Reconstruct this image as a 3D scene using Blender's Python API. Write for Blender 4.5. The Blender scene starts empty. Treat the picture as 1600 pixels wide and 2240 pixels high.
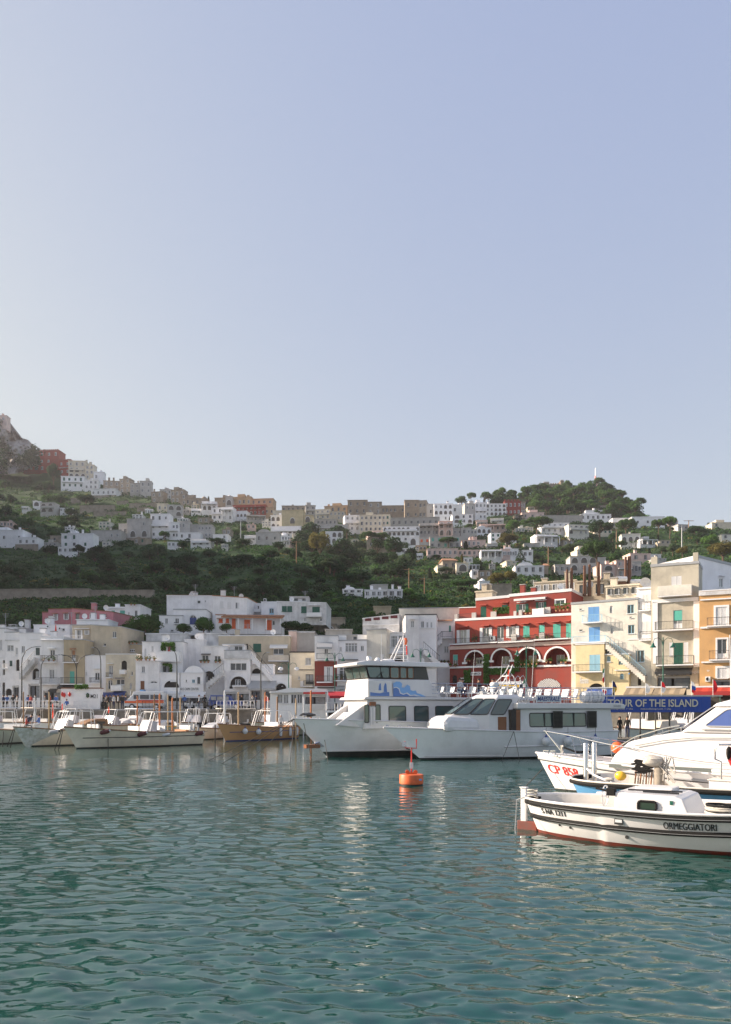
import bpy, math, random
import numpy as np
from mathutils import Vector, Matrix
R = math.radians
random.seed(7); RNG = np.random.default_rng(11)
SC = bpy.context.scene
COL = SC.collection
# ---------------------------------------------------------------- camera
F, H0, CH = 1650.0, 1546.0, 3.4            # focal length in photo px, horizon row, eye height
cam = bpy.data.cameras.new('camera'); camo = bpy.data.objects.new('camera', cam); COL.objects.link(camo)
camo.location = (0, 0, CH); camo.rotation_euler = (R(90), 0, 0)
cam.sensor_fit = 'VERTICAL'; cam.sensor_height = 36; cam.lens = 36*F/2240.0
cam.shift_y = (H0-1120)/2240.0; cam.clip_start = .2; cam.clip_end = 9000
SC.camera = camo
# ---------------------------------------------------------------- light
SUN_EL, SUN_AZ = 22.0, -79.0               # azimuth from +Y, clockwise; -90 is the left of the picture
sd = Vector((math.sin(R(SUN_AZ))*math.cos(R(SUN_EL)), math.cos(R(SUN_AZ))*math.cos(R(SUN_EL)), math.sin(R(SUN_EL))))
w = bpy.data.worlds.new('World'); SC.world = w; w.use_nodes = True
wn = w.node_tree; wn.nodes.clear()
sky = wn.nodes.new('ShaderNodeTexSky'); sky.sky_type = 'NISHITA'; sky.sun_disc = False
sky.sun_elevation = R(SUN_EL); sky.sun_rotation = R(SUN_AZ)
sky.air_density = 1.0; sky.dust_density = 1.6; sky.ozone_density = 1.6; sky.altitude = 10
gm = wn.nodes.new('ShaderNodeGamma'); gm.inputs[1].default_value = .62
hsv = wn.nodes.new('ShaderNodeHueSaturation'); hsv.inputs['Saturation'].default_value = .72; hsv.inputs['Value'].default_value = 1.0
tint = wn.nodes.new('ShaderNodeMix'); tint.data_type = 'RGBA'; tint.blend_type = 'MULTIPLY'
tint.inputs[0].default_value = 1; tint.inputs[7].default_value = (1.22, 1.29, 1.40, 1)
bgn = wn.nodes.new('ShaderNodeBackground'); bgn.inputs[1].default_value = .111
wo = wn.nodes.new('ShaderNodeOutputWorld')
wn.links.new(sky.outputs[0], gm.inputs[0]); wn.links.new(gm.outputs[0], hsv.inputs['Color']); wn.links.new(hsv.outputs[0], tint.inputs[6])
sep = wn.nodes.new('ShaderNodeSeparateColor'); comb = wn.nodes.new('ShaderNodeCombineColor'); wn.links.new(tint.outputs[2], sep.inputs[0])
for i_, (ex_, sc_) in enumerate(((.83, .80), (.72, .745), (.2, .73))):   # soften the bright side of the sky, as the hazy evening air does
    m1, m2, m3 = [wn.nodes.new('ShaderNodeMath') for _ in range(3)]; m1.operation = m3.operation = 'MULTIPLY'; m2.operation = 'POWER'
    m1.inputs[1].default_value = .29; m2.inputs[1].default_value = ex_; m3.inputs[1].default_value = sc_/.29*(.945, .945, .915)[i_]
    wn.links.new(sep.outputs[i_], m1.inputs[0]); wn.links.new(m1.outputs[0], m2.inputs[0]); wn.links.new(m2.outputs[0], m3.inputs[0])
    m4, m5, m6 = [wn.nodes.new('ShaderNodeMath') for _ in range(3)]; m4.operation = 'SUBTRACT'; m4.inputs[1].default_value = (.86, .93, 1.1)[i_]; m5.operation = 'MAXIMUM'; m5.inputs[1].default_value = 0; m6.operation = 'MULTIPLY_ADD'; m6.inputs[1].default_value = 1.6/.29   # added fill light: extra glow round the sun, beyond the left edge
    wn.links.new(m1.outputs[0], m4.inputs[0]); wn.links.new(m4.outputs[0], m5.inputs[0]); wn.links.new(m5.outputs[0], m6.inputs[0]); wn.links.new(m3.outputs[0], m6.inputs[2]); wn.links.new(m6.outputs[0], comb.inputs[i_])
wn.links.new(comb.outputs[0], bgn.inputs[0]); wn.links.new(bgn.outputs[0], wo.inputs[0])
sl = bpy.data.lights.new('sun', 'SUN'); sl.energy = 4.0; sl.angle = R(.6); sl.color = (1, .83, .68)
so = bpy.data.objects.new('sun', sl); COL.objects.link(so)
so.rotation_euler = sd.to_track_quat('Z', 'Y').to_euler(); so.location = (-60, -30, 90)
SC.view_settings.view_transform = 'Standard'; SC.view_settings.look = 'None'
SC.view_settings.exposure = 1.5; SC.view_settings.gamma = 1; SC.view_settings.use_curve_mapping = False
# ---------------------------------------------------------------- materials (all procedural)
MATS = {}
def M(name, col=(.5, .5, .5), rough=.6, metal=0.0, var=0.0, vs=1.0, streak=0.0, bump=0.0, bs=20.0, spec=.5, emit=0.0, grime=(.20, .19, .17), trans=0.0, hue=0.0, coat=0.0):
    if name in MATS: return MATS[name]
    m = bpy.data.materials.new(name); m.use_nodes = True; MATS[name] = m
    nt = m.node_tree; n = nt.nodes; L = nt.links; b = n['Principled BSDF']
    b.inputs['Base Color'].default_value = (*col, 1); b.inputs['Roughness'].default_value = rough
    b.inputs['Metallic'].default_value = metal; b.inputs['Specular IOR Level'].default_value = spec
    if coat: b.inputs['Coat Weight'].default_value = coat
    m.diffuse_color = (*col, 1)
    if emit: b.inputs['Emission Color'].default_value = (*col, 1); b.inputs['Emission Strength'].default_value = emit
    geo = n.new('ShaderNodeNewGeometry'); cur = None
    if var or streak:
        c = n.new('ShaderNodeRGB'); c.outputs[0].default_value = (*col, 1); cur = c.outputs[0]
    def mixin(fac, colr, cur, amt, lo, hi):
        mr = n.new('ShaderNodeMapRange'); mr.inputs['From Min'].default_value = lo; mr.inputs['From Max'].default_value = hi
        mr.inputs['To Max'].default_value = amt; L.new(fac, mr.inputs['Value'])
        mx = n.new('ShaderNodeMix'); mx.data_type = 'RGBA'; L.new(mr.outputs[0], mx.inputs[0]); L.new(cur, mx.inputs[6])
        mx.inputs[7].default_value = (*colr, 1); return mx.outputs[2]
    if var:
        no = n.new('ShaderNodeTexNoise'); no.inputs['Scale'].default_value = vs; no.inputs['Detail'].default_value = 5; no.inputs['Roughness'].default_value = .65
        L.new(geo.outputs['Position'], no.inputs['Vector'])
        cur = mixin(no.outputs[0], tuple(x*(1-var)+g*var*.4 for x, g in zip(col, grime)), cur, 1, .42, .68)
    if streak:
        mp = n.new('ShaderNodeMapping'); mp.inputs['Scale'].default_value = (1.6, 1.6, .16); L.new(geo.outputs['Position'], mp.inputs[0])
        n2 = n.new('ShaderNodeTexNoise'); n2.inputs['Scale'].default_value = 1.0; n2.inputs['Detail'].default_value = 6; n2.inputs['Roughness'].default_value = .7
        L.new(mp.outputs[0], n2.inputs['Vector'])
        cur = mixin(n2.outputs[0], tuple(x*.55+g*.3 for x, g in zip(col, grime)), cur, streak, .5, .72)
    if hue:
        oi = n.new('ShaderNodeObjectInfo'); hs = n.new('ShaderNodeHueSaturation')
        mr = n.new('ShaderNodeMapRange'); mr.inputs['To Min'].default_value = 1-hue; mr.inputs['To Max'].default_value = 1+hue
        L.new(oi.outputs['Random'], mr.inputs[0]); L.new(mr.outputs[0], hs.inputs['Value'])
        if cur: L.new(cur, hs.inputs['Color'])
        else: hs.inputs['Color'].default_value = (*col, 1)
        cur = hs.outputs[0]
    if cur: L.new(cur, b.inputs['Base Color'])
    if bump:
        nb = n.new('ShaderNodeTexNoise'); nb.inputs['Scale'].default_value = bs; nb.inputs['Detail'].default_value = 4
        L.new(geo.outputs['Position'], nb.inputs['Vector'])
        bp = n.new('ShaderNodeBump'); bp.inputs['Strength'].default_value = bump; bp.inputs['Distance'].default_value = .03
        L.new(nb.outputs[0], bp.inputs['Height']); L.new(bp.outputs[0], b.inputs['Normal'])
    if trans:
        tr = n.new('ShaderNodeBsdfTranslucent'); ms = n.new('ShaderNodeMixShader'); ms.inputs[0].default_value = trans
        tr.inputs[0].default_value = (*[x*1.3 for x in col], 1)
        if cur: L.new(cur, tr.inputs[0])
        L.new(b.outputs[0], ms.inputs[1]); L.new(tr.outputs[0], ms.inputs[2]); L.new(ms.outputs[0], n['Material Output'].inputs[0])
    return m
def plaster(name, col, streak=.5, var=.28): return M('plaster_'+name, col, .9, var=var, vs=.55, streak=streak, bump=.25, bs=6)
def paint(name, col, rough=.35, var=.06): return M('paint_'+name, col, rough, var=var, vs=2, spec=.5)
PL = dict(
 white=plaster('white', (.82, .81, .81), .4, .2), bright=plaster('bright', (.86, .85, .85), .22, .12), grime=plaster('grime', (.66, .66, .66), .9, .5),
 cream=plaster('cream', (.68, .61, .48), .35), tan=plaster('tan', (.46, .38, .26), .5), ltan=plaster('ltan', (.52, .45, .34), .4), grey=plaster('grey', (.40, .38, .35), .6),
 stone=plaster('stone', (.34, .29, .23), .7, .5), brown=plaster('brown', (.33, .26, .19), .7, .45), yellow=plaster('yellow', (.52, .44, .27), .35),
 red=plaster('red', (.33, .048, .028), .28, .3), dred=plaster('dred', (.25, .042, .030), .3, .3), orange=plaster('orange', (.56, .33, .14), .25, .15),
 pink=plaster('pink', (.50, .20, .23), .3), ppink=plaster('ppink', (.66, .50, .44), .3), ochre=plaster('ochre', (.52, .36, .22), .3), beige=plaster('beige', (.50, .46, .37), .6, .35),
 ivory=plaster('ivory', (.70, .67, .59), .3), pgrey=plaster('pgrey', (.50, .48, .45), .5), ltyellow=plaster('ltyellow', (.68, .56, .33), .4, .3))
WHITE = paint('white', (.78, .78, .78)); FRAME = paint('frame', (.70, .70, .70)); GREY = paint('grey', (.35, .36, .37)); DARK = paint('dark', (.03, .03, .03)); BLACK = M('black_rubber', (.012, .012, .012), .8, spec=.2)
GREEN = paint('green', (.012, .10, .065)); TEAL = paint('teal', (.10, .42, .34)); BLUE = paint('blue', (.16, .36, .66)); DBLUE = paint('dblue', (.02, .05, .22)); LBLUE = paint('lblue', (.32, .55, .66))
BROWN = paint('brown', (.20, .07, .025)); ORANGE = paint('orange', (.75, .13, .03)); RED = paint('redp', (.60, .025, .02)); YEL = paint('yellow', (.70, .42, .03)); REDW = paint('redwine', (.10, .012, .015))
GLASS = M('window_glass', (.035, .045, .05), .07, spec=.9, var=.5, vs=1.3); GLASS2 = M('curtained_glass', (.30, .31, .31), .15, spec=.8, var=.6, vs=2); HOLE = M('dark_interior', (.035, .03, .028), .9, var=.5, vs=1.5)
IRON = M('iron', (.045, .05, .05), .5, .3); STEEL = M('steel', (.62, .62, .62), .22, 1.0); CHROMEW = M('white_tube', (.75, .75, .74), .3)
WOOD = M('wood', (.26, .13, .05), .6, var=.4, vs=3, bump=.3); POSTW = M('post_wood', (.36, .17, .06), .7, var=.5, vs=2); TEAK = M('teak', (.34, .16, .07), .5, var=.3, vs=4)
ROPE = M('rope', (.05, .045, .04), .9); LROPE = M('light_rope', (.5, .47, .42), .9, var=.4, vs=20, bump=.6, bs=60); CLOTH = M('canvas', (.62, .56, .46), .85, var=.15, vs=3)
TILE = M('roof_tile', (.42, .20, .10), .85, var=.5, vs=3, bump=.5, bs=8); ROOFG = M('roof_grey', (.36, .34, .33), .9, var=.4, vs=1)
STONEW = M('rubble_stone', (.22, .20, .17), .95, var=.6, vs=1.2, bump=.9, bs=2.2); LEAFM = M('leaf_pot', (.05, .10, .025), .7, var=.5, vs=4, trans=.2)
EMG = M('lit_green', (.05, .9, .35), .5, emit=2.0)
# ---------------------------------------------------------------- mesh builder
def setp(o, label=None, cat=None, group=None, kind=None):
    if label: o['label'] = label
    if cat: o['category'] = cat
    if group: o['group'] = group
    if kind: o['kind'] = kind
    return o
def empty(name, loc=(0, 0, 0), label=None, cat=None, group=None, rz=0):
    o = bpy.data.objects.new(name, None); o.empty_display_size = .3; COL.objects.link(o)
    o.location = loc; o.rotation_euler = (0, 0, rz); return setp(o, label, cat, group)
class MB:
    def __init__(s, off=(0, 0, 0)): s.v = []; s.f = []; s.m = []; s.mats = []; s.off = Vector(off); s.smooth = []
    def mi(s, mat):
        if mat not in s.mats: s.mats.append(mat)
        return s.mats.index(mat)
    def face(s, pts, mat, sm=False):
        i = len(s.v); s.v += [tuple(Vector(p)-s.off) for p in pts]; s.f.append(tuple(range(i, i+len(pts)))); s.m.append(s.mi(mat)); s.smooth.append(sm)
    def mesh(s, V, Fs, mat, sm=False):
        i = len(s.v); k = s.mi(mat); s.v += [tuple(Vector(p)-s.off) for p in V]
        for f in Fs: s.f.append(tuple(i+j for j in f)); s.m.append(k); s.smooth.append(sm)
    def hexa(s, P, mat):   # P: 4 bottom points, 4 top points
        s.mesh(P, [(3, 2, 1, 0), (4, 5, 6, 7), (0, 1, 5, 4), (1, 2, 6, 5), (2, 3, 7, 6), (3, 0, 4, 7)], mat)
    def box(s, a, b, mat):
        x0, y0, z0 = a; x1, y1, z1 = b
        s.hexa([(x0, y0, z0), (x1, y0, z0), (x1, y1, z0), (x0, y1, z0), (x0, y0, z1), (x1, y0, z1), (x1, y1, z1), (x0, y1, z1)], mat)
    def tube(s, pts, r, mat, n=6, cap=True):
        pts = [Vector(p) for p in pts]; rs = r if isinstance(r, (list, tuple)) else [r]*len(pts); V = []; N = len(pts)
        for i, p in enumerate(pts):
            t = (pts[min(i+1, N-1)]-pts[max(i-1, 0)])
            if t.length < 1e-6: t = Vector((0, 0, 1))
            t.normalize(); a = t.cross(Vector((0, 0, 1)) if abs(t.z) < .95 else Vector((0, 1, 0))).normalized(); b2 = t.cross(a)
            for k in range(n): an = 2*math.pi*k/n; V.append(p+(a*math.cos(an)+b2*math.sin(an))*rs[i])
        Fs = [(i*n+k, i*n+(k+1) % n, (i+1)*n+(k+1) % n, (i+1)*n+k) for i in range(N-1) for k in range(n)]
        if cap: Fs += [tuple(range(n-1, -1, -1)), tuple((N-1)*n+k for k in range(n))]
        s.mesh(V, Fs, mat, n > 5)
    def lathe(s, c, prof, mat, n=12, axis='z'):   # prof: (r,h)
        V = []
        for r, h in prof:
            for k in range(n):
                an = 2*math.pi*k/n; a, b2 = r*math.cos(an), r*math.sin(an)
                V.append(Vector(c)+(Vector((a, b2, h)) if axis == 'z' else Vector((h, a, b2)) if axis == 'x' else Vector((a, h, b2))))
        N = len(prof)
        Fs = [(i*n+k, i*n+(k+1) % n, (i+1)*n+(k+1) % n, (i+1)*n+k) for i in range(N-1) for k in range(n)]
        Fs += [tuple(range(n-1, -1, -1)), tuple((N-1)*n+k for k in range(n))]; s.mesh(V, Fs, mat, True)
    def blob(s, c, r, mat, n=10, m=7, sc=(1, 1, 1), jit=0):
        V = []; c = Vector(c)
        for i in range(m+1):
            th = math.pi*i/m
            for k in range(n):
                ph = 2*math.pi*k/n; q = 1+(random.uniform(-jit, jit) if jit else 0)
                V.append(c+Vector((math.sin(th)*math.cos(ph)*sc[0], math.sin(th)*math.sin(ph)*sc[1], math.cos(th)*sc[2]))*r*q)
        Fs = [(i*n+k, (i+1)*n+k, (i+1)*n+(k+1) % n, i*n+(k+1) % n) for i in range(m) for k in range(n)]
        s.mesh(V, Fs, mat, True)
    def data(s, name):
        me = bpy.data.meshes.new(name); me.from_pydata(s.v, [], s.f)
        for m in s.mats: me.materials.append(m)
        if len(s.f): me.polygons.foreach_set('material_index', s.m); me.polygons.foreach_set('use_smooth', s.smooth)
        me.update()
        if any(s.smooth): me.set_sharp_from_angle(angle=R(38))
        return me
    def build(s, name, parent=None, label=None, cat=None, group=None, kind=None, loc=None, weld=False):
        me = s.data(name)
        if weld:
            import bmesh
            b = bmesh.new(); b.from_mesh(me); bmesh.ops.remove_doubles(b, verts=b.verts, dist=.0005); bmesh.ops.recalc_face_normals(b, faces=b.faces); b.to_mesh(me); b.free()
        o = bpy.data.objects.new(name, me); COL.objects.link(o)
        if parent: o.parent = parent
        else: o.location = loc if loc is not None else s.off
        return setp(o, label, cat, group, kind)
def copy_tree(o, parent=None):
    c = o.copy(); COL.objects.link(c); c.parent = parent
    for ch in list(o.children): copy_tree(ch, c)
    return c
def text_mesh(txt, mat, font_size=1.0, ext=.01, shear=0, bold=0.0, name='lettering', sx=1.0):
    cu = bpy.data.curves.new('t', 'FONT'); cu.body = txt; cu.size = font_size; cu.extrude = ext; cu.shear = shear; cu.align_x = 'CENTER'; cu.offset = bold; cu.resolution_u = 3
    ob = bpy.data.objects.new('t', cu); COL.objects.link(ob)
    me = bpy.data.meshes.new_from_object(ob.evaluated_get(bpy.context.evaluated_depsgraph_get())); bpy.data.objects.remove(ob); bpy.data.curves.remove(cu)
    me.materials.clear(); me.materials.append(mat); me.name = name
    if sx != 1: me.transform(Matrix.Diagonal((sx, 1, 1, 1)))
    return me
def text_on(txt, parent, c, u, up, height, width, mat, name='lettering', shear=0, bold=0.0, ext=.006):
    """text centred at c (parent space), running along u, fitted to height and width"""
    me = text_mesh(txt, mat, 1.0, ext, shear, bold, name)
    co = np.array([v.co[:] for v in me.vertices]); mn, mx = co.min(0), co.max(0)
    u = Vector(u).normalized(); up = Vector(up).normalized(); nrm = u.cross(up)
    S = Matrix.Translation(Vector((-(mn[0]+mx[0])/2, -(mn[1]+mx[1])/2, 0)))
    S = Matrix.Diagonal((width/(mx[0]-mn[0]), height/(mx[1]-mn[1]), 1, 1)) @ S
    Rm = Matrix((u, up, nrm)).transposed().to_4x4(); me.transform(Matrix.Translation(Vector(c)) @ Rm @ S)
    o = bpy.data.objects.new(name, me); COL.objects.link(o); o.parent = parent; return o
def W(px, py, Y): return Vector(((px-800)/F*Y, Y, CH-(py-H0)/F*Y))
def wl(y): return F*CH/(y-H0)              # distance of a waterline seen at photo row y
# ---------------------------------------------------------------- terrain
YT = [(1551, 102), (1500, 106), (1440, 112), (1400, 120), (1375, 132), (1340, 150), (1300, 180), (1250, 235), (1200, 310), (1150, 390), (1100, 470), (1060, 550), (1000, 600), (900, 660), (700, 760), (300, 900)]
_py = np.array([a for a, b in YT][::-1], float); _yy = np.array([b for a, b in YT][::-1], float)
def Yof(py): return float(np.interp(py, _py, _yy))
SKY = [(-3000, 560), (-1200, 720), (-500, 830), (-60, 905), (0, 925), (25, 930), (45, 968), (75, 985), (90, 1012), (150, 1030), (200, 1045), (260, 1065), (330, 1080), (400, 1095), (470, 1105), (540, 1108), (620, 1118), (750, 1122), (930, 1125), (1000, 1112), (1050, 1098), (1100, 1090), (1150, 1084), (1200, 1076), (1250, 1068), (1300, 1070), (1340, 1076), (1370, 1092), (1390, 1112), (1410, 1122), (1440, 1136), (1500, 1150), (1600, 1153), (1800, 1165), (2600, 1250), (4000, 1330)]
_sx = np.array([a for a, b in SKY], float); _sy = np.array([b for a, b in SKY], float)
def vnoise(x, y, sc, seed):   # smooth value noise
    x = np.asarray(x)/sc; y = np.asarray(y)/sc; xi = np.floor(x).astype(int); yi = np.floor(y).astype(int); fx = x-xi; fy = y-yi
    fx = fx*fx*(3-2*fx); fy = fy*fy*(3-2*fy)
    def h(a, b):
        n = np.sin(a*127.1+b*311.7+seed*74.7)*43758.5453; return n-np.floor(n)
    return (h(xi, yi)*(1-fx)+h(xi+1, yi)*fx)*(1-fy)+(h(xi, yi+1)*(1-fx)+h(xi+1, yi+1)*fx)*fy-.5
def ground(px, Y):
    px = np.asarray(px, float); Y = np.asarray(Y, float)
    py = np.interp(Y, _yy[::-1], _py[::-1]); s = np.interp(px, _sx, _sy); Ys = np.interp(s, _py, _yy)
    z = CH-(py-H0)/F*Y; zs = CH-(s-H0)/F*Ys
    z = np.where(py < s, zs-.28*(Y-Ys), z); x = (px-800)/F*Y
    a = np.clip((Y-108)/60, 0, 1)
    n = vnoise(x, Y, 34, 1)*2.4+vnoise(x, Y, 11, 2)*1.3+vnoise(x, Y, 4, 3)*.9-1.1
    return z+n*a*np.clip(Y/260, .3, 1.3)
def grid_mesh(name, X, Yv, Z, mat, smooth=True):
    r, c = X.shape; co = np.stack([X, Yv, Z], -1).reshape(-1, 3)
    i = np.arange(r*c).reshape(r, c); q = np.stack([i[:-1, :-1], i[:-1, 1:], i[1:, 1:], i[1:, :-1]], -1).reshape(-1, 4)
    return np_mesh(name, co, q, mat, smooth)
def np_mesh(name, co, q, mat, smooth=False):
    me = bpy.data.meshes.new(name); me.vertices.add(len(co)); me.vertices.foreach_set('co', co.astype(np.float32).ravel())
    me.loops.add(q.size); me.loops.foreach_set('vertex_index', q.astype(np.int32).ravel())
    me.polygons.add(len(q)); me.polygons.foreach_set('loop_start', np.arange(0, q.size, 4, dtype=np.int32))
    me.update(calc_edges=True)
    if smooth: me.polygons.foreach_set('use_smooth', np.ones(len(q), bool))
    me.materials.append(mat); me.validate(); return me
def link(name, me, parent=None, **k):
    o = bpy.data.objects.new(name, me); COL.objects.link(o); o.parent = parent; return setp(o, **k)
def ramp_mat(name, stops, scale, rough=.95, bump=.6, detail=8, stretch=(1, 1, 1), rock=None):
    m = bpy.data.materials.new(name); m.use_nodes = True; nt = m.node_tree; n = nt.nodes; L = nt.links; b = n['Principled BSDF']; b.inputs['Roughness'].default_value = rough
    b.inputs['Specular IOR Level'].default_value = .2
    g = n.new('ShaderNodeNewGeometry'); mp = n.new('ShaderNodeMapping'); mp.inputs['Scale'].default_value = stretch; L.new(g.outputs['Position'], mp.inputs[0])
    no = n.new('ShaderNodeTexNoise'); no.inputs['Scale'].default_value = scale; no.inputs['Detail'].default_value = detail; no.inputs['Roughness'].default_value = .7; L.new(mp.outputs[0], no.inputs['Vector'])
    cr = n.new('ShaderNodeValToRGB'); L.new(no.outputs[0], cr.inputs[0]); e = cr.color_ramp.elements
    while len(e) < len(stops): e.new(.5)
    for i, (p, c) in enumerate(stops): e[i].position = p; e[i].color = (*c, 1)
    out = cr.outputs[0]
    if rock:
        sp = n.new('ShaderNodeSeparateXYZ'); L.new(g.outputs['Normal'], sp.inputs[0]); mr = n.new('ShaderNodeMapRange')
        mr.inputs['From Min'].default_value = .72; mr.inputs['From Max'].default_value = .5; L.new(sp.outputs[2], mr.inputs['Value'])
        mx = n.new('ShaderNodeMix'); mx.data_type = 'RGBA'; L.new(mr.outputs[0], mx.inputs[0]); L.new(out, mx.inputs[6]); mx.inputs[7].default_value = (*rock, 1); out = mx.outputs[2]
    L.new(out, b.inputs['Base Color'])
    bp = n.new('ShaderNodeBump'); bp.inputs['Strength'].default_value = bump; bp.inputs['Distance'].default_value = .6; L.new(no.outputs[0], bp.inputs['Height']); L.new(bp.outputs[0], b.inputs['Normal'])
    return m
M_HILL = ramp_mat('hillside', [(.3, (.010, .026, .008)), (.48, (.022, .055, .014)), (.66, (.045, .08, .025)), (.8, (.10, .09, .06))], .07, rock=(.16, .14, .11))
M_CRAG = ramp_mat('limestone', [(.32, (.07, .065, .055)), (.45, (.22, .2, .18)), (.6, (.36, .33, .30)), (.72, (.05, .07, .03))], .06, bump=1.0, stretch=(1, 1, .6))
pxs = np.concatenate([np.linspace(-1800, -120, 45)[:-1], np.linspace(-120, 1720, 420), np.linspace(1720, 2700, 30)[1:]])
ys = np.concatenate([102*np.exp(np.linspace(0, math.log(6.9), 330)), [760, 850, 1000, 1300]])
PX, YY = np.meshgrid(pxs, ys); ZZ = ground(PX, YY)
link('hillside', grid_mesh('hillside', (PX-800)/F*YY, YY, ZZ, M_HILL), kind='structure')
# headland beyond the left edge: it keeps the low sun off the left half of the harbour
s_ = np.linspace(0, 150, 40); yv = np.linspace(74, 760, 130); S, YV = np.meshgrid(s_, yv)
hh = np.interp(yv, [74, 88, 100, 112, 122, 150, 250, 300, 350, 500, 760], [-4, -2, 12, 40, 60, 88, 128, 146, 150, 176, 230])[:, None]
X = -(.56*YV+14)-S*np.interp(YV, [74, 300], [.75, 1.3]); Z = hh*np.clip(np.minimum(S/45, (150-S)/70), 0, 1)**.8-3+vnoise(X, YV, 12, 5)*6
link('headland', grid_mesh('headland', X[:, ::-1], YV, Z[:, ::-1], M_HILL), kind='structure')
# limestone crag at the far left skyline
cx = np.linspace(-160, 84, 150); top = np.interp(cx, [-160, -60, 0, 18, 24, 36, 44, 62, 74, 82, 84], [860, 905, 916, 918, 928, 945, 957, 962, 975, 990, 1012])
v = np.linspace(0, 1, 80); PXc, Vv = np.meshgrid(cx, v); bot = np.interp(cx, [-160, 0, 40, 84], [1040, 1040, 1035, 1016])
PYc = bot+(top-bot)*Vv; Yc = 556+Vv*30+vnoise(PXc, PYc, 26, 7)*26+vnoise(PXc, PYc, 9, 8)*12+vnoise(PXc, PYc, 4, 9)*6
Xc, Zc = (PXc-800)/F*Yc, CH-(PYc-H0)/F*Yc
Xt, Yt2, Zt = Xc[-1:], Yc[-1:]+60, Zc[-1:]-14
link('cliff', grid_mesh('cliff', np.vstack([Xc, Xt]), np.vstack([Yc, Yt2]), np.vstack([Zc, Zt]), M_CRAG, False), kind='structure')
# ---------------------------------------------------------------- quay
M_QUAY = ramp_mat('quay_paving', [(.35, (.20, .19, .18)), (.6, (.30, .29, .27))], 1.2, bump=.2)
QZ = 3.1
qe = [(-300, 91), (2, 91), (6.7, 89.5), (20.5, 81.5), (36.8, 72), (70, 52), (200, 10)]
mb = MB()
for (x0, y0), (x1, y1) in zip(qe, qe[1:]):
    mb.face([(x0, y0, -3), (x1, y1, -3), (x1, y1, QZ-.25), (x0, y0, QZ-.25)], STONEW)
    mb.face([(x0, y0-.06, QZ-.25), (x1, y1-.06, QZ-.25), (x1, y1-.06, QZ), (x0, y0-.06, QZ)], M_QUAY)
    mb.face([(x0, y0-.06, QZ), (x1, y1-.06, QZ), (x1+40, 125, QZ), (x0+(40 if x0 > 2 else 0), 125, QZ)], M_QUAY)
mb.build('quay', kind='structure')
# ---------------------------------------------------------------- water
mw = bpy.data.materials.new('sea_water'); mw.use_nodes = True; n = mw.node_tree.nodes; L = mw.node_tree.links; b = n['Principled BSDF']
b.inputs['Base Color'].default_value = (.0003, .046, .037, 1); b.inputs['Roughness'].default_value = .0; b.inputs['IOR'].default_value = 1.9
g = n.new('ShaderNodeNewGeometry'); mp = n.new('ShaderNodeMapping'); mp.inputs['Scale'].default_value = (.7, 1.25, 1); L.new(g.outputs['Position'], mp.inputs[0])
hs = []
for sc_, dist in ((5.0, .045), (1.7, .09)):
    no = n.new('ShaderNodeTexNoise'); no.inputs['Scale'].default_value = sc_; no.inputs['Detail'].default_value = 2.5; no.inputs['Distortion'].default_value = .5; L.new(mp.outputs[0], no.inputs['Vector'])
    bp = n.new('ShaderNodeBump'); bp.inputs['Strength'].default_value = .12 if sc_ > 3 else .12; bp.inputs['Distance'].default_value = dist; L.new(no.outputs[0], bp.inputs['Height'])
    if hs: L.new(hs[-1], bp.inputs['Normal'])
    hs.append(bp.outputs[0])
L.new(hs[-1], b.inputs['Normal'])
U = np.concatenate([[-12, -5, -2.5, -1.2], np.linspace(-.62, .62, 560), [1.2, 2.5, 5, 12]])
yr = 5.0*np.exp(np.linspace(0, math.log(95/5.0), 900)); yr = np.concatenate([[-260, -120, -50, -20, -5, 0, 3], yr, [130]])
UU, YR = np.meshgrid(U, yr); XW = UU*np.maximum(YR, 5.0)
dY = np.gradient(yr)[:, None]; dX = np.maximum(yr, 5)[:, None]*(1.24/560)
ZW = np.zeros_like(XW); DX = np.zeros_like(XW); DYs = np.zeros_like(XW)
NW = 80
for k in range(NW):
    lam = .17*(.95/.17)**RNG.random(); th = R(90+RNG.normal()*32 - 8); kx, ky = math.cos(th)*2*math.pi/lam, math.sin(th)*2*math.pi/lam
    slope = .126*math.sqrt(2/NW)*(lam/.8)**(-.12); a = slope*lam/(2*math.pi); ph = RNG.random()*6.28
    fade = np.clip((lam*abs(math.sin(th))/np.maximum(dY, 1e-3)/2.6-1)/1.4, 0, 1)*(np.abs(UU) < .63)*np.clip((110-YR)/20, 0, 1)
    fade = np.maximum(fade, 0) if abs(math.sin(th)) > .2 else fade*0
    P = kx*XW+ky*YR+ph; ZW += fade*a*np.sin(P); DX -= fade*a*.8*np.cos(P)*kx*lam/6.283; DYs -= fade*a*.8*np.cos(P)*ky*lam/6.283
gust = .45+1.1*np.clip(vnoise(XW, YR*.6, 7, 21)+.5, 0, 1)
ZW *= gust; XW = XW+DX*gust; YR2 = YR+DYs*gust
link('sea', grid_mesh('sea', XW, YR2, ZW, mw), kind='structure')
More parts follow.
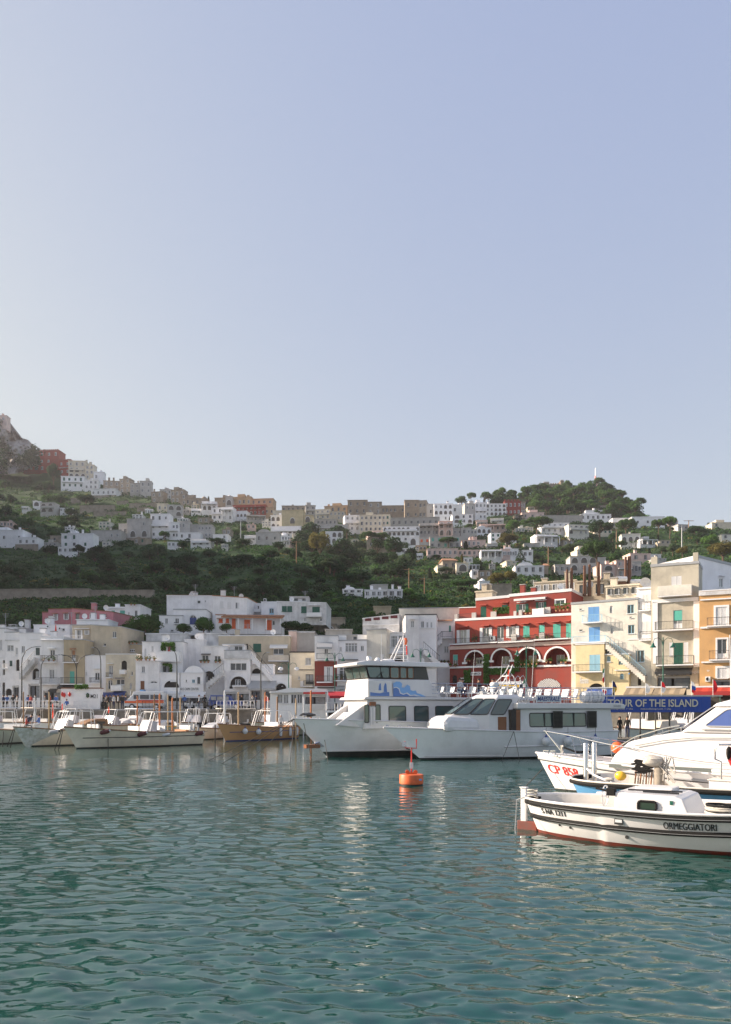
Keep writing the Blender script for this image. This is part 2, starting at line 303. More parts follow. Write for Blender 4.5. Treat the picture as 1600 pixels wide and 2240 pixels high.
# ---------------------------------------------------------------- foliage
def leafmat(name, col, tr=.36):
    return M('leaves_'+name, col, .75, var=.55, vs=.45, spec=.25, trans=tr, hue=.22, grime=(.01, .012, .006))
LM = dict(pine=leafmat('pine', (.062, .135, .028)), dark=leafmat('dark', (.026, .072, .020)), round=leafmat('round', (.055, .135, .028)), olive=leafmat('olive', (.08, .13, .055)), gold=leafmat('gold', (.17, .15, .035)), bright=leafmat('bright', (.085, .19, .03)), cyp=leafmat('cypress', (.025, .045, .018)))
BARK = M('bark', (.10, .065, .04), .95, var=.4, vs=2)
def quads(C, Nn, size):
    n_ = len(C); a = RNG.normal(size=(n_, 3)); Nn = Nn+RNG.normal(size=(n_, 3))*.55; Nn /= np.linalg.norm(Nn, axis=1, keepdims=True)
    u = np.cross(Nn, a); u /= np.linalg.norm(u, axis=1, keepdims=True); v_ = np.cross(Nn, u); s = (np.asarray(size)*np.ones(n_))[:, None]*(.6+.8*RNG.random((n_, 1)))
    co = np.stack([C-u*s-v_*s*.55, C+u*s-v_*s*.45, C+u*s*.8+v_*s*.55, C-u*s*.7+v_*s*.6], 1).reshape(-1, 3)
    return co
def crown(name, clumps, nper, leaf, mat, flat=1.0):
    P = []; N_ = []
    for cx_, cy_, cz_, r in clumps:
        n_ = max(8, int(nper*(r*r)/(clumps[0][3]**2))); d = RNG.normal(size=(n_, 3)); d /= np.linalg.norm(d, axis=1, keepdims=True)
        rr = r*(.72+.33*RNG.random((n_, 1))); sc = np.array([1, 1, flat]); P.append(np.array([cx_, cy_, cz_])+d*rr*sc); N_.append(d)
    co = quads(np.vstack(P), np.vstack(N_), leaf); return np_mesh(name, co, np.arange(len(co)).reshape(-1, 4), mat)
TPL = {}
def template(kind, mk, k):
    key = (kind, mk, k)
    if key in TPL: return TPL[key]
    rnd = random.Random(hash((kind, k)) % 1000 if False else (len(kind)*97+k*13)); tb = MB(); u = rnd.uniform; mat = LM[mk]; DM, LF = (3.2, .58) if k >= 10 else (1, 1)
    if kind == 'pine':
        cl = []
        for i in range(20):
            a = u(0, 6.28); r = .43*math.sqrt(u(0, 1)); cl.append((r*math.cos(a), r*math.sin(a), .75+.15*(1-(r/.43)**2)+u(-.02, .03), u(.11, .16)))
        cme = crown('crown', cl, 110*DM, .028*LF, mat, .85)
        tb.tube([(0, 0, -.06), (.01, 0, .25), (.03, .01, .5), (.02, 0, .7)], [.034, .028, .022, .015], BARK, 7)
        for i in range(7):
            a = i*.9+u(0, .4); tb.tube([(.02, 0, .5+.03*i), (.14*math.cos(a), .14*math.sin(a), .66), (.33*math.cos(a), .33*math.sin(a), .8)], [.016, .012, .006], BARK, 5)
    elif kind == 'cypress':
        cl = [(u(-.02, .02), u(-.02, .02), z, .11*(1-abs(z-.4)*.95)) for z in np.linspace(.1, .93, 11)]
        cme = crown('crown', cl, 90*DM, .03*LF, mat, 1.3); tb.tube([(0, 0, -.06), (0, 0, .8)], [.03, .01], BARK, 6)
    elif kind == 'bush':
        cl = []
        for i in range(14):
            a = u(0, 6.28); r = .34*math.sqrt(u(0, 1)); cl.append((r*math.cos(a), r*math.sin(a), .32+.3*(1-(r/.34)**2)*u(.5, 1.1), u(.18, .26)))
        cme = crown('crown', cl, 80*DM, .042*LF, mat); tb.tube([(0, 0, -.1), (.02, 0, .4)], [.04, .02], BARK, 5)
    elif kind == 'conifer':
        cl = []
        for z in np.linspace(.12, .95, 9):
            for q in range(5):
                a = q*1.256+z*9; r = .30*(1-z)+.02; cl.append((r*math.cos(a), r*math.sin(a), z-.02, .075*(1.15-z)+.02))
        cme = crown('crown', cl, 60*DM, .022*LF, mat, .5); tb.tube([(0, 0, -.06), (0, 0, .95)], [.025, .006], BARK, 6)
    elif kind == 'palm':
        C = []
        for i in range(26):
            a = i*2.4; el = u(-.5, 1.1)
            for t in np.linspace(.08, 1, 14):
                d = .42*t; C.append((d*math.cos(a)*math.cos(el*(1-t*.3)), d*math.sin(a)*math.cos(el), .78+d*math.sin(el)-.22*t*t))
        C = np.array(C); nn = np.tile(np.array([[0, 0, 1.]]), (len(C), 1)); co = quads(C, nn, .035); cme = np_mesh('crown', co, np.arange(len(co)).reshape(-1, 4), mat)
        tb.tube([(0, 0, -.05), (.01, 0, .4), (0, 0, .78)], [.045, .04, .05], BARK, 8)
    else:
        cl = [(0, 0, .66, .17)]
        for i in range(17):
            a = u(0, 6.28); el = math.asin(u(-.55, 1)); r = u(.2, .34); cl.append((r*math.cos(a)*math.cos(el), r*math.sin(a)*math.cos(el), .62+r*.85*math.sin(el), u(.11, .19)))
        cme = crown('crown', cl, 100*DM, .034*LF, mat)
        tb.tube([(0, 0, -.08), (.01, .01, .3), (0, 0, .55)], [.035, .028, .015], BARK, 7)
        for i in range(5):
            a = i*1.3; tb.tube([(.01, 0, .28), (.12*math.cos(a), .12*math.sin(a), .45), (.22*math.cos(a), .22*math.sin(a), .62)], [.018, .012, .005], BARK, 5)
    TPL[key] = (cme, tb.data('trunk')); return TPL[key]
KINDW = {'pine': 'umbrella_pine', 'round': 'tree', 'bush': 'shrub', 'cypress': 'cypress', 'palm': 'palm_tree', 'conifer': 'conifer'}
CATW = {'pine': 'pine tree', 'round': 'tree', 'bush': 'shrub', 'cypress': 'cypress', 'palm': 'palm', 'conifer': 'conifer'}
WIDTH = {'pine': 1.14, 'round': .86, 'bush': .95, 'cypress': .24, 'palm': .85, 'conifer': .68}
def tree(kind, mk, x, y, z, h, wd, label, group=None, k=None):
    cme, tme = template(kind, mk, random.randrange(3) if k is None else k)
    r = empty({('bush', 'olive'): 'olive_shrub', ('bush', 'bright'): 'bright_shrub', ('bush', 'dark'): 'bush'}.get((kind, mk), KINDW[kind]), (x, y, z), label, CATW[kind], group, random.uniform(0, 6.28)); s = wd/WIDTH[kind]; r.scale = (s, s, h)  # bush kinds are all shrubs, named apart only by leaf colour
    for nm, me in (('crown', cme), ('trunk', tme)): o = bpy.data.objects.new(nm, me); COL.objects.link(o); o.parent = r
    return r
def tree_at(kind, mk, T, xc, ytop, ybase, wpx, label, group=None, Y=None, dz=0):
    px, pt, pb = T[0]+xc/T[2], T[1]+ytop/T[2], T[1]+ybase/T[2]; Y = Y or Yof(pb); p = W(px, pb, Y)
    return tree(kind, mk, p.x, Y, p.z+dz, (pb-pt)/F*Y, wpx/T[2]/F*Y, label, group, 10+random.randrange(3))
# ---------------------------------------------------------------- buildings near the quay
C5 = (0, 1280, 4.0); C6 = (380, 1280, 4.0); C7 = (680, 1280, 4.0); C8 = (960, 1270, 4.4444); C9 = (1240, 1200, 4.4444)
CM = dict(w=FRAME, W=WHITE, g=GREEN, t=TEAL, b=BLUE, l=LBLUE, n=BROWN, o=ORANGE, r=RED, k=DARK, y=YEL, i=IRON, d=DBLUE, G=GREY, c=CLOTH, T=TILE, S=TEAK, f=LEAFM, R=REDW)
class Fac:
    def __init__(s, T, x0, x1, Y, yaw):
        s.T = T; s.c, s.s = math.cos(R(yaw)), math.sin(R(yaw)); px = T[0]+x0/T[2]; s.A = Vector(((px-800)/F*Y, Y, 0)); s.L = s.u(x1)
    def u(s, x):
        k = (s.T[0]+x/s.T[2]-800)/F; return (k*s.A.y-s.A.x)/(s.c+k*s.s)
    def z(s, x, y): Yp = s.A.y-s.u(x)*s.s; return CH-(s.T[1]+y/s.T[2]-H0)/F*Yp
    def p(s, u, v, z): return (s.A.x+u*s.c+v*s.s, s.A.y-u*s.s+v*s.c, z)
    def rect(s, x, y, w_, h): xm = x+w_/2; return s.u(x), s.u(x+w_), s.z(xm, y+h), s.z(xm, y)
    def box(s, mb, u0, u1, v0, v1, z0, z1, mat):
        mb.hexa([s.p(u0, v0, z0), s.p(u1, v0, z0), s.p(u1, v1, z0), s.p(u0, v1, z0), s.p(u0, v0, z1), s.p(u1, v0, z1), s.p(u1, v1, z1), s.p(u0, v1, z1)], mat)
def arc_pts(u0, u1, z1, z0, n=12):
    r = (u1-u0)/2; rz = min(r, (z1-z0)*.95); zc = z1-rz
    return [((u0+u1)/2-r*math.cos(math.pi*i/n), zc+rz*math.sin(math.pi*i/n)) for i in range(n+1)], zc
HOL = {'w': .2, 'W': .2, 'd': .2, 'o': .16, 'a': .3, 'A': 1.5, 'g': 1.2, 'k': .15, 's': .1, 'h': .25}
def house(T, x0, y0, x1, yb, Y, yaw, pl, name, label, wins='', cat='house', depth=8, base=None, top=.12, ref=None, group=None, ytr=None, cop=None, clutter=0):
    f = Fac(T, x0, x1, Y, yaw); Lw = f.L; zt = f.z(x0, y0); ztr = zt if ytr is None else f.z(x1, ytr); zb = QZ if base is None else f.z((x0+x1)/2, base)
    wall = PL[pl] if isinstance(pl, str) else pl; org = Vector(f.p(Lw/2, 0, zb)); root = empty(name, org, label, cat, group)
    wl_ = MB(org); ops = []; items = []
    for ln in wins.split(';'):
        t = ln.split()
        if not t: continue
        k, c, q = t[0][0], (t[0][1] if len(t[0]) > 1 else 'w'), [float(a) for a in t[1:5]]; u0, u1, z0, z1 = f.rect(*q); items.append((k, c, u0, u1, z0, z1, t[5:]))
        if k in HOL:
            u0, u1, z0, z1 = max(u0, .05), min(u1, Lw-.05), max(z0, zb+.03), min(z1, min(zt, ztr)-.05)
            if u1-u0 > .1 and z1-z0 > .1: ops.append((u0, u1, z0, z1, HOL[k], k in 'aAh'))
    us = sorted({0, Lw, *[o[0] for o in ops], *[o[1] for o in ops]}); zs = sorted({zb, min(zt, ztr), *[o[2] for o in ops], *[o[3] for o in ops]})
    for a, b_ in zip(us, us[1:]):
        for c_, d in zip(zs, zs[1:]):
            um, zm = (a+b_)/2, (c_+d)/2
            if any(o[0] < um < o[1] and o[2] < zm < o[3] for o in ops): continue
            wl_.face([f.p(a, 0, c_), f.p(b_, 0, c_), f.p(b_, 0, d), f.p(a, 0, d)], wall)
    zm = min(zt, ztr)
    if zt != ztr: wl_.face([f.p(0, 0, zm), f.p(Lw, 0, zm), f.p(Lw, 0, ztr), f.p(0, 0, zt)], wall)
    for u0, u1, z0, z1, r, ar in ops:
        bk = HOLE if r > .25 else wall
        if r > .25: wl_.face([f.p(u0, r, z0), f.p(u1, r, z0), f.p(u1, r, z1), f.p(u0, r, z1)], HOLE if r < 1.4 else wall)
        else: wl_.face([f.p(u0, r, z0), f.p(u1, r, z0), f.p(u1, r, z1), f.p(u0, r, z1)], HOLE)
        for a, b_ in (((u0, z0), (u1, z0)), ((u1, z0), (u1, z1)), ((u1, z1), (u0, z1)), ((u0, z1), (u0, z0))):
            wl_.face([f.p(a[0], 0, a[1]), f.p(b_[0], 0, b_[1]), f.p(b_[0], r, b_[1]), f.p(a[0], r, a[1])], wall)
        if ar:
            P, zc = arc_pts(u0, u1, z1, z0)
            for (a, c_), (b_, d) in zip(P, P[1:]):
                wl_.face([f.p(a, 0, c_), f.p(b_, 0, d), f.p(b_, 0, z1), f.p(a, 0, z1)], wall); wl_.face([f.p(a, 0, c_), f.p(b_, 0, d), f.p(b_, r, d), f.p(a, r, c_)], wall)
    D = depth
    wl_.face([f.p(Lw, 0, zb), f.p(Lw, D, zb), f.p(Lw, D, ztr), f.p(Lw, 0, ztr)], wall); wl_.face([f.p(0, D, zb), f.p(0, 0, zb), f.p(0, 0, zt), f.p(0, D, zt)], wall)
    wl_.face([f.p(Lw, D, zb), f.p(0, D, zb), f.p(0, D, zt), f.p(Lw, D, ztr)], wall)
    wl_.build('wall', root)
    rf = MB(org); cm = CM[cop] if cop else wall
    rf.hexa([f.p(-.06, -.07, zt), f.p(Lw+.06, -.07, ztr), f.p(Lw+.06, D+.06, ztr), f.p(-.06, D+.06, zt), f.p(-.06, -.07, zt+top), f.p(Lw+.06, -.07, ztr+top), f.p(Lw+.06, D+.06, ztr+top), f.p(-.06, D+.06, zt+top)], cm)
    ro = rf.build('roof', root)
    for i in range(clutter):
        cb = MB(org); u = random.uniform(.1, .9)*Lw; z = zt+(ztr-zt)*u/Lw+top; h = random.uniform(.6, 1.3); v = random.uniform(.8, D*.6)
        if i % 3 == 2: cb.tube([f.p(u, v, z), f.p(u, v, z+2.0)], .03, GREY, 5); [cb.tube([f.p(u-.5+q*.1, v, z+1.9-q*.16), f.p(u+.5-q*.1, v, z+1.9-q*.16)], .015, GREY, 4) for q in range(4)]; cb.build('aerial', ro)
        elif i % 3 == 1: cb.lathe(f.p(u, v-.1, z+.55), [(.02, .18), (.25, .12), (.38, 0), (.36, .02), (.02, .14)], WHITE, 12, 'y'); cb.tube([f.p(u, v, z), f.p(u, v, z+.5)], .03, GREY, 5); cb.build('satellite_dish', ro)
        else: f.box(cb, u-.3, u+.3, v, v+.6, z, z+h, wall); f.box(cb, u-.37, u+.37, v-.07, v+.67, z+h, z+h+.1, ROOFG); cb.build('chimney', ro)
    for it in items: feature(root, org, f, *it)
    if ref: LAND.append((T[0]+(x0+x1)/2/T[2], T[1]+(y0+yb)/2/T[2], ref))
    return root, f
LAND = []
def feature(root, org, f, k, c, u0, u1, z0, z1, ex):
    col = CM.get(c, FRAME); mb = MB(org); w_, h = u1-u0, z1-z0; B = lambda *a: f.box(mb, *a)
    if k in 'wWdk':
        r = .2; fr = .055 if k != 'k' else .04
        for a in ((u0, u0+fr, z0, z1), (u1-fr, u1, z0, z1)): B(a[0], a[1], .08, .17, a[2], a[3], col)
        for a in ((z0, z0+fr), (z1-fr, z1)): B(u0+fr, u1-fr, .08, .17, a[0], a[1], col)
        n_ = 0 if k == 'k' else (max(1, round(w_/.75)-1) if k != 'W' else max(3, round(w_/.45)))
        for i in range(n_): u = u0+w_*(i+1)/(n_+1); B(u-.035, u+.035, .085, .165, z0+fr, z1-fr, col)
        if k == 'd': B(u0+fr, u1-fr, .10, .16, z0+fr, z0+h*.28, col)
        if k == 'W': B(u0+fr, u1-fr, .088, .160, z0+h*.72, z0+h*.72+.06, col)
        if k != 'd': B(u0-.08, u1+.08, -.09, .07, z0-.07, z0, FRAME if k != 'k' else col)
        o = mb.build('door' if k == 'd' else 'window', root); pm = MB(org); f.box(pm, u0+fr, u1-fr, .11, .13, z0+fr, z1-fr, GLASS2 if random.random() < .3 else GLASS); pm.build('pane', o)
        if 's' in ex:
            for a, b_ in ((u0-w_*.48, u0-.02), (u1+.02, u1+w_*.48)): sm = MB(org); f.box(sm, a, b_, -.05, -.01, z0, z1, FRAME); [f.box(sm, a+.05, b_-.05, -.065, -.052, z0+.08+q*(h-.1)/9, z0+.08+q*(h-.1)/9+.03, FRAME) for q in range(9)]; sm.build('shutter', root)
        if 'S' in ex:
            for a, b_ in ((u0-w_*.55, u0-.02), (u1+.02, u1+w_*.55)): sm = MB(org); f.box(sm, a, b_, -.05, -.01, z0, z1, GREEN); [f.box(sm, a+.05, b_-.05, -.065, -.052, z0+.08+q*(h-.1)/9, z0+.08+q*(h-.1)/9+.03, GREEN) for q in range(9)]; sm.build('shutter', root)
        if 'T' in ex:
            sm = MB(org); t = .16
            for a in ((u0-t, u0, z0, z1+t), (u1, u1+t, z0, z1+t), (u0, u1, z1, z1+t)): f.box(sm, a[0], a[1], -.06, .01, a[2], a[3], WHITE)
            sm.build('surround', root)
        if 'H' in ex: sm = MB(org); f.box(sm, u0+.06, u1-.06, .05, .078, z0+h*.45, z1-.05, TEAL); sm.build('blind', root)
        if 'N' in ex: sm = MB(org); f.box(sm, u0+.06, u1-.06, .05, .078, z0+h*.55, z1-.05, TEAK); sm.build('blind', root)
    elif k == 's':
        n_ = max(1, round(w_/.55))
        for i in range(n_):
            a, b_ = u0+w_*i/n_+.012, u0+w_*(i+1)/n_-.012; B(a, a+.06, .0, .05, z0, z1, col); B(b_-.06, b_, .0, .05, z0, z1, col); B(a+.06, b_-.06, .02, .06, z0, z1, col)
            q = max(3, int(h/.11))
            for j in range(q): zz = z0+.05+(h-.1)*j/q; B(a+.06, b_-.06, .0, .018, zz, zz+.05, col)
        B(u0-.07, u1+.07, -.08, -.002, z0-.07, z0, col); mb.build('shutters', root)
        if 'T' in ex:
            sm = MB(org); t = .2
            for a in ((u0-t, u0, z0, z1+t), (u1, u1+t, z0, z1+t), (u0, u1, z1, z1+t)): f.box(sm, a[0], a[1], -.06, .01, a[2], a[3], WHITE)
            sm.build('surround', root)
    elif k in 'ah':
        P, zc = arc_pts(u0+.03, u1-.03, z1-.03, z0); pts = [f.p(u0+.03, .12, z0)]+[f.p(a, .12, b_) for a, b_ in P]+[f.p(u1-.03, .12, z0)]
        if k == 'a':
            mb.tube(pts, .05, col, 4)
            for q in range(1, 4 if w_ > 1.5 else 2): u = u0+w_*q/(4 if w_ > 1.5 else 2); rr = w_/2; zz = zc+math.sqrt(max(0, rr*rr-(u-(u0+u1)/2)**2))*(z1-zc)/rr; B(u-.035, u+.035, .09, .15, z0, zz-.03, col)
            B(u0+.05, u1-.05, .095, .145, zc-.03, zc+.03, col); o = mb.build('window', root)
            pm = MB(org); n_ = len(P)
            for (a, b_), (a2, b2) in zip(P, P[1:]): pm.face([f.p(a, .16, z0), f.p(a2, .16, z0), f.p(a2, .16, b2), f.p(a, .16, b_)], GLASS)
            pm.build('pane', o)
        if 'T' in ex:
            sm = MB(org); Q, _ = arc_pts(u0-.22, u1+.22, z1+.22, z0); P2, _ = arc_pts(u0, u1, z1, z0)
            for i in range(len(P2)-1): sm.hexa([f.p(P2[i][0], -.1, P2[i][1]), f.p(P2[i+1][0], -.1, P2[i+1][1]), f.p(P2[i+1][0], .02, P2[i+1][1]), f.p(P2[i][0], .02, P2[i][1]), f.p(Q[i][0], -.1, Q[i][1]), f.p(Q[i+1][0], -.1, Q[i+1][1]), f.p(Q[i+1][0], .02, Q[i+1][1]), f.p(Q[i][0], .02, Q[i][1])], WHITE)
            sm.build('archivolt', root)
    elif k == 'A':
        sm = MB(org); t = .2; Q, _ = arc_pts(u0-t, u1+t, z1+t, z0-t*0); P2, zc = arc_pts(u0, u1, z1, z0)
        for i in range(len(P2)-1): sm.hexa([f.p(P2[i][0], -.12, P2[i][1]), f.p(P2[i+1][0], -.12, P2[i+1][1]), f.p(P2[i+1][0], .03, P2[i+1][1]), f.p(P2[i][0], .03, P2[i][1]), f.p(Q[i][0], -.12, Q[i][1]), f.p(Q[i+1][0], -.12, Q[i+1][1]), f.p(Q[i+1][0], .03, Q[i+1][1]), f.p(Q[i][0], .03, Q[i][1])], WHITE)
        for a in (u0-t/2, u1+t/2): f.box(sm, a-.33, a+.33, -.16, .05, zc-.28, zc-.02, WHITE)
        sm.build('archivolt', root)
        um = (u0+u1)/2; f.box(mb, um-.5, um+.5, 1.40, 1.47, z0+.05, z0+h*.62, FRAME); f.box(mb, um-.03, um+.03, 1.36, 1.4, z0+.05, z0+h*.62, FRAME); o = mb.build('door', root)
        pm = MB(org); [f.box(pm, a, a+.38, 1.37, 1.395, z0+.3, z0+h*.6, GLASS) for a in (um-.44, um+.06)]; pm.build('pane', o)
    elif k == 'g':
        B(u0+.05, u0+w_*.42, .5, .55, z0+.02, z1-.25, GLASS); B(u0+w_*.5, u1-.1, .6, .65, z0+.02, z1-.25, GLASS2 if c == 'w' else GLASS); B(u0, u1, .3, .4, z1-.22, z1-.02, WHITE if c == 'w' else GREY); mb.build('shop_front', root)
    elif k in 'bB':
        d = .85; B(u0, u1, -d, 0, z0-.12, z0, WHITE if c != 'n' else CLOTH); o = mb.build('balcony', root); rm = MB(org)
        if k == 'B': f.box(rm, u0, u1, -d-.02, -d+.08, z0, z1, {'w': WHITE, 'c': CLOTH, 'G': PL['grime'], 'y': PL['ivory']}.get(c, WHITE)); f.box(rm, u0, u0+.08, -d+.08, 0, z0, z1, WHITE); f.box(rm, u1-.08, u1, -d+.08, 0, z0, z1, WHITE); rm.build('parapet', o)
        else:
            q = max(3, int(w_/.15))
            for i in range(q+1): u = u0+.03+(w_-.06)*i/q; rm.tube([f.p(u, -d+.04, z0), f.p(u, -d+.04, z1)], .011, col, 4, False)
            for u in (u0+.03, u1-.03):
                rm.tube([f.p(u, 0, z1), f.p(u, -d+.04, z1)], .02, col, 4, False)
                for j in range(1, 5): v = -d*j/5; rm.tube([f.p(u, v, z0), f.p(u, v, z1)], .011, col, 4, False)
            rm.tube([f.p(u0, -d+.04, z1), f.p(u1, -d+.04, z1)], .024, col, 4); rm.tube([f.p(u0, -d+.04, z0+.08), f.p(u1, -d+.04, z0+.08)], .018, col, 4); rm.build('railing', o)
        if 'p' in ex: plants(o, org, f, u0, u1, -d+.2, z0+.02, int(w_*1.6))
    elif k == 'n':
        d = min(2.2, max(.7, h*1.6)); mb.hexa([f.p(u0, -d, z0), f.p(u1, -d, z0), f.p(u1, 0, z1-.04), f.p(u0, 0, z1-.04), f.p(u0, -d, z0+.04), f.p(u1, -d, z0+.04), f.p(u1, 0, z1), f.p(u0, 0, z1)], col)
        f.box(mb, u0, u1, -d-.02, -d+.01, z0-.22, z0+.03, col); mb.build('awning', root)
    elif k == 'l': B(u0, u1, -.14, .0, z0, z1, {'w': WHITE, 'G': PL['grime'], 'p': PL['ppink']}.get(c, col)); mb.build('cornice', root)
    elif k == 'e':
        mb.hexa([f.p(u0, -.45, z0), f.p(u1, -.45, z0), f.p(u1, -.003, z1-.06), f.p(u0, -.003, z1-.06), f.p(u0, -.45, z0+.06), f.p(u1, -.45, z0+.06), f.p(u1, -.003, z1), f.p(u0, -.003, z1)], {'r': PL['red'], 'w': WHITE, 'T': TILE, 'G': ROOFG}.get(c, col)); mb.build('window_hood', root)
    elif k == 'p': plants(root, org, f, u0, u1, -.35, z0, max(2, int(w_*2.2)), z1-z0)
    elif k == 'v':   # climbing plant: a leafy clump against the wall
        n_ = int(260*w_*h); C = np.array([f.p(random.uniform(u0, u1), -random.random()*.35, random.uniform(z0, z1)) for _ in range(n_)])-np.array(org); co = quads(C, np.tile(np.array([[-f.s, -f.c, .3]]), (n_, 1)), .11); link('climbing_plant', np_mesh('climbing_plant', co, np.arange(len(co)).reshape(-1, 4), LM['bright']), root)
    elif k == 'P': B(u0, u1, -.5, -.15, z0, z1, PL['pgrey']); mb.build('pier', root)
    elif k == 'x': B(u0, u1, -.4, -.03, z0, z1, WHITE); mb.lathe(f.p((u0+u1)/2, -.41, (z0+z1)/2), [(h*.36, 0), (h*.36, -.02), (.02, -.02)], DARK, 12, 'y'); mb.build('air_conditioner', root)
    elif k == 'W': pass
    elif k == 'q': B(u0, u1, -.06, -.004, z0, z1, col); mb.build('panel', root)
    elif k == 'z': B(u0, u1, -.05, -.003, z0, z1, WHITE if c != 'k' else DARK); o = mb.build('sign', root); text_on(' '.join(ex), o, Vector(f.p((u0+u1)/2, -.062, (z0+z1)/2))-org, (f.c, -f.s, 0), (0, 0, 1), h*.62, w_*.9, DARK if c != 'k' else WHITE, bold=.01)
    elif k == 'y': text_on(' '.join(ex), root, Vector(f.p((u0+u1)/2, -.012, (z0+z1)/2))-org, (f.c, -f.s, 0), (0, 0, 1), h, w_, DARK if c != 'w' else WHITE, bold=.01)
    elif k == 'L':   # lattice in a semicircular lunette
        r = w_/2; um = (u0+u1)/2; P = [(um-r*math.cos(math.pi*i/16), z0+h*math.sin(math.pi*i/16)) for i in range(17)]
        for (a, b_), (a2, b2) in zip(P, P[1:]): mb.face([f.p(um, -.01, z0), f.p(a2, -.01, b2), f.p(a, -.01, b_)][::-1], HOLE)
        for i in range(-20, 21):
            for sg in (1, -1):
                q = []
                for j in range(41):
                    u = um-r+2*r*j/40; z = z0+sg*(u-um)+i*.22
                    if z > z0 and ((u-um)/r)**2+((z-z0)/h)**2 < 1: q.append(f.p(u, -.04, z))
                if len(q) > 1: mb.tube([q[0], q[-1]], .03, WHITE, 4, False)
        mb.build('lattice_screen', root)
    elif k == 'j':   # outside stair falling to the right, ex[0] == 'u' rises to the right
        n_ = max(4, int(h/.2)); up = 'u' in ex; mat = {'w': PL['white'], 'y': PL['ivory'], 'G': PL['grime']}.get(c, PL['white'])
        for i in range(n_):
            a, b_ = u0+w_*i/n_, u0+w_*(i+1)/n_; zt = z0+h*((i+1)/n_ if up else 1-i/n_); f.box(mb, a, b_, -1.1, -.0, zt-.75, zt, mat); f.box(mb, a-.04, b_, -1.12, -.0, zt, zt+.05, STONEW if c == 'y' else mat)
        o = mb.build('outside_stairs', root); rm = MB(org); e0, e1 = (z0, z1) if up else (z1, z0)
        for i in range(0, n_+1, 1): t = i/n_; rm.tube([f.p(u0+w_*t, -1.05, e0+(e1-e0)*t), f.p(u0+w_*t, -1.05, e0+(e1-e0)*t+.9)], .013, LBLUE if c == 'y' else IRON, 4, False)
        rm.tube([f.p(u0, -1.05, e0+.9), f.p(u1, -1.05, e1+.9)], .025, LBLUE if c == 'y' else IRON, 4); rm.build('railing', o)
def plants(parent, org, f, u0, u1, v, z, n_, hh=.5):
    sub_ = parent.type == 'MESH'
    for i in range(n_):
        u = u0+(u1-u0)*(i+.5)/n_+random.uniform(-.05, .05); C = np.array([f.p(u+random.gauss(0, .12), v+random.gauss(0, .1), z+.22+abs(random.gauss(0, hh*.4))) for _ in range(55)])-np.array(org); co = quads(C, RNG.normal(size=(55, 3)), .06)
        lf = np_mesh('leaves', co, np.arange(len(co)).reshape(-1, 4), LM[random.choice(['bright', 'round', 'gold'])]); mb = MB(org); mb.lathe(f.p(u, v, z), [(.09, 0), (.13, .2)], TILE, 7)
        if sub_: mb.build('flower_pot', parent); link('potted_plant', lf, parent)
        else: link('leaves', lf, mb.build('flower_pot', parent))
# --- left part of the front row
house(C5, -160, 380, 50, 1000, 98, -2, 'white', 'house', 'white terraced house at the far left with an arched doorway low down', 'w 0 478 20 90;h 22 850 90 120;h 25 655 92 130;sn 62 655 18 120;g -90 870 90 130;q 0 632 60 8', cop='G', clutter=2, ref='far-left white house')
house(C5, 45, 415, 178, 1000, 97.3, 0, 'white', 'house', 'white house with a recessed railed roof terrace and two stacked arches', 'w 64 525 57 52;d 135 545 22 80;h 140 650 58 100;bw 45 690 25 40;wg 85 660 25 50;h 25 905 80 60;lG 48 478 125 8;g 110 880 60 110', base=None, clutter=1, cop='G')
house(C5, 172, 424, 372, 1000, 96.8, 0, 'bright', 'house', 'white house with an outside stair and one tall street-lamp in front', 'w 190 532 28 60;wg 313 547 37 66;q 345 640 4 120;h 284 728 62 98;w 316 756 28 60;jG 205 640 130 150 u;g 250 865 100 120;w 240 650 22 40;q 268 475 90 4', cop='w', clutter=2, ref='white stair house')
house(C5, 364, 455, 562, 1000, 96.2, 0, 'white', 'house', 'white house with two stacked iron balconies and potted plants', 'd 440 567 42 100;ew 425 545 70 12;bi 376 620 137 52 p;d 433 738 44 108 s;bi 368 812 162 52;nk 440 905 75 22;g 380 925 150 80;ew 365 472 197 12', cop='w', clutter=1, ref='white two-balcony house')
house(C5, 560, 480, 740, 1000, 95.7, 0, 'tan', 'house', 'narrow tan house with an orange blind and a teal door', 'd 628 566 35 98 N;eT 618 552 52 12;bi 570 620 120 55;st 613 754 40 100;bi 550 810 190 54;nk 520 870 210 25;g 590 900 120 100', cop='G', ref='narrow tan house')
house(C5, 635, 352, 800, 700, 99.5, 0, 'ltan', 'house', 'tall tan block with white shutters on its roof terrace', 'w 676 392 32 78 s;w 752 394 22 36 s;ew 660 378 130 8;bw 574 445 160 34', base=640, depth=6, cop='G', ref='tall tan block')
house(C5, 797, 350, 1060, 700, 99, 8, 'ltan', 'house', 'blank tan side wall with one shuttered window and a tiny window', 'w 986 406 34 54;k 908 510 20 22', base=640, cop='G', clutter=0, ytr=368, depth=7)
house(C5, 738, 622, 930, 1000, 95.9, 0, 'bright', 'house', 'plain white house with one balcony above the market wall', 'd 832 766 42 86;bi 803 812 84 42;w 750 760 13 26;ew 820 728 62 5', cop='w', ref='plain white house')
house(C5, 928, 607, 1192, 1000, 95.6, 0, 'cream', 'house', 'cream house with a dark arched opening and navy shop awnings', 'd 953 702 38 106;ew 945 684 50 7;bi 944 770 48 38;h 1064 660 48 112;Bw 1064 742 48 30;a 946 826 42 82;w 1020 824 72 48;eG 1012 808 82 12;Bw 990 878 90 40;a 1136 855 20 52;k 1151 756 12 32;k 1132 800 8 10;nd 886 938 116 22;nd 1000 928 110 24;g 890 965 110 60;g 1010 960 160 70', cop='w', clutter=0, ref='cream arched house')
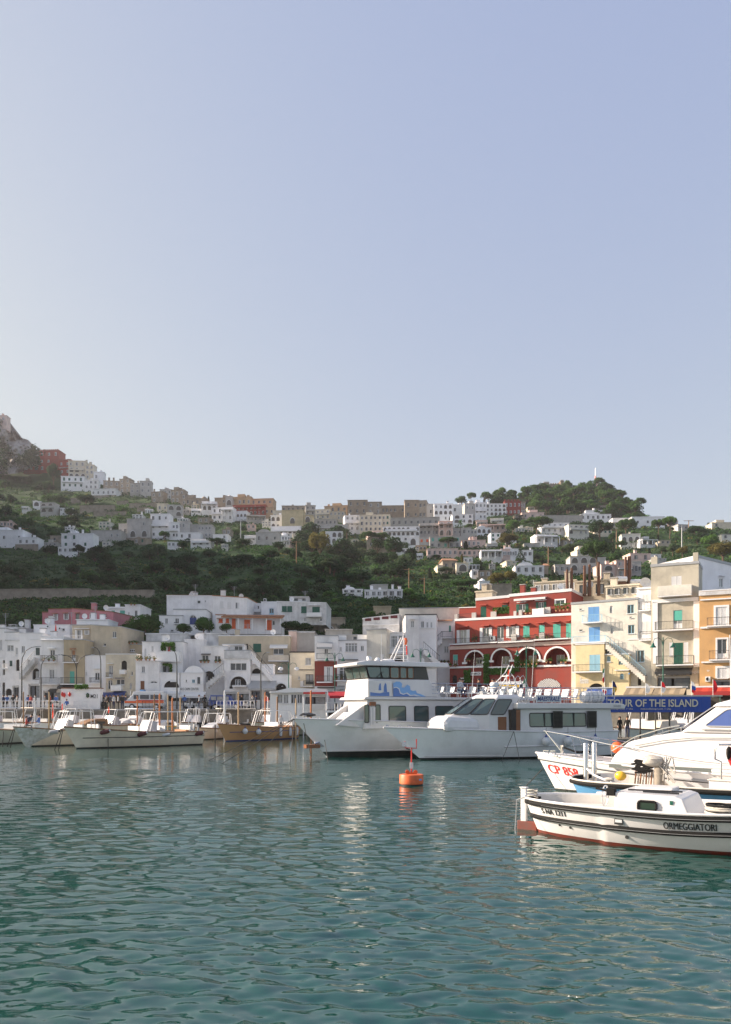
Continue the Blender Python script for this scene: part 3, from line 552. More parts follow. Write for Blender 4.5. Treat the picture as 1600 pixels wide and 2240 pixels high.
house(C5, 1016, 520, 1246, 640, 101, 0, 'tan', 'house', 'low tan house with a planted roof edge', 'k 1046 556 28 25;W 1118 558 64 25;p 1030 500 190 18', base=640, cop='G', depth=5)
house(C5, 1246, 498, 1600, 1000, 96.5, 0, 'white', 'house', 'white house with a vine over its upper door', 'w 1266 555 15 58;w 1329 531 16 52;dr 1468 532 30 50;v 1420 505 115 30;v 1415 530 40 40;v 1500 530 35 45;Bw 1384 584 200 80;w 1423 706 76 60;v 1398 688 110 20;v 1392 705 28 62;v 1492 705 18 60', cop='G', clutter=2, ref='vine-hung white house')
house(C5, 1188, 668, 1392, 1000, 94.6, 0, 'white', 'house', 'white cubic house with shrubs growing on its terrace', 'w 1242 710 27 56;sn 1231 838 35 70;a 1312 838 70 20;p 1195 632 180 30', cop='w', depth=3, ref='white cubic house')
house(C5, 1388, 770, 1572, 1000, 94.9, 0, 'bright', 'house', 'white ground floor with a wide flat arch', 'h 1435 834 150 62;q 1492 826 48 22;nw 1400 930 180 22;g 1440 955 150 60', cop='w', depth=2)
# --- second row, left
house(C5, 425, 212, 660, 400, 110, 4, 'pink', 'villa', 'pink villa with white shuttered windows above the white houses', 'w 478 254 22 52 s;eT 462 244 46 8;w 570 250 24 50 s;eT 554 240 48 8;w 640 248 20 50', base=420, cat='villa', cop='n', clutter=0, ref='pink villa')
house(C5, 632, 205, 992, 400, 108.5, 12, 'pink', 'villa', 'pink side wing with a dark doorway and satellite dish', 'wg 664 248 32 52;eT 655 240 50 7;d 782 250 40 48;k 902 264 30 18;eT 895 258 40 6', base=420, ytr=238, cop='n', clutter=2, cat='villa', depth=6)
house(C5, 372, 240, 428, 400, 112, 4, 'pink', 'villa', 'low pink lean-to beside the pink villa', 'k 398 282 14 16', base=420, cop='n', cat='annexe', depth=4)
house(C5, 672, 306, 950, 420, 104, 0, PL['bright'], 'house', 'low white rooftop house with tanks below the pink villa', 'lw 672 300 278 6', base=420, clutter=4, depth=4)
house(C5, 296, 352, 612, 470, 103, 0, 'white', 'house', 'white roof terrace with a closed red parasol', 'k 545 378 24 22;x 420 355 20 20;x 525 372 16 18', base=480, clutter=4, depth=4, cop='w', ref='white roof terrace')
house(C5, 0, 372, 200, 470, 104, 0, 'grime', 'house', 'grimy white roof house behind the railed terrace', 'bw 100 350 60 30', base=480, clutter=3, depth=4)
house(C5, 920, 196, 1096, 290, 121, 0, 'bright', 'house', 'small white house with turquoise shutters beside the long white house', 'st 978 222 28 42;st 1052 222 44 42;lw 920 196 176 10', base=310, clutter=1, depth=6)
house(C5, 1096, 175, 1230, 310, 118.5, 0, 'bright', 'house', 'white wing with one shuttered window left of the vaulted house', 'wG 1181 222 23 60;d 1121 236 14 50;p 1140 170 60 10', base=330, clutter=0, depth=6)
house(C6, -60, 92, 345, 400, 118, -3, 'white', 'villa', 'long white villa with a vaulted annexe and blue arched window', 'k 208 134 28 26;k 272 132 12 15;lw -60 90 405 6', base=420, cat='villa', clutter=5, ref='long white villa', cop='T')
house(C6, 343, 94, 643, 400, 116.5, 6, 'white', 'villa', 'white villa end with three shuttered windows', 'sw 405 142 34 54;sw 470 146 36 56;wG 543 152 16 52;sw 561 152 16 52;k 640 180 3 3', base=420, ytr=112, cat='villa', clutter=4, cop='T', ref='three-shutter villa')
house(C6, 0, 214, 285, 420, 113, -2, 'bright', 'villa', 'white vaulted annexe with a dark blue arched window', 'sd 142 285 58 55;a 140 262 62 80;w 14 290 34 44;bi 14 330 40 8;Bw 330 395 60 25', base=440, depth=5, cop='G', cat='annexe', ref='vaulted annexe')
house(C5, 1395, 268, 1600, 430, 112.5, -2, 'bright', 'villa', 'white terrace house with two small windows left of the vault', 'w 1446 290 24 46;w 1534 290 34 46;k 1494 390 26 16', base=440, depth=5, cop='G', cat='annexe')
house(C6, 370, 262, 455, 400, 111, -2, 'bright', 'house', 'small white house with one orange shutter', 'so 396 295 34 32;eT 380 288 60 7', base=430, depth=5, cop='T')
r_, f_ = house(C6, 440, 282, 945, 400, 110, -2, 'white', 'bungalow', 'white bungalow with a tiled veranda roof and orange doors', 'so 458 292 28 36;so 510 292 34 86;so 618 302 52 74;so 808 306 52 84;k 865 310 22 40', base=430, depth=6, cat='bungalow', ref='tiled bungalow')
mb = MB(r_.location); u0, u1, z0, z1 = f_.rect(430, 250, 530, 46)
mb.hexa([f_.p(u0, -1.5, z0), f_.p(u1, -1.5, z0-.1), f_.p(u1, 3, z1), f_.p(u0, 3, z1), f_.p(u0, -1.5, z0+.18), f_.p(u1, -1.5, z0+.08), f_.p(u1, 3, z1+.15), f_.p(u0, 3, z1+.15)], TILE)
for i in range(46): u = u0+(u1-u0)*(i+.5)/46; mb.tube([f_.p(u, -1.55, z0+.19), f_.p(u, 3, z1+.17)], .07, TILE, 4)
mb.build('tiled_roof', r_)
for i in range(5):
    mb = MB(r_.location); u = f_.u(455+i*122); mb.tube([f_.p(u, -1.35, f_.z(455, 400)), f_.p(u, -1.35, z0)], .07, WHITE, 6); mb.build('post', r_)
house(C6, 768, 150, 908, 300, 119, 0, 'bright', 'house', 'white house with a blue glazed door left of the green shutters', 'dl 838 204 40 54;x 790 120 24 28', base=330, clutter=0, depth=6)
house(C6, 560, 165, 770, 290, 121, 0, 'bright', 'house', 'low white porch between the white villa and green-shuttered house', 'k 735 180 14 30;eG 570 140 120 16;Bw 650 214 118 20', base=300, clutter=1, depth=4)
house(C6, 905, 146, 1335, 330, 117, 3, 'grime', 'house', 'white house with four green roller shutters and stained walls', 'sg 948 183 43 48;sg 995 183 43 48;sg 1117 185 48 56;sg 1214 190 66 52;ew 1175 172 110 8;Bw 1170 245 130 30;d 1140 285 24 44;d 1278 288 24 34', base=350, ytr=158, cop='w', clutter=3, ref='green-shuttered house')
house(C6, 1015, 104, 1182, 150, 120, 0, 'pgrey', 'pergola', 'small concrete rooftop shed on the green-shuttered house', 'k 1040 112 50 28;k 1100 112 60 28', base=160, cat='shed', depth=3)
# --- middle of the front row
house(C6, 95, 480, 262, 900, 99, 0, 'white', 'house', 'tall blank white wall with a small wooden roof hut', 'q 10 10 1 1', base=None, depth=5, clutter=2)
house(C6, 240, 538, 462, 1000, 96.6, 0, 'white', 'house', 'white house with two flower boxes under its windows', 'w 250 612 56 54;ek 246 598 82 14;w 358 618 54 56;p 224 664 104 18;p 356 664 70 18;h 262 752 96 110;k 288 800 12 60', cop='w', ref='flower-box house')
house(C6, 60, 772, 262, 1000, 95, 0, 'bright', 'house', 'low white vaulted house with a dark doorway', 'k 205 802 30 64;wl 162 826 26 28;k 105 826 13 24;zw 52 892 178 34 BUS CAPRI CENTER;nw 0 935 285 38;g 0 965 130 70;g 140 965 140 70', cop='w', depth=4, ref='bus centre')
mb = MB(); f0 = Fac(C6, 95, 262, 95.2, 0)
P, zc = arc_pts(0, f0.L, f0.z(100, 705), f0.z(100, 775)-.1, 14)
for (a, b_), (a2, b2) in zip(P, P[1:]): mb.face([f0.p(a, 0, b_), f0.p(a2, 0, b2), f0.p(a2, 3.4, b2), f0.p(a, 3.4, b_)], PL['grime'], True); mb.face([f0.p(a, 0, f0.z(100, 774)), f0.p(a2, 0, f0.z(100, 774)), f0.p(a2, 0, b2), f0.p(a, 0, b_)], PL['bright'])
o = mb.build('vault', bpy.data.objects[[o.name for o in bpy.data.objects if o.get('label') == 'low white vaulted house with a dark doorway'][0]]); o.matrix_parent_inverse = Matrix.Translation(-o.parent.location)
house(C6, 445, 575, 672, 1000, 95.6, 0, 'white', 'house', 'white house with a grimy parapet and a wide striped arch', 'lG 445 578 225 66;w 496 682 143 64;h 496 798 144 90 T;w 540 826 46 56;bw 524 880 120 3;h 488 880 30 26;q 583 898 30 24;jG 300 750 150 120 u;gw 455 935 90 90;gw 550 935 110 90', cop='G', ref='striped-arch house')
house(C6, 430, 522, 620, 600, 99, 0, 'bright', 'house', 'small white attic with a wide window', 'w 533 533 72 38;ew 430 520 185 6', base=600, depth=4, cop='G')
house(C6, 394, 446, 1020, 900, 101, 0, 'ltan', 'house', 'big beige house with a green shutter and long balcony', 'sg 697 512 70 70;d 873 556 90 62;nw 846 520 156 22;Bc 836 616 180 46;w 912 706 38 54;k 840 736 34 50;h 624 512 30 50', cop='w', clutter=3, ref='big beige house')
house(C6, 660, 790, 1012, 1000, 96.2, 0, 'bright', 'shop', 'white shop front under the beige house with a slate blue awning', 'h 686 726 1 1;nG 672 836 230 72;h 896 860 92 100 T;gk 680 915 90 90;g 790 915 110 90;w 950 880 3 3', cop='w', depth=5, cat='shop', ref='slate awning shop')
house(C6, 670, 700, 872, 830, 96.8, 0, 'bright', 'staircase', 'white stepped stairway falling to the right past the beige house', 'h 686 728 80 46;jw 672 590 192 215', base=850, depth=2, cat='staircase')
house(C6, 1018, 588, 1236, 1000, 99.4, 0, 'cream', 'house', 'pale grey-green house with a dark lattice door', 'wG 1153 636 50 62;k 1090 796 16 26;dk 1156 780 68 88;bi 1140 838 90 44;lk 1018 586 214 5;lk 1075 738 158 5;q 1110 840 34 50', cop='k', depth=6, ref='lattice-door house')
house(C6, 1070, 410, 1236, 640, 103.5, 0, 'pgrey', 'house', 'blank grey plastered block behind the lattice-door house', 'lG 1070 408 166 10', base=640, depth=5, cop='G')
house(C6, 1008, 405, 1076, 640, 102.6, 0, 'pink', 'house', 'narrow pinkish wall strip between the beige and grey blocks', '', base=640, depth=5, cop='G') if False else house(C6, 1008, 405, 1076, 640, 102.6, 0, 'ppink', 'house', 'narrow pale pink wall between the beige and grey blocks', '', base=640, depth=5, cop='G')
house(C7, 35, 445, 240, 1000, 94.5, 0, 'white', 'house', 'house white above and dark red below with a striped curved awning', 'd 120 556 32 60;nG 58 498 132 52;bi 54 600 146 50;w 140 715 30 128 s;bi 56 797 136 50;ek 60 890 150 12', cop='G', depth=7, ref='red and white house')
rr = [o for o in bpy.data.objects if o.get('label', '').startswith('house white above')][0]; fr_ = Fac(C7, 35, 240, 94.5, 0); mb = MB(rr.location)
for a in ((35, 118, 665, 885), (195, 230, 665, 885), (118, 195, 665, 712), (118, 195, 855, 885)): u0, u1, z0, z1 = fr_.rect(a[0], a[2], a[1]-a[0], a[3]-a[2]); fr_.box(mb, u0, u1, -.03, -.004, z0, z1, PL['dred'])
mb.build('red_render', rr)
house(C7, 238, 490, 492, 1000, 94.8, 0, 'bright', 'house', 'white house with a great arched window over a planted balcony', 'w 253 541 20 38;W 303 506 106 78;w 438 529 28 48;a 250 673 142 158;ek 245 648 172 10;bi 206 782 222 52 p;k 438 760 26 26;nG 215 878 80 20;k 255 892 35 26;h 300 870 80 50', cop='G', depth=6, ytr=482, ref='great arched window house')
house(C7, 235, 440, 525, 560, 97.5, 0, 'pgrey', 'terrace', 'grey roof terrace wall above the great arched window', 'Bw 237 446 76 40;Bw 410 440 112 40;k 370 446 36 36', base=560, depth=5, cop='G', cat='terrace')
house(C7, 490, 395, 662, 1000, 95.2, 14, 'ivory', 'house', 'warm cream side house with a sloping parapet and no windows', 'q 605 604 38 4;q 612 610 26 80', cop='G', depth=7, ytr=385, ref='windowless cream house')
house(C7, 652, 420, 832, 1000, 96.8, 0, 'bright', 'house', 'white house with tall terrace windows and outdoor chairs', 'W 705 443 52 102;w 770 440 28 104;w 814 440 15 104;bw 678 546 150 50;h 722 635 90 60', cop='w', depth=7, ref='terrace window house')
house(C7, 828, 262, 948, 1000, 96.5, 0, 'white', 'tower_house', 'white tower house with one shuttered window', 'w 877 313 29 57;ew 865 292 52 8;q 950 640 44 46', cop='k', depth=8, cat='house', ref='white tower house')
house(C7, 944, 262, 1100, 1000, 98, 8, 'bright', 'house', 'white bay house with three small upper windows', 'w 966 315 26 57;w 1012 323 18 50;w 1048 323 17 50;lw 955 372 130 8;w 948 642 48 46;jw 992 560 140 125', cop='k', depth=8, ref='white bay house')
house(C7, 1096, 315, 1262, 1000, 101.6, 6, 'bright', 'house', 'white stair house with a turquoise arched door beside the red building', 'at 1210 352 18 58;eT 1095 302 145 16;bi 1142 410 98 52;jw 1052 470 100 90 u;w 1168 534 40 58;p 1100 670 150 16;lw 1150 462 90 14', cop='G', depth=8, ref='turquoise door house')
house(C7, 455, 296, 775, 420, 104, 8, 'grime', 'terrace', 'long roof terrace with dark red panels in its parapet', 'qR 476 290 54 24;qR 550 282 56 24;qR 624 274 58 24;qR 700 264 60 26;lw 455 345 320 6', base=430, depth=6, ytr=258, cop='w', cat='terrace', ref='red-panelled terrace')
house(C7, 775, 208, 1310, 400, 106, 4, 'ivory', 'house', 'long cream wall with a curved gable behind the tower house', 'w 1215 330 3 3', base=420, depth=5, ytr=200, cop='G', ref='long cream wall')
# --- red building, cream, beige, orange on the right
house(C8, 108, 628, 1312, 1040, 99.8, 33, 'dred', 'red_building', 'dark red arcaded building with white arches and a pharmacy below', 'w 137 720 50 98 H;A 262 690 180 140;A 520 672 185 158;A 770 660 210 168;A 1040 655 220 162;lp 98 612 1220 34;lw 105 832 360 18;lw 465 826 840 18;p 108 815 85 25;p 270 770 60 20;p 790 772 190 50;v 745 740 40 140;v 790 800 180 40;p 1035 770 90 35;p 1180 770 90 35;v 445 720 50 290;v 255 870 60 120;v 480 850 260 60;zw 312 888 102 34 FARMACIA;h 130 920 50 75;L 958 952 230 88;q 210 945 40 36;nw 560 990 270 18;qy 600 1010 220 22', cop='w', depth=9, ref='red arcaded building', top=.2)
house(C8, 160, 395, 1290, 640, 99.6, 33, 'red', 'red_building', 'red upper storey with a long balcony and shuttered windows', 'w 207 480 64 134 s;er 190 442 95 18;w 430 458 60 152 s;er 418 430 82 14;d 568 450 66 150;er 554 428 86 14;w 688 445 64 108 s;er 676 420 78 14;st 822 440 62 104;er 805 412 82 14;w 972 430 60 128 H;er 950 404 84 14;st 1112 422 74 134;er 1096 394 84 14;st 1238 416 50 156;er 1222 388 62 14;bi 170 560 420 50;bi 600 545 340 50;bi 950 520 330 50;P 440 545 60 60;P 718 525 48 70;P 990 512 50 70;x 512 542 44 42;p 330 530 60 70;p 845 550 50 30;p 950 552 90 30;p 1040 552 100 24;v 1130 230 150 4', base=640, ytr=338, cop='w', depth=9, top=.3, ref='red balcony storey')
house(C8, 362, 196, 700, 400, 99.9, 26, 'red', 'red_building', 'bright red top storey, sunlight painted in, with a tall green door', 'sg 408 252 56 112;er 398 232 72 14;sg 615 236 58 28;er 604 206 80 14;v 535 262 165 60;P 515 305 55 50;P 332 315 40 55', base=420, ytr=165, cop='w', depth=8, top=.35, ref='red top storey')  # sunlit part of the red wall, its light put into a brighter plaster
house(C8, 688, 158, 1290, 400, 97.0, 30, 'dred', 'red_building', 'dark red penthouse, shade painted in, with open green shutters and a white awning', 'd 786 228 56 78 S;ew 770 206 90 10;w 972 208 48 60 S;ew 945 186 108 12;w 1140 190 84 44 T;nw 748 168 305 10;Bw 930 280 110 52;p 1130 240 145 60;p 560 300 10 5;P 740 300 26 50;P 790 290 30 50;P 1045 262 50 60;p 830 290 90 40', base=420, ytr=104, cop='w', depth=8, top=.35, clutter=5, ref='dark red penthouse')  # shaded part of the red wall, its shade put into a darker plaster
house(C8, 200, 268, 375, 420, 101.5, 26, 'red', 'red_building', 'low red terrace wall left of the tall green door', 'bi 205 330 160 46;P 165 330 30 60', base=440, ytr=262, cop='w', depth=5, cat='terrace')
house(C9, 45, 545, 690, 1400, 90.3, 31, 'ivory', 'apartment_building', 'pale cream apartment building with blue shutters and an outside stair', 'sb 210 566 108 146;bl 162 650 192 70;sb 216 764 108 146;bl 62 855 325 58;a 419 556 30 72;a 427 754 30 72;wl 590 546 64 84;wl 597 742 62 84;wl 674 990 80 114;k 124 584 24 14;k 124 786 32 16;k 610 662 26 12;jy 400 915 380 345;lG 55 915 345 14', cop='G', depth=9, ytr=494, top=.25, clutter=0, ref='cream blue-shuttered building')
house(C9, 680, 392, 840, 900, 86.6, 31, 'bright', 'apartment_building', 'narrow white tower with closed white shutters and two balconies', 'sw 738 446 82 70;bi 712 524 118 80;sw 722 708 112 110;bi 718 812 116 78;lw 685 380 150 14', base=980, cop='w', depth=8, ref='narrow white tower')
house(C9, 600, 890, 850, 1400, 86.9, 31, 'ivory', 'apartment_building', 'cream lower wall between the stair and the gelateria', 'wl 672 990 84 116;h 655 1220 70 110', cop='w', depth=5)
house(C9, 88, 938, 366, 1400, 88.9, 31, 'ltyellow', 'house', 'yellow house front with a pale blue double door', 'sl 222 1032 104 158;bi 72 1130 290 66;lw 100 1198 270 12;h 215 1310 180 60;y 130 1250 82 62 Ristorante', cop='w', depth=4, cat='house', ref='yellow house')
house(C9, 362, 1036, 606, 1400, 87.4, 31, 'ltyellow', 'house', 'small yellow house below the outside stair with arched windows', 'wl 392 1048 36 52;al 504 1066 44 64;al 518 1214 38 58;lw 470 1178 135 8;sb 606 1214 2 2', cop='w', depth=4, ref='small yellow house')
house(C9, 820, 180, 1284, 1400, 85.0, 29, 'beige', 'apartment_building', 'tall beige apartment building with a stone balcony and green door', 'sw 1018 268 100 92;By 896 366 325 94;lw 830 486 455 34;lw 836 520 50 280;lw 1234 512 58 640;d 1036 598 90 180 H;bi 866 712 370 80;lG 838 792 400 12;lw 842 820 44 300;sg 1042 916 90 204;sw 998 912 38 130;sw 1140 910 44 190;bi 878 1046 362 84;lw 870 1130 420 12;nk 866 1160 360 44;zk 872 1208 345 26 PIZZERIA GELATERIA PASTICCERIA;gk 880 1240 320 130;y 1212 1184 96 34 augusto', cop='G', depth=10, ytr=145, top=.3, ref='tall beige building')
house(C9, 1282, 160, 1760, 600, 83.4, 24, 'bright', 'apartment_building', 'white upper storey with small windows above the orange building', 'w 1484 290 36 84;ew 1476 262 60 10;w 1596 300 30 80', base=440, ytr=70, cop='w', depth=7, ref='white upper storey') if False else house(C9, 1276, 88, 1760, 600, 86, -24, 'bright', 'apartment_building', 'white upper storey with small windows above the orange building', 'w 1484 290 36 84;ew 1476 262 60 10;w 1596 300 30 80', base=440, ytr=205, cop='G', depth=6, top=.3, ref='white upper storey')
house(C9, 1290, 420, 1760, 1400, 81.6, 27, 'orange', 'apartment_building', 'orange building with white window frames and iron balconies', 's 1450 568 110 178 T;bi 1366 672 420 76;lw 1298 482 460 12;d 1464 880 94 194 T;bi 1386 994 400 84;lw 1300 752 460 18;s 1466 1160 100 100 T;lw 1310 1094 450 14;x 1350 1245 48 50;gk 1420 1272 200 60;lG 1284 410 476 36;w 1596 880 70 190;y 1362 1180 26 14 o', cop='w', depth=9, ref='orange building')
for t_ in ((860, 80, 60, 180), (1230, 38, 50, 130)):
    r_ = [o for o in bpy.data.objects if o.get('label', '').startswith('tall beige')][0]; f_ = Fac(C9, 820, 1284, 85, 29); u0, u1, z0, z1 = f_.rect(820 if t_[0] == 860 else 1228, t_[1], t_[2], 90); mb = MB(r_.location); f_.box(mb, u0, u1, .0, .8, z0, z1, PL['beige']); mb.build('chimney', r_)
# ---------------------------------------------------------------- houses climbing the hillside
K1 = (0, 880, 4.0); K2 = (400, 1040, 4.0); K3 = (750, 1040, 4.0); K4 = (1100, 1020, 3.2)
def unit_window(mat, kind):
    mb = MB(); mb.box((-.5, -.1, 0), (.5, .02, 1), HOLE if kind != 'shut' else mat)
    if kind != 'shut':
        for a in (((-.5, -.14, 0), (-.42, -.1, 1)), ((.42, -.14, 0), (.5, -.1, 1)), ((-.42, -.14, .93), (.42, -.1, 1)), ((-.04, -.13, 0), (.04, -.1, .93))): mb.box(*a, mat)
        mb.box((-.56, -.22, -.06), (.56, -.1, 0), FRAME); mb.box((-.40, -.115, .04), (-.06, -.102, .92), GLASS); mb.box((.06, -.115, .04), (.40, -.102, .92), GLASS2)
    else:
        for i in range(7): mb.box((-.46, -.13, .05+i*.13), (.46, -.1, .1+i*.13), mat)
    return mb.data('window')
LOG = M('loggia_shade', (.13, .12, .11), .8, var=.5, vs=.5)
def unit_arch(glass=True):
    mb = MB(); P = [(-.5*math.cos(math.pi*i/10), .5+.5*math.sin(math.pi*i/10)) for i in range(11)]
    for (a, b_), (a2, b2) in zip(P, P[1:]):
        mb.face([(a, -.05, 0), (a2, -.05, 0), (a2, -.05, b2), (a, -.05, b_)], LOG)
        mb.hexa([(a, -.12, b_), (a2, -.12, b2), (a2, .02, b2), (a, .02, b_), (a*1.16, -.12, .5+(b_-.5)*1.16), (a2*1.16, -.12, .5+(b2-.5)*1.16), (a2*1.16, .02, .5+(b2-.5)*1.16), (a*1.16, .02, .5+(b_-.5)*1.16)], FRAME)
    return mb.data('arched_opening')
UW = {'w': unit_window(FRAME, 'w'), 'n': unit_window(BROWN, 'w'), 'g': unit_window(GREEN, 'shut'), 's': unit_window(FRAME, 'shut'), 't': unit_window(TEAL, 'shut'), 'a': unit_arch(), 'k': unit_window(DARK, 'w'), 'o': unit_window(ORANGE, 'shut')}
FR = []; P0 = (0, 0, 1.0)
def fh(T, x0, y0, x1, y1, pl, label, grid='w32', ref=None, cat='house', opt='', yaw=None, depth=None, Y=None, name=None, group=None):
    """far house: grid = window kinds, then columns and rows; opt letters: c chimneys, p parapet, v vault, t terrace with posts, b balcony, x crenels, d dome, B basement wall"""
    rnd = random.Random(int(x0*7+y0*13)); yaw = rnd.uniform(-10, 12) if yaw is None else yaw
    pyb = T[1]+y1/T[2]; Y = (Y or Yof(pyb))-1.5; f = Fac(T, x0, x1, Y, yaw); zt, zb = f.z((x0+x1)/2, y0), f.z((x0+x1)/2, y1); Lw = f.L; h = zt-zb; D = depth or max(6, min(14, Lw*.6)); wall = PL[pl]
    FR.append((T[0]+x0/T[2], T[1]+y0/T[2], T[0]+x1/T[2], pyb)); root = empty(name or ('villa' if cat == 'villa' else cat.replace(' ', '_')), f.p(0, 0, zb), label, cat, group, -R(yaw)); mb = MB()
    mb.box((0, 0, -6), (Lw, D, h), wall); mb.build('wall', root); rm = MB(); e = .12*max(1, Y/250)
    rm.box((-e, -e, h), (Lw+e, D+e, h+.18*max(1, Y/300)), wall if 'R' not in opt else ROOFG)
    if 'x' in opt:
        n_ = max(5, int(Lw/1.6))
        for i in range(n_): rm.box((Lw*i/n_, -e, h+.1), (Lw*(i+.55)/n_, .5, h+1.1), wall)
    if 'T' in opt: rm.hexa([(-.4, -.4, h+.2), (Lw+.4, -.4, h+.2), (Lw+.4, D+.4, h+.2), (-.4, D+.4, h+.2), (Lw*.1, D*.5, h+.2+D*.2), (Lw*.9, D*.5, h+.2+D*.2), (Lw*.9, D*.55, h+.2+D*.2), (Lw*.1, D*.55, h+.2+D*.2)], TILE)
    ro = rm.build('roof', root)
    if 'v' in opt:
        vb = MB(); n_ = 10; a0, a1 = Lw*.08, Lw*.62; P = [(a0+(a1-a0)*(.5-.5*math.cos(math.pi*i/n_)), h+.1+min(1.6, Lw*.14)*math.sin(math.pi*i/n_)) for i in range(n_+1)]
        for (a, b_), (a2, b2) in zip(P, P[1:]): vb.face([(a, .4, b_), (a2, .4, b2), (a2, D-.5, b2), (a, D-.5, b_)], wall, True); vb.face([(a, .4, h), (a2, .4, h), (a2, .4, b2), (a, .4, b_)], wall)
        vb.build('vault', ro)
    if 'd' in opt: db = MB(); db.lathe((Lw*.5, D*.4, h), [(Lw*.36*math.cos(i*.26), Lw*.40*math.sin(i*.26)) for i in range(6)]+[(.3, Lw*.42)], wall, 14); db.build('dome', ro)
    for i in range(opt.count('c')):
        cb = MB(); u = rnd.uniform(.08, .9)*Lw; q = rnd.uniform(.5, .9)*max(1, Y/300); v = rnd.uniform(.3, D*.6); hh = rnd.uniform(.8, 1.8)*max(1, Y/350); cb.box((u, v, h), (u+q, v+q, h+hh), wall); cb.box((u-.1, v-.1, h+hh), (u+q+.1, v+q+.1, h+hh+.15), ROOFG); cb.build('chimney', ro)
    for i in range(opt.count('m')):   # smaller rooftop storey
        cb = MB(); u = rnd.uniform(.05, .5)*Lw; q = Lw*rnd.uniform(.25, .45); cb.box((u, D*.3, h), (u+q, D*.9, h+2.4*max(.8, Y/450)), wall); cb.build('roof_room', ro)
    if 't' in opt:
        tb = MB(); n_ = max(3, int(Lw/3))
        for i in range(n_+1): u = Lw*i/n_; tb.box((u-.16, -2.2, 0), (u+.16, -1.9, h*.75), wall)
        tb.box((-.1, -2.4, h*.75), (Lw+.1, 0, h*.75+.25), wall); tb.build('pergola', root)
    if 'b' in opt:
        bb = MB(); bb.box((Lw*.06, -1.1, h*.48), (Lw*.94, 0, h*.48+.16), WHITE); bb.box((Lw*.06, -1.1, h*.48+.16), (Lw*.94, -1.02, h*.48+.95), wall); bb.build('balcony', root)
    if 'B' in opt: bb = MB(); bb.box((-.5, -.5, -6), (Lw+.5, -.01, .4), PL['stone']); bb.build('base_wall', root)
    kinds = ''.join(c for c in grid if c.isalpha()); nums = [c for c in grid if c.isdigit()]
    if nums:
        nc, nr = int(nums[0]), int(nums[1]); wk = max(.95, .85*Y/330); 
        for r_ in range(nr):
            for c_ in range(nc):
                if rnd.random() < .08: continue
                k = kinds[(c_+r_*2+rnd.randrange(2)) % len(kinds)]; hh = min(h/nr*.58, wk*rnd.choice([1.25, 1.4, 1.7])); ww = min(Lw/nc*.62, wk*rnd.uniform(.85, 1.1))
                if k == 'a': ww = min(Lw/nc*.62, wk*2.3); hh = min(h/nr*.72, ww*1.25)
                o = bpy.data.objects.new('window' if k != 'a' else 'arched_opening', UW[k]); COL.objects.link(o); o.parent = root
                o.location = (Lw*(c_+.5)/nc+rnd.uniform(-.06, .06)*Lw/nc, -.002, h*(r_+.5)/nr-hh*.45+(0 if k != 'a' else -.1)); o.scale = (ww, 1.0, hh)
    if ref: LAND.append((T[0]+(x0+x1)/2/T[2], T[1]+(y0+y1)/2/T[2], ref))
    return root
# far left town
fh(K1, -60, 118, 60, 170, 'ppink', 'small pale villa on the very top of the grey crag', 'w21', 'villa on the crag', 'villa', 'c', 0, Y=575)
fh(K1, 340, 425, 520, 605, 'red', 'tall red villa with white window frames right beside the crag', 'w33', 'tall red villa', 'villa', 'xc')
fh(K1, 208, 500, 345, 600, 'red', 'red arcaded wing under the crag', 'aw32', 'red arcaded wing', 'villa', 'b')
fh(K1, 345, 500, 420, 602, 'dred', 'small red annexe with bluish windows before the tall red villa', 'w22', None, 'villa')
fh(K1, -80, 478, 140, 520, 'dred', 'long low red wall at the far left under the crag', '', None, 'wall', '', 0)
fh(K1, 100, 515, 205, 580, 'grey', 'low grey arcade left of the red wing', 'a31', None, 'house')
fh(K1, 515, 505, 620, 640, 'red', 'red house with a roof terrace between the red and beige villas', 'w22', 'red terrace house', 'house', 'bc')
fh(K1, 600, 515, 752, 670, 'cream', 'broad beige hotel with arched balconies on the left skyline', 'wa33', 'beige hotel', 'hotel', 'bc')
fh(K1, 748, 550, 822, 675, 'cream', 'beige hotel wing with roof pergola', 'w23', None, 'hotel', 'c')
fh(K1, 820, 612, 912, 690, 'bright', 'white cube house right of the beige hotel', 'kw21', 'white cube house', 'house', 'c')
fh(K1, 535, 650, 738, 752, 'bright', 'long white house with green shutters under the beige hotel', 'g42', 'long green-shuttered house', 'house', 'b')
fh(K1, 738, 680, 860, 762, 'white', 'white house with small windows right of the long green-shuttered house', 'w32', None, 'house', 'c')
fh(K1, 800, 760, 1014, 820, 'white', 'low white house on a beige retaining base', 'w51', 'low white house on its base', 'house', 'B')
fh(K1, 906, 690, 1050, 790, 'stone', 'unplastered grey stone house with irregular roof', 'w32', 'grey stone house', 'house', 'cc')
fh(K1, 1048, 672, 1140, 790, 'stone', 'taller grey stone house with a roof room', 'w23', None, 'house', 'mc')
fh(K1, 1138, 710, 1226, 800, 'grey', 'grey ruinous house with a white door', 'w22', None, 'house', 'c')
fh(K1, 1225, 692, 1328, 800, 'pgrey', 'pale grey house with a slanted roof wall on the skyline', 'w22', 'slant-roofed grey house', 'house', 'cm')
fh(K1, 1325, 785, 1428, 880, 'stone', 'stone house with a white lower storey', 'w22', None, 'house', 'c')
fh(K1, 1400, 765, 1505, 850, 'pgrey', 'pale house behind the stone terraces', 'w32', None, 'house', 'cc')
fh(K1, 1500, 768, 1610, 885, 'stone', 'brownish block on the skyline left of the dome', 'w32', 'brownish skyline block', 'house', 'cm')
fh(K1, 290, 868, 360, 915, 'white', 'small white vaulted house alone on the green slope', 'a11', None, 'house', 'v')
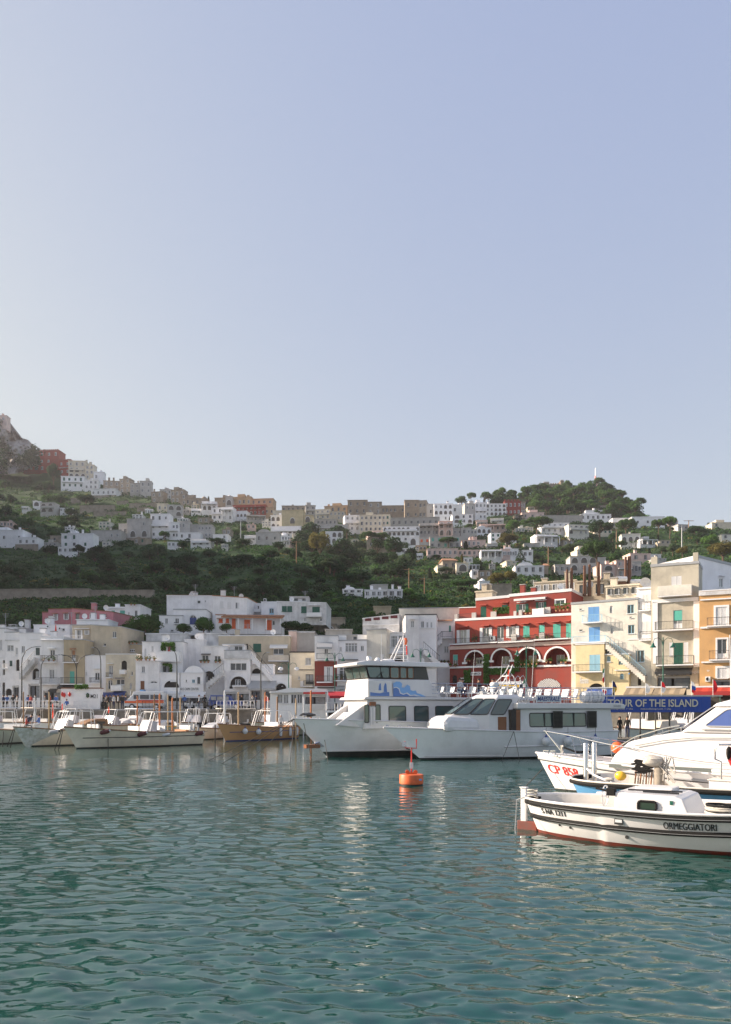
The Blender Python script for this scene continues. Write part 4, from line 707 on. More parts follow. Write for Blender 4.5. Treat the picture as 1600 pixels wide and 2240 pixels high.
fh(K1, 355, 880, 478, 965, 'pgrey', 'lone pale house with two arches on the green slope', 'a22', 'lone arched house', 'house', 'b')
fh(K1, 1375, 888, 1470, 960, 'cream', 'cream house at the end of the stone terraces', 'w21', None, 'house')
fh(K1, 1465, 900, 1600, 1000, 'pgrey', 'pale house with an arched front above the white modern block', 'aw22', 'pale arched front', 'house', 'c')
fh(K1, 1040, 1065, 1118, 1190, 'pgrey', 'grey gabled wing left of the bare grey block', 'k21', None, 'house')
fh(K1, 1112, 1020, 1315, 1195, 'pgrey', 'big bare grey block with one arched window', 'aw22', 'bare grey block', 'house', 'B', 4)
fh(K1, 1318, 978, 1485, 1190, 'bright', 'white three-storey villa with a dark balcony band', 'kw33', 'white three-storey villa', 'villa', 'bc', 2)
fh(K1, 1480, 1052, 1565, 1200, 'bright', 'white wing with a glazed veranda beside the three-storey villa', 'kw32', None, 'villa', 'b', 0)
fh(K1, 1560, 1040, 1660, 1195, 'pgrey', 'grey house with a flat roof and white upper windows', 'w32', 'flat-roofed grey house', 'house', 'c', 0)
fh(K1, -60, 1120, 200, 1245, 'bright', 'white villa with a satellite dish at the left edge', 'w41', 'left-edge white villa', 'villa', 'cm', 3)
fh(K1, 150, 1185, 328, 1252, 'bright', 'low white wing with a railed roof terrace', 'w31', None, 'villa', 'cB', 3)
fh(K1, 538, 1150, 690, 1275, 'white', 'white villa with green shutters and a roofed loggia', 'kg22', 'green-shuttered villa', 'villa', 'cm', 3)
fh(K1, 688, 1150, 815, 1275, 'bright', 'white villa end with a wide arched loggia', 'ga12', None, 'villa', 'c', 3)
fh(K1, 510, 1268, 640, 1320, 'bright', 'small white annexe below the loggia villa', 'w31', None, 'annexe', '', 3)
fh(K1, 795, 1122, 1055, 1212, 'pgrey', 'long low pale house left of the bare grey block', 'kw51', 'long low pale house', 'house', 'c', 3)
fh(K1, 440, 1170, 530, 1230, 'stone', 'small stone shed among vines', 'k11', None, 'shed', '', 0)
# middle skyline
fh(K2, -20, 165, 42, 262, 'stone', 'dark stone block at the left of the town crest', 'w12', None, 'house', 'c')
fh(K2, 28, 200, 152, 268, 'stone', 'jagged stone houses left of the dome', 'k31', None, 'house', 'ccm')
fh(K2, 148, 205, 225, 300, 'stone', 'church with a small domed cupola on the crest', 'k11', 'domed church', 'church', 'd')
fh(K2, 280, 198, 388, 262, 'brown', 'brown stone block left of the bell tower', 'k21', None, 'house', 'cc')
fh(K2, 375, 185, 434, 290, 'pgrey', 'pale bell tower with a rounded top', 'a11', 'bell tower', 'bell tower', 'd', 0, depth=7)
fh(K2, 170, 232, 300, 340, 'white', 'white colonnaded house below the domed church', 'a31', 'colonnaded white house', 'house', 't')
fh(K2, 255, 285, 350, 395, 'bright', 'white building with a wide glazed opening', 'ka22', None, 'house', 'b')
fh(K2, 345, 280, 440, 400, 'white', 'white terraces beneath the bell tower', 'w22', None, 'house', 't')
fh(K2, 440, 262, 725, 350, 'red', 'long red terrace house with white columns under the orange hotel', 'wa82', 'red colonnade', 'hotel', 't', 6)
fh(K2, 440, 190, 600, 275, 'ochre', 'orange hotel with stepped roofs on the crest', 'kw41', 'orange hotel', 'hotel', 'mc', 6)
fh(K2, 595, 206, 792, 320, 'ochre', 'plain orange hotel wing ending the crest block', 'k42', 'plain orange wing', 'hotel', '', 6)
fh(K2, 720, 280, 800, 352, 'ochre', 'small orange house with two dark windows', 'k21', None, 'house')
fh(K2, 440, 315, 560, 385, 'white', 'white arcade below the red colonnade', 'a41', None, 'house', '')
fh(K2, 560, 350, 725, 412, 'pgrey', 'low pale house with many doors below the red colonnade', 'w51', None, 'house', 't')
fh(K2, 770, 350, 905, 470, 'bright', 'white house with a stepped front and arched windows', 'aw32', 'stepped white house', 'house', 'c', 5)
fh(K2, 900, 372, 970, 470, 'white', 'white end house beside the yellow hotel', 'a22', None, 'house', '', 5)
fh(K2, 770, 448, 1035, 535, 'bright', 'white arcade with tall arches under the yellow hotel', 'a71', 'white arcade', 'house', 'b', 4)
fh(K2, 790, 310, 870, 400, 'cream', 'cream block left of the yellow hotel', 'w21', None, 'house', '')
fh(K2, 868, 305, 1055, 490, 'yellow', 'big yellow hotel with a single arched window', 'a11', 'yellow hotel', 'hotel', '', 5)
fh(K2, 1058, 352, 1135, 490, 'yellow', 'yellow wing with large arched windows', 'a12', None, 'hotel', '', 5)
fh(K2, 868, 268, 1072, 330, 'stone', 'row of grey roofs above the yellow hotel', 'k51', None, 'house', 'cc')
fh(K2, 1074, 264, 1162, 352, 'grey', 'grey stone house with stacked balconies', 'k22', None, 'house', 'bm')
fh(K2, 1160, 300, 1290, 385, 'cream', 'cream house with a long balcony on the crest', 'w32', 'cream balcony house', 'house', 'b')
fh(K2, 1240, 268, 1440, 330, 'ochre', 'rust coloured roofs left of the brown palace', 'k41', None, 'house', 'ccm')
fh(K2, 1285, 318, 1418, 390, 'ltan', 'tan house with bluish windows below the rust roofs', 'w42', None, 'house', '')
fh(K2, 1135, 385, 1350, 440, 'grey', 'modern grey house with a long glass band', 'k61', 'glass-band house', 'house', '', 2)
fh(K2, 1135, 432, 1450, 490, 'pgrey', 'pale stepped terraces below the glass-band house', 'kw51', None, 'house', 'b', 2)
fh(K2, 1420, 352, 1552, 480, 'white', 'white house with three stacked balconies', 'w33', None, 'house', 'bc')
fh(K2, 0, 432, 130, 550, 'grey', 'grey modern house right of the flat-roofed grey house', 'w21', None, 'house', '', 3)
fh(K2, 130, 434, 256, 550, 'pgrey', 'pale house with two glazed upper galleries', 'w42', 'glazed gallery house', 'house', '', 3)
fh(K2, -40, 502, 155, 560, 'bright', 'low white house in front of the grey modern house', 'k31', None, 'house', '', 3)
fh(K2, 70, 562, 245, 622, 'bright', 'long white house stepping down into the dark trees', 'kw31', 'white house in the trees', 'house', 'b', 3)
fh(K2, 265, 518, 397, 562, 'bright', 'small white house right of the glazed galleries', 'kw21', None, 'house', '', 3)
fh(K2, 640, 498, 842, 605, 'pgrey', 'lone grey villa with a rounded roof above the wood', 'nk31', 'round-roofed villa', 'villa', 'v', 2)
fh(K2, 965, 512, 1110, 560, 'cream', 'cream wall peering out left of the tall dark tree', 'k11', None, 'house', '')
fh(K2, 935, 560, 1000, 625, 'ppink', 'sunlit pale hut left of the tall dark tree', 'k11', None, 'hut', '')
fh(K2, 1250, 492, 1400, 600, 'white', 'white arched villa behind the tall dark tree', 'a32', 'arched villa by the palm', 'villa', '')
# right of centre crest
fh(K3, 44, 218, 216, 345, 'brown', 'square brown palace on the crest', 'k32', 'square brown palace', 'palace', '', 2)
fh(K3, 215, 234, 340, 345, 'stone', 'grey-brown house with white framed windows on the crest', 'w22', None, 'house', '', 2)
fh(K3, 338, 266, 545, 345, 'brown', 'long low brown building linking the two palaces', 'k61', None, 'palace', '', 2)
fh(K3, 543, 218, 670, 385, 'brown', 'tall brown palace with worn walls', 'k22', 'tall brown palace', 'palace', '', 0)
fh(K3, 668, 222, 732, 385, 'stone', 'darker side block of the tall brown palace', 'k22', None, 'palace', '', 12)
fh(K3, 732, 252, 820, 385, 'pgrey', 'pale grey block right of the tall brown palace', 'k11', None, 'house', 'c')
fh(K3, 800, 250, 962, 400, 'bright', 'big white house with blind arches on the crest', 'aw43', 'big white crest house', 'house', 'cc', 2)
fh(K3, 958, 258, 1068, 345, 'white', 'white house right of the big white crest house', 'k21', None, 'house', 'c')
fh(K3, 1068, 248, 1165, 385, 'pgrey', 'pale house with an odd stepped top', 'w22', None, 'house', 'm')
fh(K3, 1160, 240, 1260, 385, 'white', 'white apartment house with three storeys of balconies', 'w33', 'white apartment house', 'house', 'bm')
fh(K3, 1250, 250, 1432, 352, 'white', 'white palace with rows of arched windows', 'aw53', 'white arched palace', 'palace', 'c', 2)
fh(K3, 1415, 228, 1560, 350, 'dred', 'deep red palace below the pine-covered hill', 'w42', 'deep red palace', 'palace', 'x', 3)
fh(K3, 1555, 235, 1600, 350, 'stone', 'grey side block right of the deep red palace', 'w22', None, 'palace', '')
fh(K3, 960, 345, 1040, 420, 'white', 'white rounded corner house with an arch', 'a12', None, 'house', 'v')
fh(K3, 1035, 342, 1140, 420, 'bright', 'small white house with a dark veranda and arch', 'ka22', None, 'house', '')
fh(K3, 420, 370, 845, 452, 'grey', 'very long plain grey wall building under the palaces', 'k81', 'long grey building', 'building', '', 5)
fh(K3, 352, 450, 672, 530, 'white', 'long white arcaded villa with rows of arches', 'a82', 'white arcaded villa', 'villa', 'b', 3)
fh(K3, 672, 424, 842, 525, 'pgrey', 'pale villa with slim columns and dark verandas', 'k52', 'columned villa', 'villa', 't', 3)
fh(K3, 842, 402, 960, 535, 'ppink', 'beige villa with four big arched windows', 'a22', 'four-arch villa', 'villa', 't', 3)
fh(K3, 18, 355, 152, 485, 'white', 'white stepped house below the square brown palace', 'w33', None, 'house', 'b')
fh(K3, 150, 348, 345, 495, 'cream', 'cream hotel with a dark window band', 'kw53', 'cream band hotel', 'hotel', 'mc', 3)
fh(K3, 342, 345, 412, 490, 'cream', 'cream house with green shutters at the hotel end', 'gw23', None, 'house', '')
fh(K3, 965, 462, 1125, 525, 'pgrey', 'pale villa with a row of small windows by the palm', 'kw41', 'small-window villa', 'villa', 'c')
fh(K3, 1175, 458, 1300, 515, 'white', 'white villa with pointed roof trims', 'a31', None, 'villa', 'v')
fh(K3, 1205, 430, 1425, 495, 'ppink', 'long pergola villa with white posts', 'k51', 'pergola villa', 'villa', 't', 2)
fh(K3, 1297, 507, 1380, 580, 'bright', 'small white villa with green shutters beside the gold tree', 'g22', 'small green-shuttered villa', 'villa', '')
fh(K3, 420, 540, 580, 575, 'white', 'low white garden wall house below the arcaded villa', 'k31', None, 'house', '')
fh(K3, 575, 542, 668, 622, 'white', 'white rounded villa with one arched window', 'a11', 'rounded white villa', 'villa', 'v')
fh(K3, 665, 545, 765, 600, 'pgrey', 'pale terrace house with orange awning', 'o21', None, 'house', '')
fh(K3, 640, 615, 735, 655, 'ochre', 'ochre garden arches', 'a31', None, 'garden wall', '')
fh(K3, 762, 538, 1035, 636, 'pgrey', 'long grey-white villa behind the spreading pine', 'kt52', 'grey-white villa', 'villa', '', 3)
fh(K3, 1045, 568, 1252, 622, 'ppink', 'low pinkish villas right of the cypress', 'w51', 'low pinkish villas', 'villa', 'cm')
fh(K3, 210, 560, 388, 642, 'stone', 'stone house under the twin pines', 'k21', 'stone house', 'house', 'v')
fh(K3, 70, 560, 130, 605, 'cream', 'cream house right of the big palm', 'w11', None, 'house', '')
fh(K3, 465, 642, 600, 682, 'white', 'low white house beside the dark wood', 'k31', None, 'house', '')
fh(K3, 740, 642, 1008, 712, 'ppink', 'long flat pinkish house above the hedges', 'kw61', 'long flat pinkish house', 'house', '', 3)
fh(K3, 1010, 655, 1215, 705, 'ppink', 'low pink-white terrace row', 'k51', None, 'house', '', 3)
fh(K3, 1210, 655, 1390, 735, 'white', 'long white terrace row with slim posts', 'kw61', 'white terrace row', 'house', 't', 3)
fh(K3, 1385, 645, 1520, 720, 'ppink', 'pinkish house with two chimneys on the terrace', 'w31', None, 'house', 'cc', 3)
fh(K3, 1060, 722, 1135, 765, 'white', 'small white greenhouse hut', 'w21', None, 'hut', '')
fh(K3, 875, 750, 1000, 838, 'stone', 'stone villa with a gabled terrace and a dark window', 'k21', 'gabled stone villa', 'villa', 'T')
fh(K3, 995, 768, 1100, 850, 'cream', 'cream wing with an arched niche', 'a11', None, 'villa', 'c')
fh(K3, 830, 790, 890, 840, 'cream', 'low sunlit wall left of the gabled stone villa', '', None, 'garden wall', '')
fh(K3, 1128, 830, 1190, 885, 'bright', 'white round water cistern house', 'k11', None, 'hut', 'v')
fh(K3, 1188, 835, 1302, 892, 'brown', 'brown glazed hut in the terraced gardens', 'w21', 'brown glazed hut', 'hut', '')
fh(K3, 1195, 928, 1285, 962, 'bright', 'white cylindrical cistern above the red building', '', None, 'cistern', 'd')
fh(K3, 1232, 955, 1480, 1020, 'stone', 'sunlit rubble retaining wall above the red building', '', 'rubble retaining wall', 'retaining wall', '', 8, 3)
fh(K3, 0, 1000, 175, 1030, 'bright', 'white bungalow roofs half hidden by lemon trees', 'k31', 'bungalow roofs', 'bungalow', 'vc', 0)
fh(K3, 192, 1006, 400, 1062, 'bright', 'long white bungalow in the lemon groves', 'kw41', 'lemon-grove bungalow', 'bungalow', 'cc', 0)
fh(K3, 398, 1002, 524, 1068, 'white', 'white bungalow end with a tall corner chimney', 'k21', None, 'bungalow', 'cc', 0)
fh(K3, 255, 958, 395, 1005, 'pgrey', 'blank grey shed behind the lemon-grove bungalow', '', None, 'shed', '', 0)
fh(K3, 270, 1150, 425, 1190, 'tan', 'tan reed fence panel in the gardens', '', None, 'fence panel', '', 0, 1)
# right hillside
fh(K4, 135, 325, 290, 372, 'ppink', 'pale pink villa with a low stepped roof under the hill', 'k31', 'pale pink villa', 'villa', 'm')
fh(K4, 270, 398, 465, 465, 'white', 'white villa with many windows behind the big pine', 'w52', 'many-windowed villa', 'villa', 'b')
fh(K4, 462, 412, 604, 478, 'ivory', 'sunlit cream villa with arched balconies', 'aw42', 'arched balcony villa', 'villa', 'b', -8)
fh(K4, 228, 482, 385, 555, 'white', 'white villa with an arched loggia below the big pine', 'tk31', 'loggia villa', 'villa', 't')
fh(K4, 150, 540, 260, 562, 'pgrey', 'grey garden wall left of the loggia villa', '', None, 'garden wall')
fh(K4, 545, 338, 758, 378, 'white', 'long low white house with small dark windows on the hill', 'k61', 'long low white house', 'house', 'v', 2)
fh(K4, 582, 310, 764, 345, 'bright', 'upper white house with rounded roof edges', 'kw41', None, 'house', 'c', 2)
fh(K4, 770, 365, 915, 410, 'white', 'low white flat building left of the orange arch', '', None, 'building', '', 2)
fh(K4, 905, 355, 1135, 425, 'bright', 'large plain white building with a faint orange arch', 'k31', 'large plain white building', 'building', '', 3)
fh(K4, 750, 395, 860, 425, 'ltan', 'tan lean-to under the flat white building', 'k21', None, 'shed')
fh(K4, 832, 475, 965, 545, 'ivory', 'cream villa with three arched windows', 'a31', 'three-arch villa', 'villa', 'c')
fh(K4, 962, 515, 1068, 552, 'white', 'white arched wing right of the three-arch villa', 'a21', None, 'villa', 't')
fh(K4, 1105, 520, 1175, 545, 'ltan', 'tan field shelter in the gardens', 'k21', None, 'shelter')
fh(K4, 893, 612, 1035, 665, 'ppink', 'pale house with a stepped gable above the pinkish villa', 'k21', 'stepped gable house', 'house', 'c', -6)
fh(K4, 1030, 618, 1110, 650, 'white', 'white side wing of the stepped gable house', 'k11', None, 'house')
fh(K4, 690, 690, 800, 780, 'ppink', 'pink villa part with one tall arch', 'a12', 'pink arch villa', 'villa', 'c', -6)
fh(K4, 798, 660, 905, 780, 'ppink', 'pink villa middle with dark terrace openings', 'kw22', 'pink terrace villa', 'villa', 'b', -4)
fh(K4, 900, 668, 970, 770, 'pgrey', 'shaded grey villa end with three small windows', 'k31', None, 'villa', '', 14)
fh(K4, 472, 632, 665, 735, 'pgrey', 'large grey villa with arched white windows', 'aw32', 'large grey villa', 'villa', '', 3)
fh(K4, 365, 690, 475, 745, 'pgrey', 'low grey wing left of the large grey villa', 'w31', None, 'villa', '', 3)
fh(K4, 660, 640, 722, 720, 'pgrey', 'narrow grey back wing of the large grey villa', '', None, 'villa', '', 3)
fh(K4, 88, 698, 290, 752, 'white', 'long low white house with roof vents', 'k41', 'roof-vent house', 'house', 'cv', 3)
fh(K4, 290, 700, 320, 740, 'stone', 'small stone house with a pointed gable', '', None, 'house', 'T')
fh(K4, 0, 580, 110, 640, 'white', 'white villa cluster left of the tall conifer', 'kw31', 'white villa cluster', 'villa', 'cv')
fh(K4, 105, 590, 212, 640, 'bright', 'white house with a small skylight right of the tall conifer', 'k31', None, 'house', 'c')
fh(K4, 1465, 395, 1640, 432, 'cream', 'flat cream building on the right skyline', 'k31', 'flat cream building', 'building', 'm', 2)
fh(K4, 1228, 410, 1302, 445, 'pgrey', 'pale hut behind the skyline trees', 'k21', None, 'hut')
fh(K4, 1535, 478, 1640, 512, 'ivory', 'cream bungalow at the right edge', 'k21', None, 'bungalow', 'R')
fh(K4, 270, 345, 560, 392, 'grey', 'long grey retaining wall below the castle hill', '', None, 'retaining wall', '', 2, 2)
fh(K4, 470, 278, 740, 312, 'stone', 'bare tan retaining slab on the castle hill', '', None, 'retaining wall', '', 2, 2)
fh(K4, 285, 128, 480, 165, 'brown', 'crenellated brown castle on the hilltop', 'k41', 'hilltop castle', 'castle', 'x', 2, Y=548)
fh(K4, 288, 118, 326, 150, 'brown', 'left square tower of the hilltop castle', '', None, 'tower', 'x', 2, Y=546)
fh(K4, 405, 106, 428, 150, 'brown', 'slim right tower of the hilltop castle', '', None, 'tower', 'x', 2, Y=546)
fh(K4, 240, 186, 330, 210, 'ppink', 'small terrace with urns on the castle hill', '', None, 'terrace', 't')
# stone terraces as low walls
for i, (x0, y0, x1, y1, t) in enumerate([(1020, 865, 1120, 893, 'short'), (1130, 885, 1370, 915, 'long'), (1200, 925, 1310, 948, 'middle'), (620, 840, 700, 868, 'small'), (700, 905, 1000, 940, 'broad'), (820, 960, 1100, 985, 'low')]):
    fh(K1, x0, y0, x1, y1, 'stone', t+' dry-stone terrace wall on the left hillside '+['near the pale house', 'below the pale house', 'under the long terrace', 'left of the white base', 'across the slope', 'lowest of the terraces'][i], '', None, 'terrace wall', '', 3, 1.5)
fh(C5, -80, 38, 780, 100, 'stone', 'long rubble terrace wall behind the pink villa', '', 'rubble terrace wall', 'terrace wall', '', 2, 1.2, name='terrace_wall')
fh(C5, 780, 48, 1340, 100, 'stone', 'darker rubble terrace wall left of the long white villa', '', None, 'terrace wall', '', 2, 1.2)
fh(C6, 1375, 290, 1500, 330, 'stone', 'dry-stone wall right of the green-shuttered house', '', None, 'garden wall', '', 3, 1)
fh(C6, 1285, 345, 1420, 410, 'stone', 'grey stone hut with a round arch by the roof terrace', 'a11', None, 'hut', '', 3)
fh(C5, 1280, 432, 1640, 500, 'grime', 'long grimy retaining wall under the white vaulted annexe', '', None, 'retaining wall', '', 0, 2, Y=104)
fh(C6, 260, 430, 460, 530, 'grime', 'stained white retaining wall behind the flower-box house', '', None, 'retaining wall', '', 0, 2, Y=103)
fh(C6, 1330, 395, 1560, 440, 'grey', 'grey terrace parapet wall above the striped awning house', '', None, 'retaining wall', '', 0, 2, Y=103)
fh(C8, 360, 110, 520, 190, 'ltan', 'tan parapet steps on the roof behind the red top storey', '', None, 'parapet', 'cc', 26, 2, Y=104)
fh(C8, 930, 15, 1335, 120, 'ltan', 'sunlit tan rooftop house with white doors behind the penthouse', 'w51', 'tan rooftop house', 'house', 'cc', 24, Y=104)
fh(C8, 1330, 10, 1640, 170, 'ltan', 'tan rooftop block with ducts and satellite dishes', 'k21', None, 'house', 'cc', 24, Y=100)
fh(C9, 380, 365, 700, 470, 'cream', 'cream rooftop rooms behind the blue-shuttered building', 'k41', None, 'house', 'c', 28, Y=92.5)

# small houses squeezed between the named ones
rf2 = random.Random(9); LL = [l for l in LAND if 1085 < l[1] < 1245]
def freebox(x0, y0, x1, y1): return all(min(x1, b)-max(x0, a) < 2 or min(y1, d_)-max(y0, c) < 3 for a, c, b, d_ in FR)
for nx, ny, ref in LL:
    n_here = 0
    for rel, (ax, ay) in (('right of', (1, .1)), ('left of', (-1, .1)), ('below', (.1, 1)), ('above', (-.1, -1))):
        for tr_ in range(12):
            ww, hh = rf2.uniform(13, 30), rf2.uniform(7, 14); d_ = rf2.uniform(14, 60) if ax in (1, -1) else rf2.uniform(10, 26); x, y = nx+ax*d_, ny+ay*d_+rf2.uniform(-4, 4); sy_ = float(np.interp(x, _sx, _sy))
            if y+hh < sy_+6 or y+hh > (1206 if x < 640 else 1178 if x < 900 else 1262) or not freebox(x-ww/2, y-hh/2, x+ww/2, y+hh/2): continue
            pl = rf2.choice(['white', 'bright', 'pgrey', 'cream', 'ppink', 'stone', 'white', 'ivory']); wd = {'white': 'white', 'bright': 'bright white', 'pgrey': 'pale grey', 'cream': 'cream', 'ppink': 'pinkish', 'stone': 'stone', 'ivory': 'ivory'}[pl]
            fh(P0, x-ww/2, y-hh/2, x+ww/2, y+hh/2, pl, f'small {wd} house just {rel} the {ref}', rf2.choice(['w', 'kw', 'wg', 'ww'])+rf2.choice(['31', '21', '22', '32', '41']), None, 'house', rf2.choice(['', 'c', 'v', 'b', 'm', 'cc', 't'])); n_here += 1; break
        if n_here >= (2 if nx < 900 else 1): break
# ---------------------------------------------------------------- boats
HULLW = M('gelcoat_white', (.66, .65, .65), .28, var=.12, vs=.8, streak=.18, spec=.5, grime=(.35, .30, .22)); HULLT = M('gelcoat_cool', (.87, .88, .90), .3, var=.12, vs=.8, streak=.2, grime=(.3, .32, .25))
HULLC = M('gelcoat_cream', (.76, .70, .56), .35, var=.2, vs=.9, streak=.25); HULLB = M('gelcoat_tan', (.52, .29, .13), .4, var=.15, vs=1, streak=.15)
ANTIF = M('antifouling_dark', (.012, .02, .018), .6, var=.3, vs=2); ANTIR = M('antifouling_red', (.20, .032, .018), .6, var=.5, vs=3); ANTIB = M('antifouling_blue', (.02, .045, .16), .5)
LHULL = M('gelcoat_blue', (.11, .31, .56), .3, var=.15, vs=2, streak=.15); DECK = M('deck_grey', (.42, .41, .40), .7, var=.2, vs=3); INNER = M('inner_white', (.66, .62, .56), .6, var=.2, vs=2, streak=.1)
SCREEN = M('tinted_acrylic', (.45, .44, .47), .2, var=.2, vs=3); BOATGL = M('boat_glass', (.05, .085, .085), .04, spec=1.0, var=.7, vs=1.1); BLUEGL = M('blue_sunshade', (.055, .095, .27), .3)
FENW = M('fender_white', (.62, .64, .66), .45, var=.1, vs=5); FENR = M('fender_maroon', (.10, .02, .025), .7, var=.3, vs=8); FLAGO = M('flag_orange', (.78, .12, .05), .8, trans=.35); FLAGR = M('flag_red', (.55, .02, .03), .8, trans=.3); FLAGG = M('flag_green', (.02, .22, .08), .8, trans=.3); FLAGW = M('flag_white', (.7, .7, .7), .8, trans=.3)
class Hull:
    """x along the keel from stern (0) to bow (L), y port/starboard, z up from the waterline"""
    def __init__(s, L, B, zst, zbow, kd=.5, rake=1.0, stern='transom', bowp=2.3, full=.9, sheer0=.35, fl=.35, rounds=.5, x0=0.0):
        s.x0 = x0; s.L, s.B, s.zst, s.zbow, s.kd, s.rake, s.stern, s.bowp, s.full, s.sheer0, s.fl, s.rounds = L, B, zst, zbow, kd, rake, stern, bowp, full, sheer0, fl, rounds
    def zd(s, t): q = max(0, (t-s.sheer0)/(1-s.sheer0)); return s.zst+(s.zbow-s.zst)*q*q*(1.6-.6*q)
    def b(s, t):
        h = s.B/2
        if s.stern == 'round': q = min(1, t/s.rounds); k = (1-(1-q)**2.4)**.5
        else: k = s.full+(1-s.full)*math.sin(min(1, t/.45)*math.pi/2)
        if t > .42: k *= 1-((t-.42)/.58)**s.bowp
        return h*k
    def pt(s, t, v, sg=1, out=0):
        zd = s.zd(t); z = -s.kd+(zd+s.kd)*v; e = s.fl+(.95-s.fl)*max(0, (t-.35)/.65)**1.3
        if s.stern == 'round': e = max(e, .5-.5*t) if t < .3 else e
        y = (s.b(t)*v**e+out)*sg; x = s.x0+s.L*t+s.rake*(z/s.zbow)*max(0, (t-.45)/.55)**2.2
        if s.stern == 'round' and t < .25: x += (1-v)*.5*(1-t/.25)
        return Vector((x, y, z))
    def vz(s, t, z): return min(1, max(0, (z+s.kd)/(s.zd(t)+s.kd)))
    def build(s, root, hull, bottom, band=None, band_h=.12, wlz=.1, deck=None, drop=.0, cap=None, inner=None, cap_r=.05, nt=26, name='hull', cap_out=.0, deck_to=1.0, nr=5):
        mb = MB(); ts = [i/nt for i in range(nt+1)]; rows = []
        for t in ts:
            vw = s.vz(t, wlz); vb = 1-band_h/(s.zd(t)+s.kd); rows.append([0, vw*.5, vw]+[vw+(vb-vw)*k/nr for k in range(1, nr+1)]+[1])
        for sg in (1, -1):
            for j in range(nr+3):
                mt = bottom if j < 2 else (band if (band and j == nr+2) else hull)
                V = [s.pt(t, rows[i][jj], sg) for i, t in enumerate(ts) for jj in (j, j+1)]
                Fs = [(2*i, 2*i+1, 2*i+3, 2*i+2)[::sg] for i in range(nt)]; mb.mesh(V, Fs, mt, True)
        if s.stern != 'round':
            for j in range(nr+3): mb.face([s.pt(0, rows[0][j], 1), s.pt(0, rows[0][j+1], 1), s.pt(0, rows[0][j+1], -1), s.pt(0, rows[0][j], -1)], bottom if j < 2 else (band if (band and j == 7) else hull))
        mb.build(name, root, weld=False)
        dm = MB(); inr = .1
        for i in range(nt):
            a, c = ts[i], ts[i+1]
            if a >= deck_to: break
            za, zc = s.zd(a)-drop-.01, s.zd(c)-drop-.01; L1, R1 = s.pt(a, 1, 1, -inr), s.pt(a, 1, -1, -inr); L2, R2 = s.pt(c, 1, 1, -inr), s.pt(c, 1, -1, -inr); va, vc = s.vz(a, za), s.vz(c, zc)
            if s.b(a) < inr or s.b(c) < inr: L1, R1 = s.pt(a, 1, 1, -min(inr, s.b(a))), s.pt(a, 1, -1, -min(inr, s.b(a))); L2, R2 = s.pt(c, 1, 1, -min(inr, s.b(c))), s.pt(c, 1, -1, -min(inr, s.b(c)))
            def dn(t, v_, sg): p = s.pt(t, v_, sg); k_ = min(inr, abs(p.y)*.9); return Vector((p.x, p.y-sg*k_, p.z))
            D1, E1, D2, E2 = dn(a, va, 1), dn(a, va, -1), dn(c, vc, 1), dn(c, vc, -1)
            dm.face([D1, E1, E2, D2], deck or DECK)
            for p, q, o1, o2, d1, d2 in ((L1, L2, s.pt(a, 1, 1), s.pt(c, 1, 1), D1, D2), (R1, R2, s.pt(a, 1, -1), s.pt(c, 1, -1), E1, E2)):
                if drop > .03: dm.face([d1, d2, q, p], inner or INNER)
                dm.face([p, q, o2, o1], cap or hull)
        dm.build('deck', root)
        if cap:
            for sg in (1, -1):
                cm = MB(); cm.tube([s.pt(t, 1, sg, cap_out) for t in ts if t < .999]+[s.pt(1, 1, sg)], cap_r, cap, 7); cm.build('gunwale', root)
    def strake(s, root, v, mat, r, t0=0.0, t1=1.0, out=.02, name='rub_rail', fz=None, n=24):
        for sg in (1, -1):
            m = MB(); P = []
            for i in range(n+1):
                t = t0+(t1-t0)*i/n; vv = s.vz(t, fz) if fz is not None else v; P.append(s.pt(t, vv, sg, out))
            m.tube(P, r, mat, 7); m.build(name, root)
def boat(name, px_s, y_s, px_b, y_b, label, cat='boat', group=None):
    """stern and bow waterline points in photo px/rows -> root at stern, length on the water"""
    a, b_ = W(px_s, y_s, wl(y_s)), W(px_b, y_b, wl(y_b)); d = b_-a; r = empty(name, (a.x, a.y, 0), label, cat, group, math.atan2(d.y, d.x)); r.scale = (1, -1 if d.x < 0 else 1, 1); return r, math.hypot(d.x, d.y)
def fender(p, kind, label, sc=1.0, ang=0.0, group=None):
    r = empty('fender', p, label, 'fender', group); mb = MB()
    if kind == 'ball': mb.lathe((0, 0, 0), [(.02, -.30), (.16, -.26), (.26, -.12), (.28, 0), (.24, .14), (.10, .27), (.06, .32)], FENW, 14); cp = MB(); cp.lathe((0, 0, 0), [(.12, .26), (.05, .36), (.02, .44)], DBLUE, 10)
    elif kind == 'long': mb.lathe((0, 0, 0), [(.03, -.46), (.13, -.40), (.16, -.2), (.16, .2), (.13, .38), (.04, .44)], FENW, 12); cp = MB(); cp.lathe((0, 0, 0), [(.10, -.44), (.03, -.52)], DBLUE, 10); cp.lathe((0, 0, 0), [(.08, .40), (.03, .5)], DBLUE, 10)
    else: mb.lathe((0, 0, 0), [(.04, -.46), (.17, -.36), (.2, -.1), (.2, .2), (.17, .36), (.04, .44)], FENR if kind == 'red' else GREY, 12); cp = MB(); cp.lathe((0, 0, 0), [(.13, .34), (.05, .5)], FENW if kind == 'red' else DARK, 10)
    mb.build('body', r); cp.build('cap', r); ro = MB(); ro.tube([(0, 0, .4*1), (0, 0, .85)], .012, ROPE, 4); ro.build('lanyard', r); r.scale = (sc,)*3; r.rotation_euler = (0, ang, 0); return r
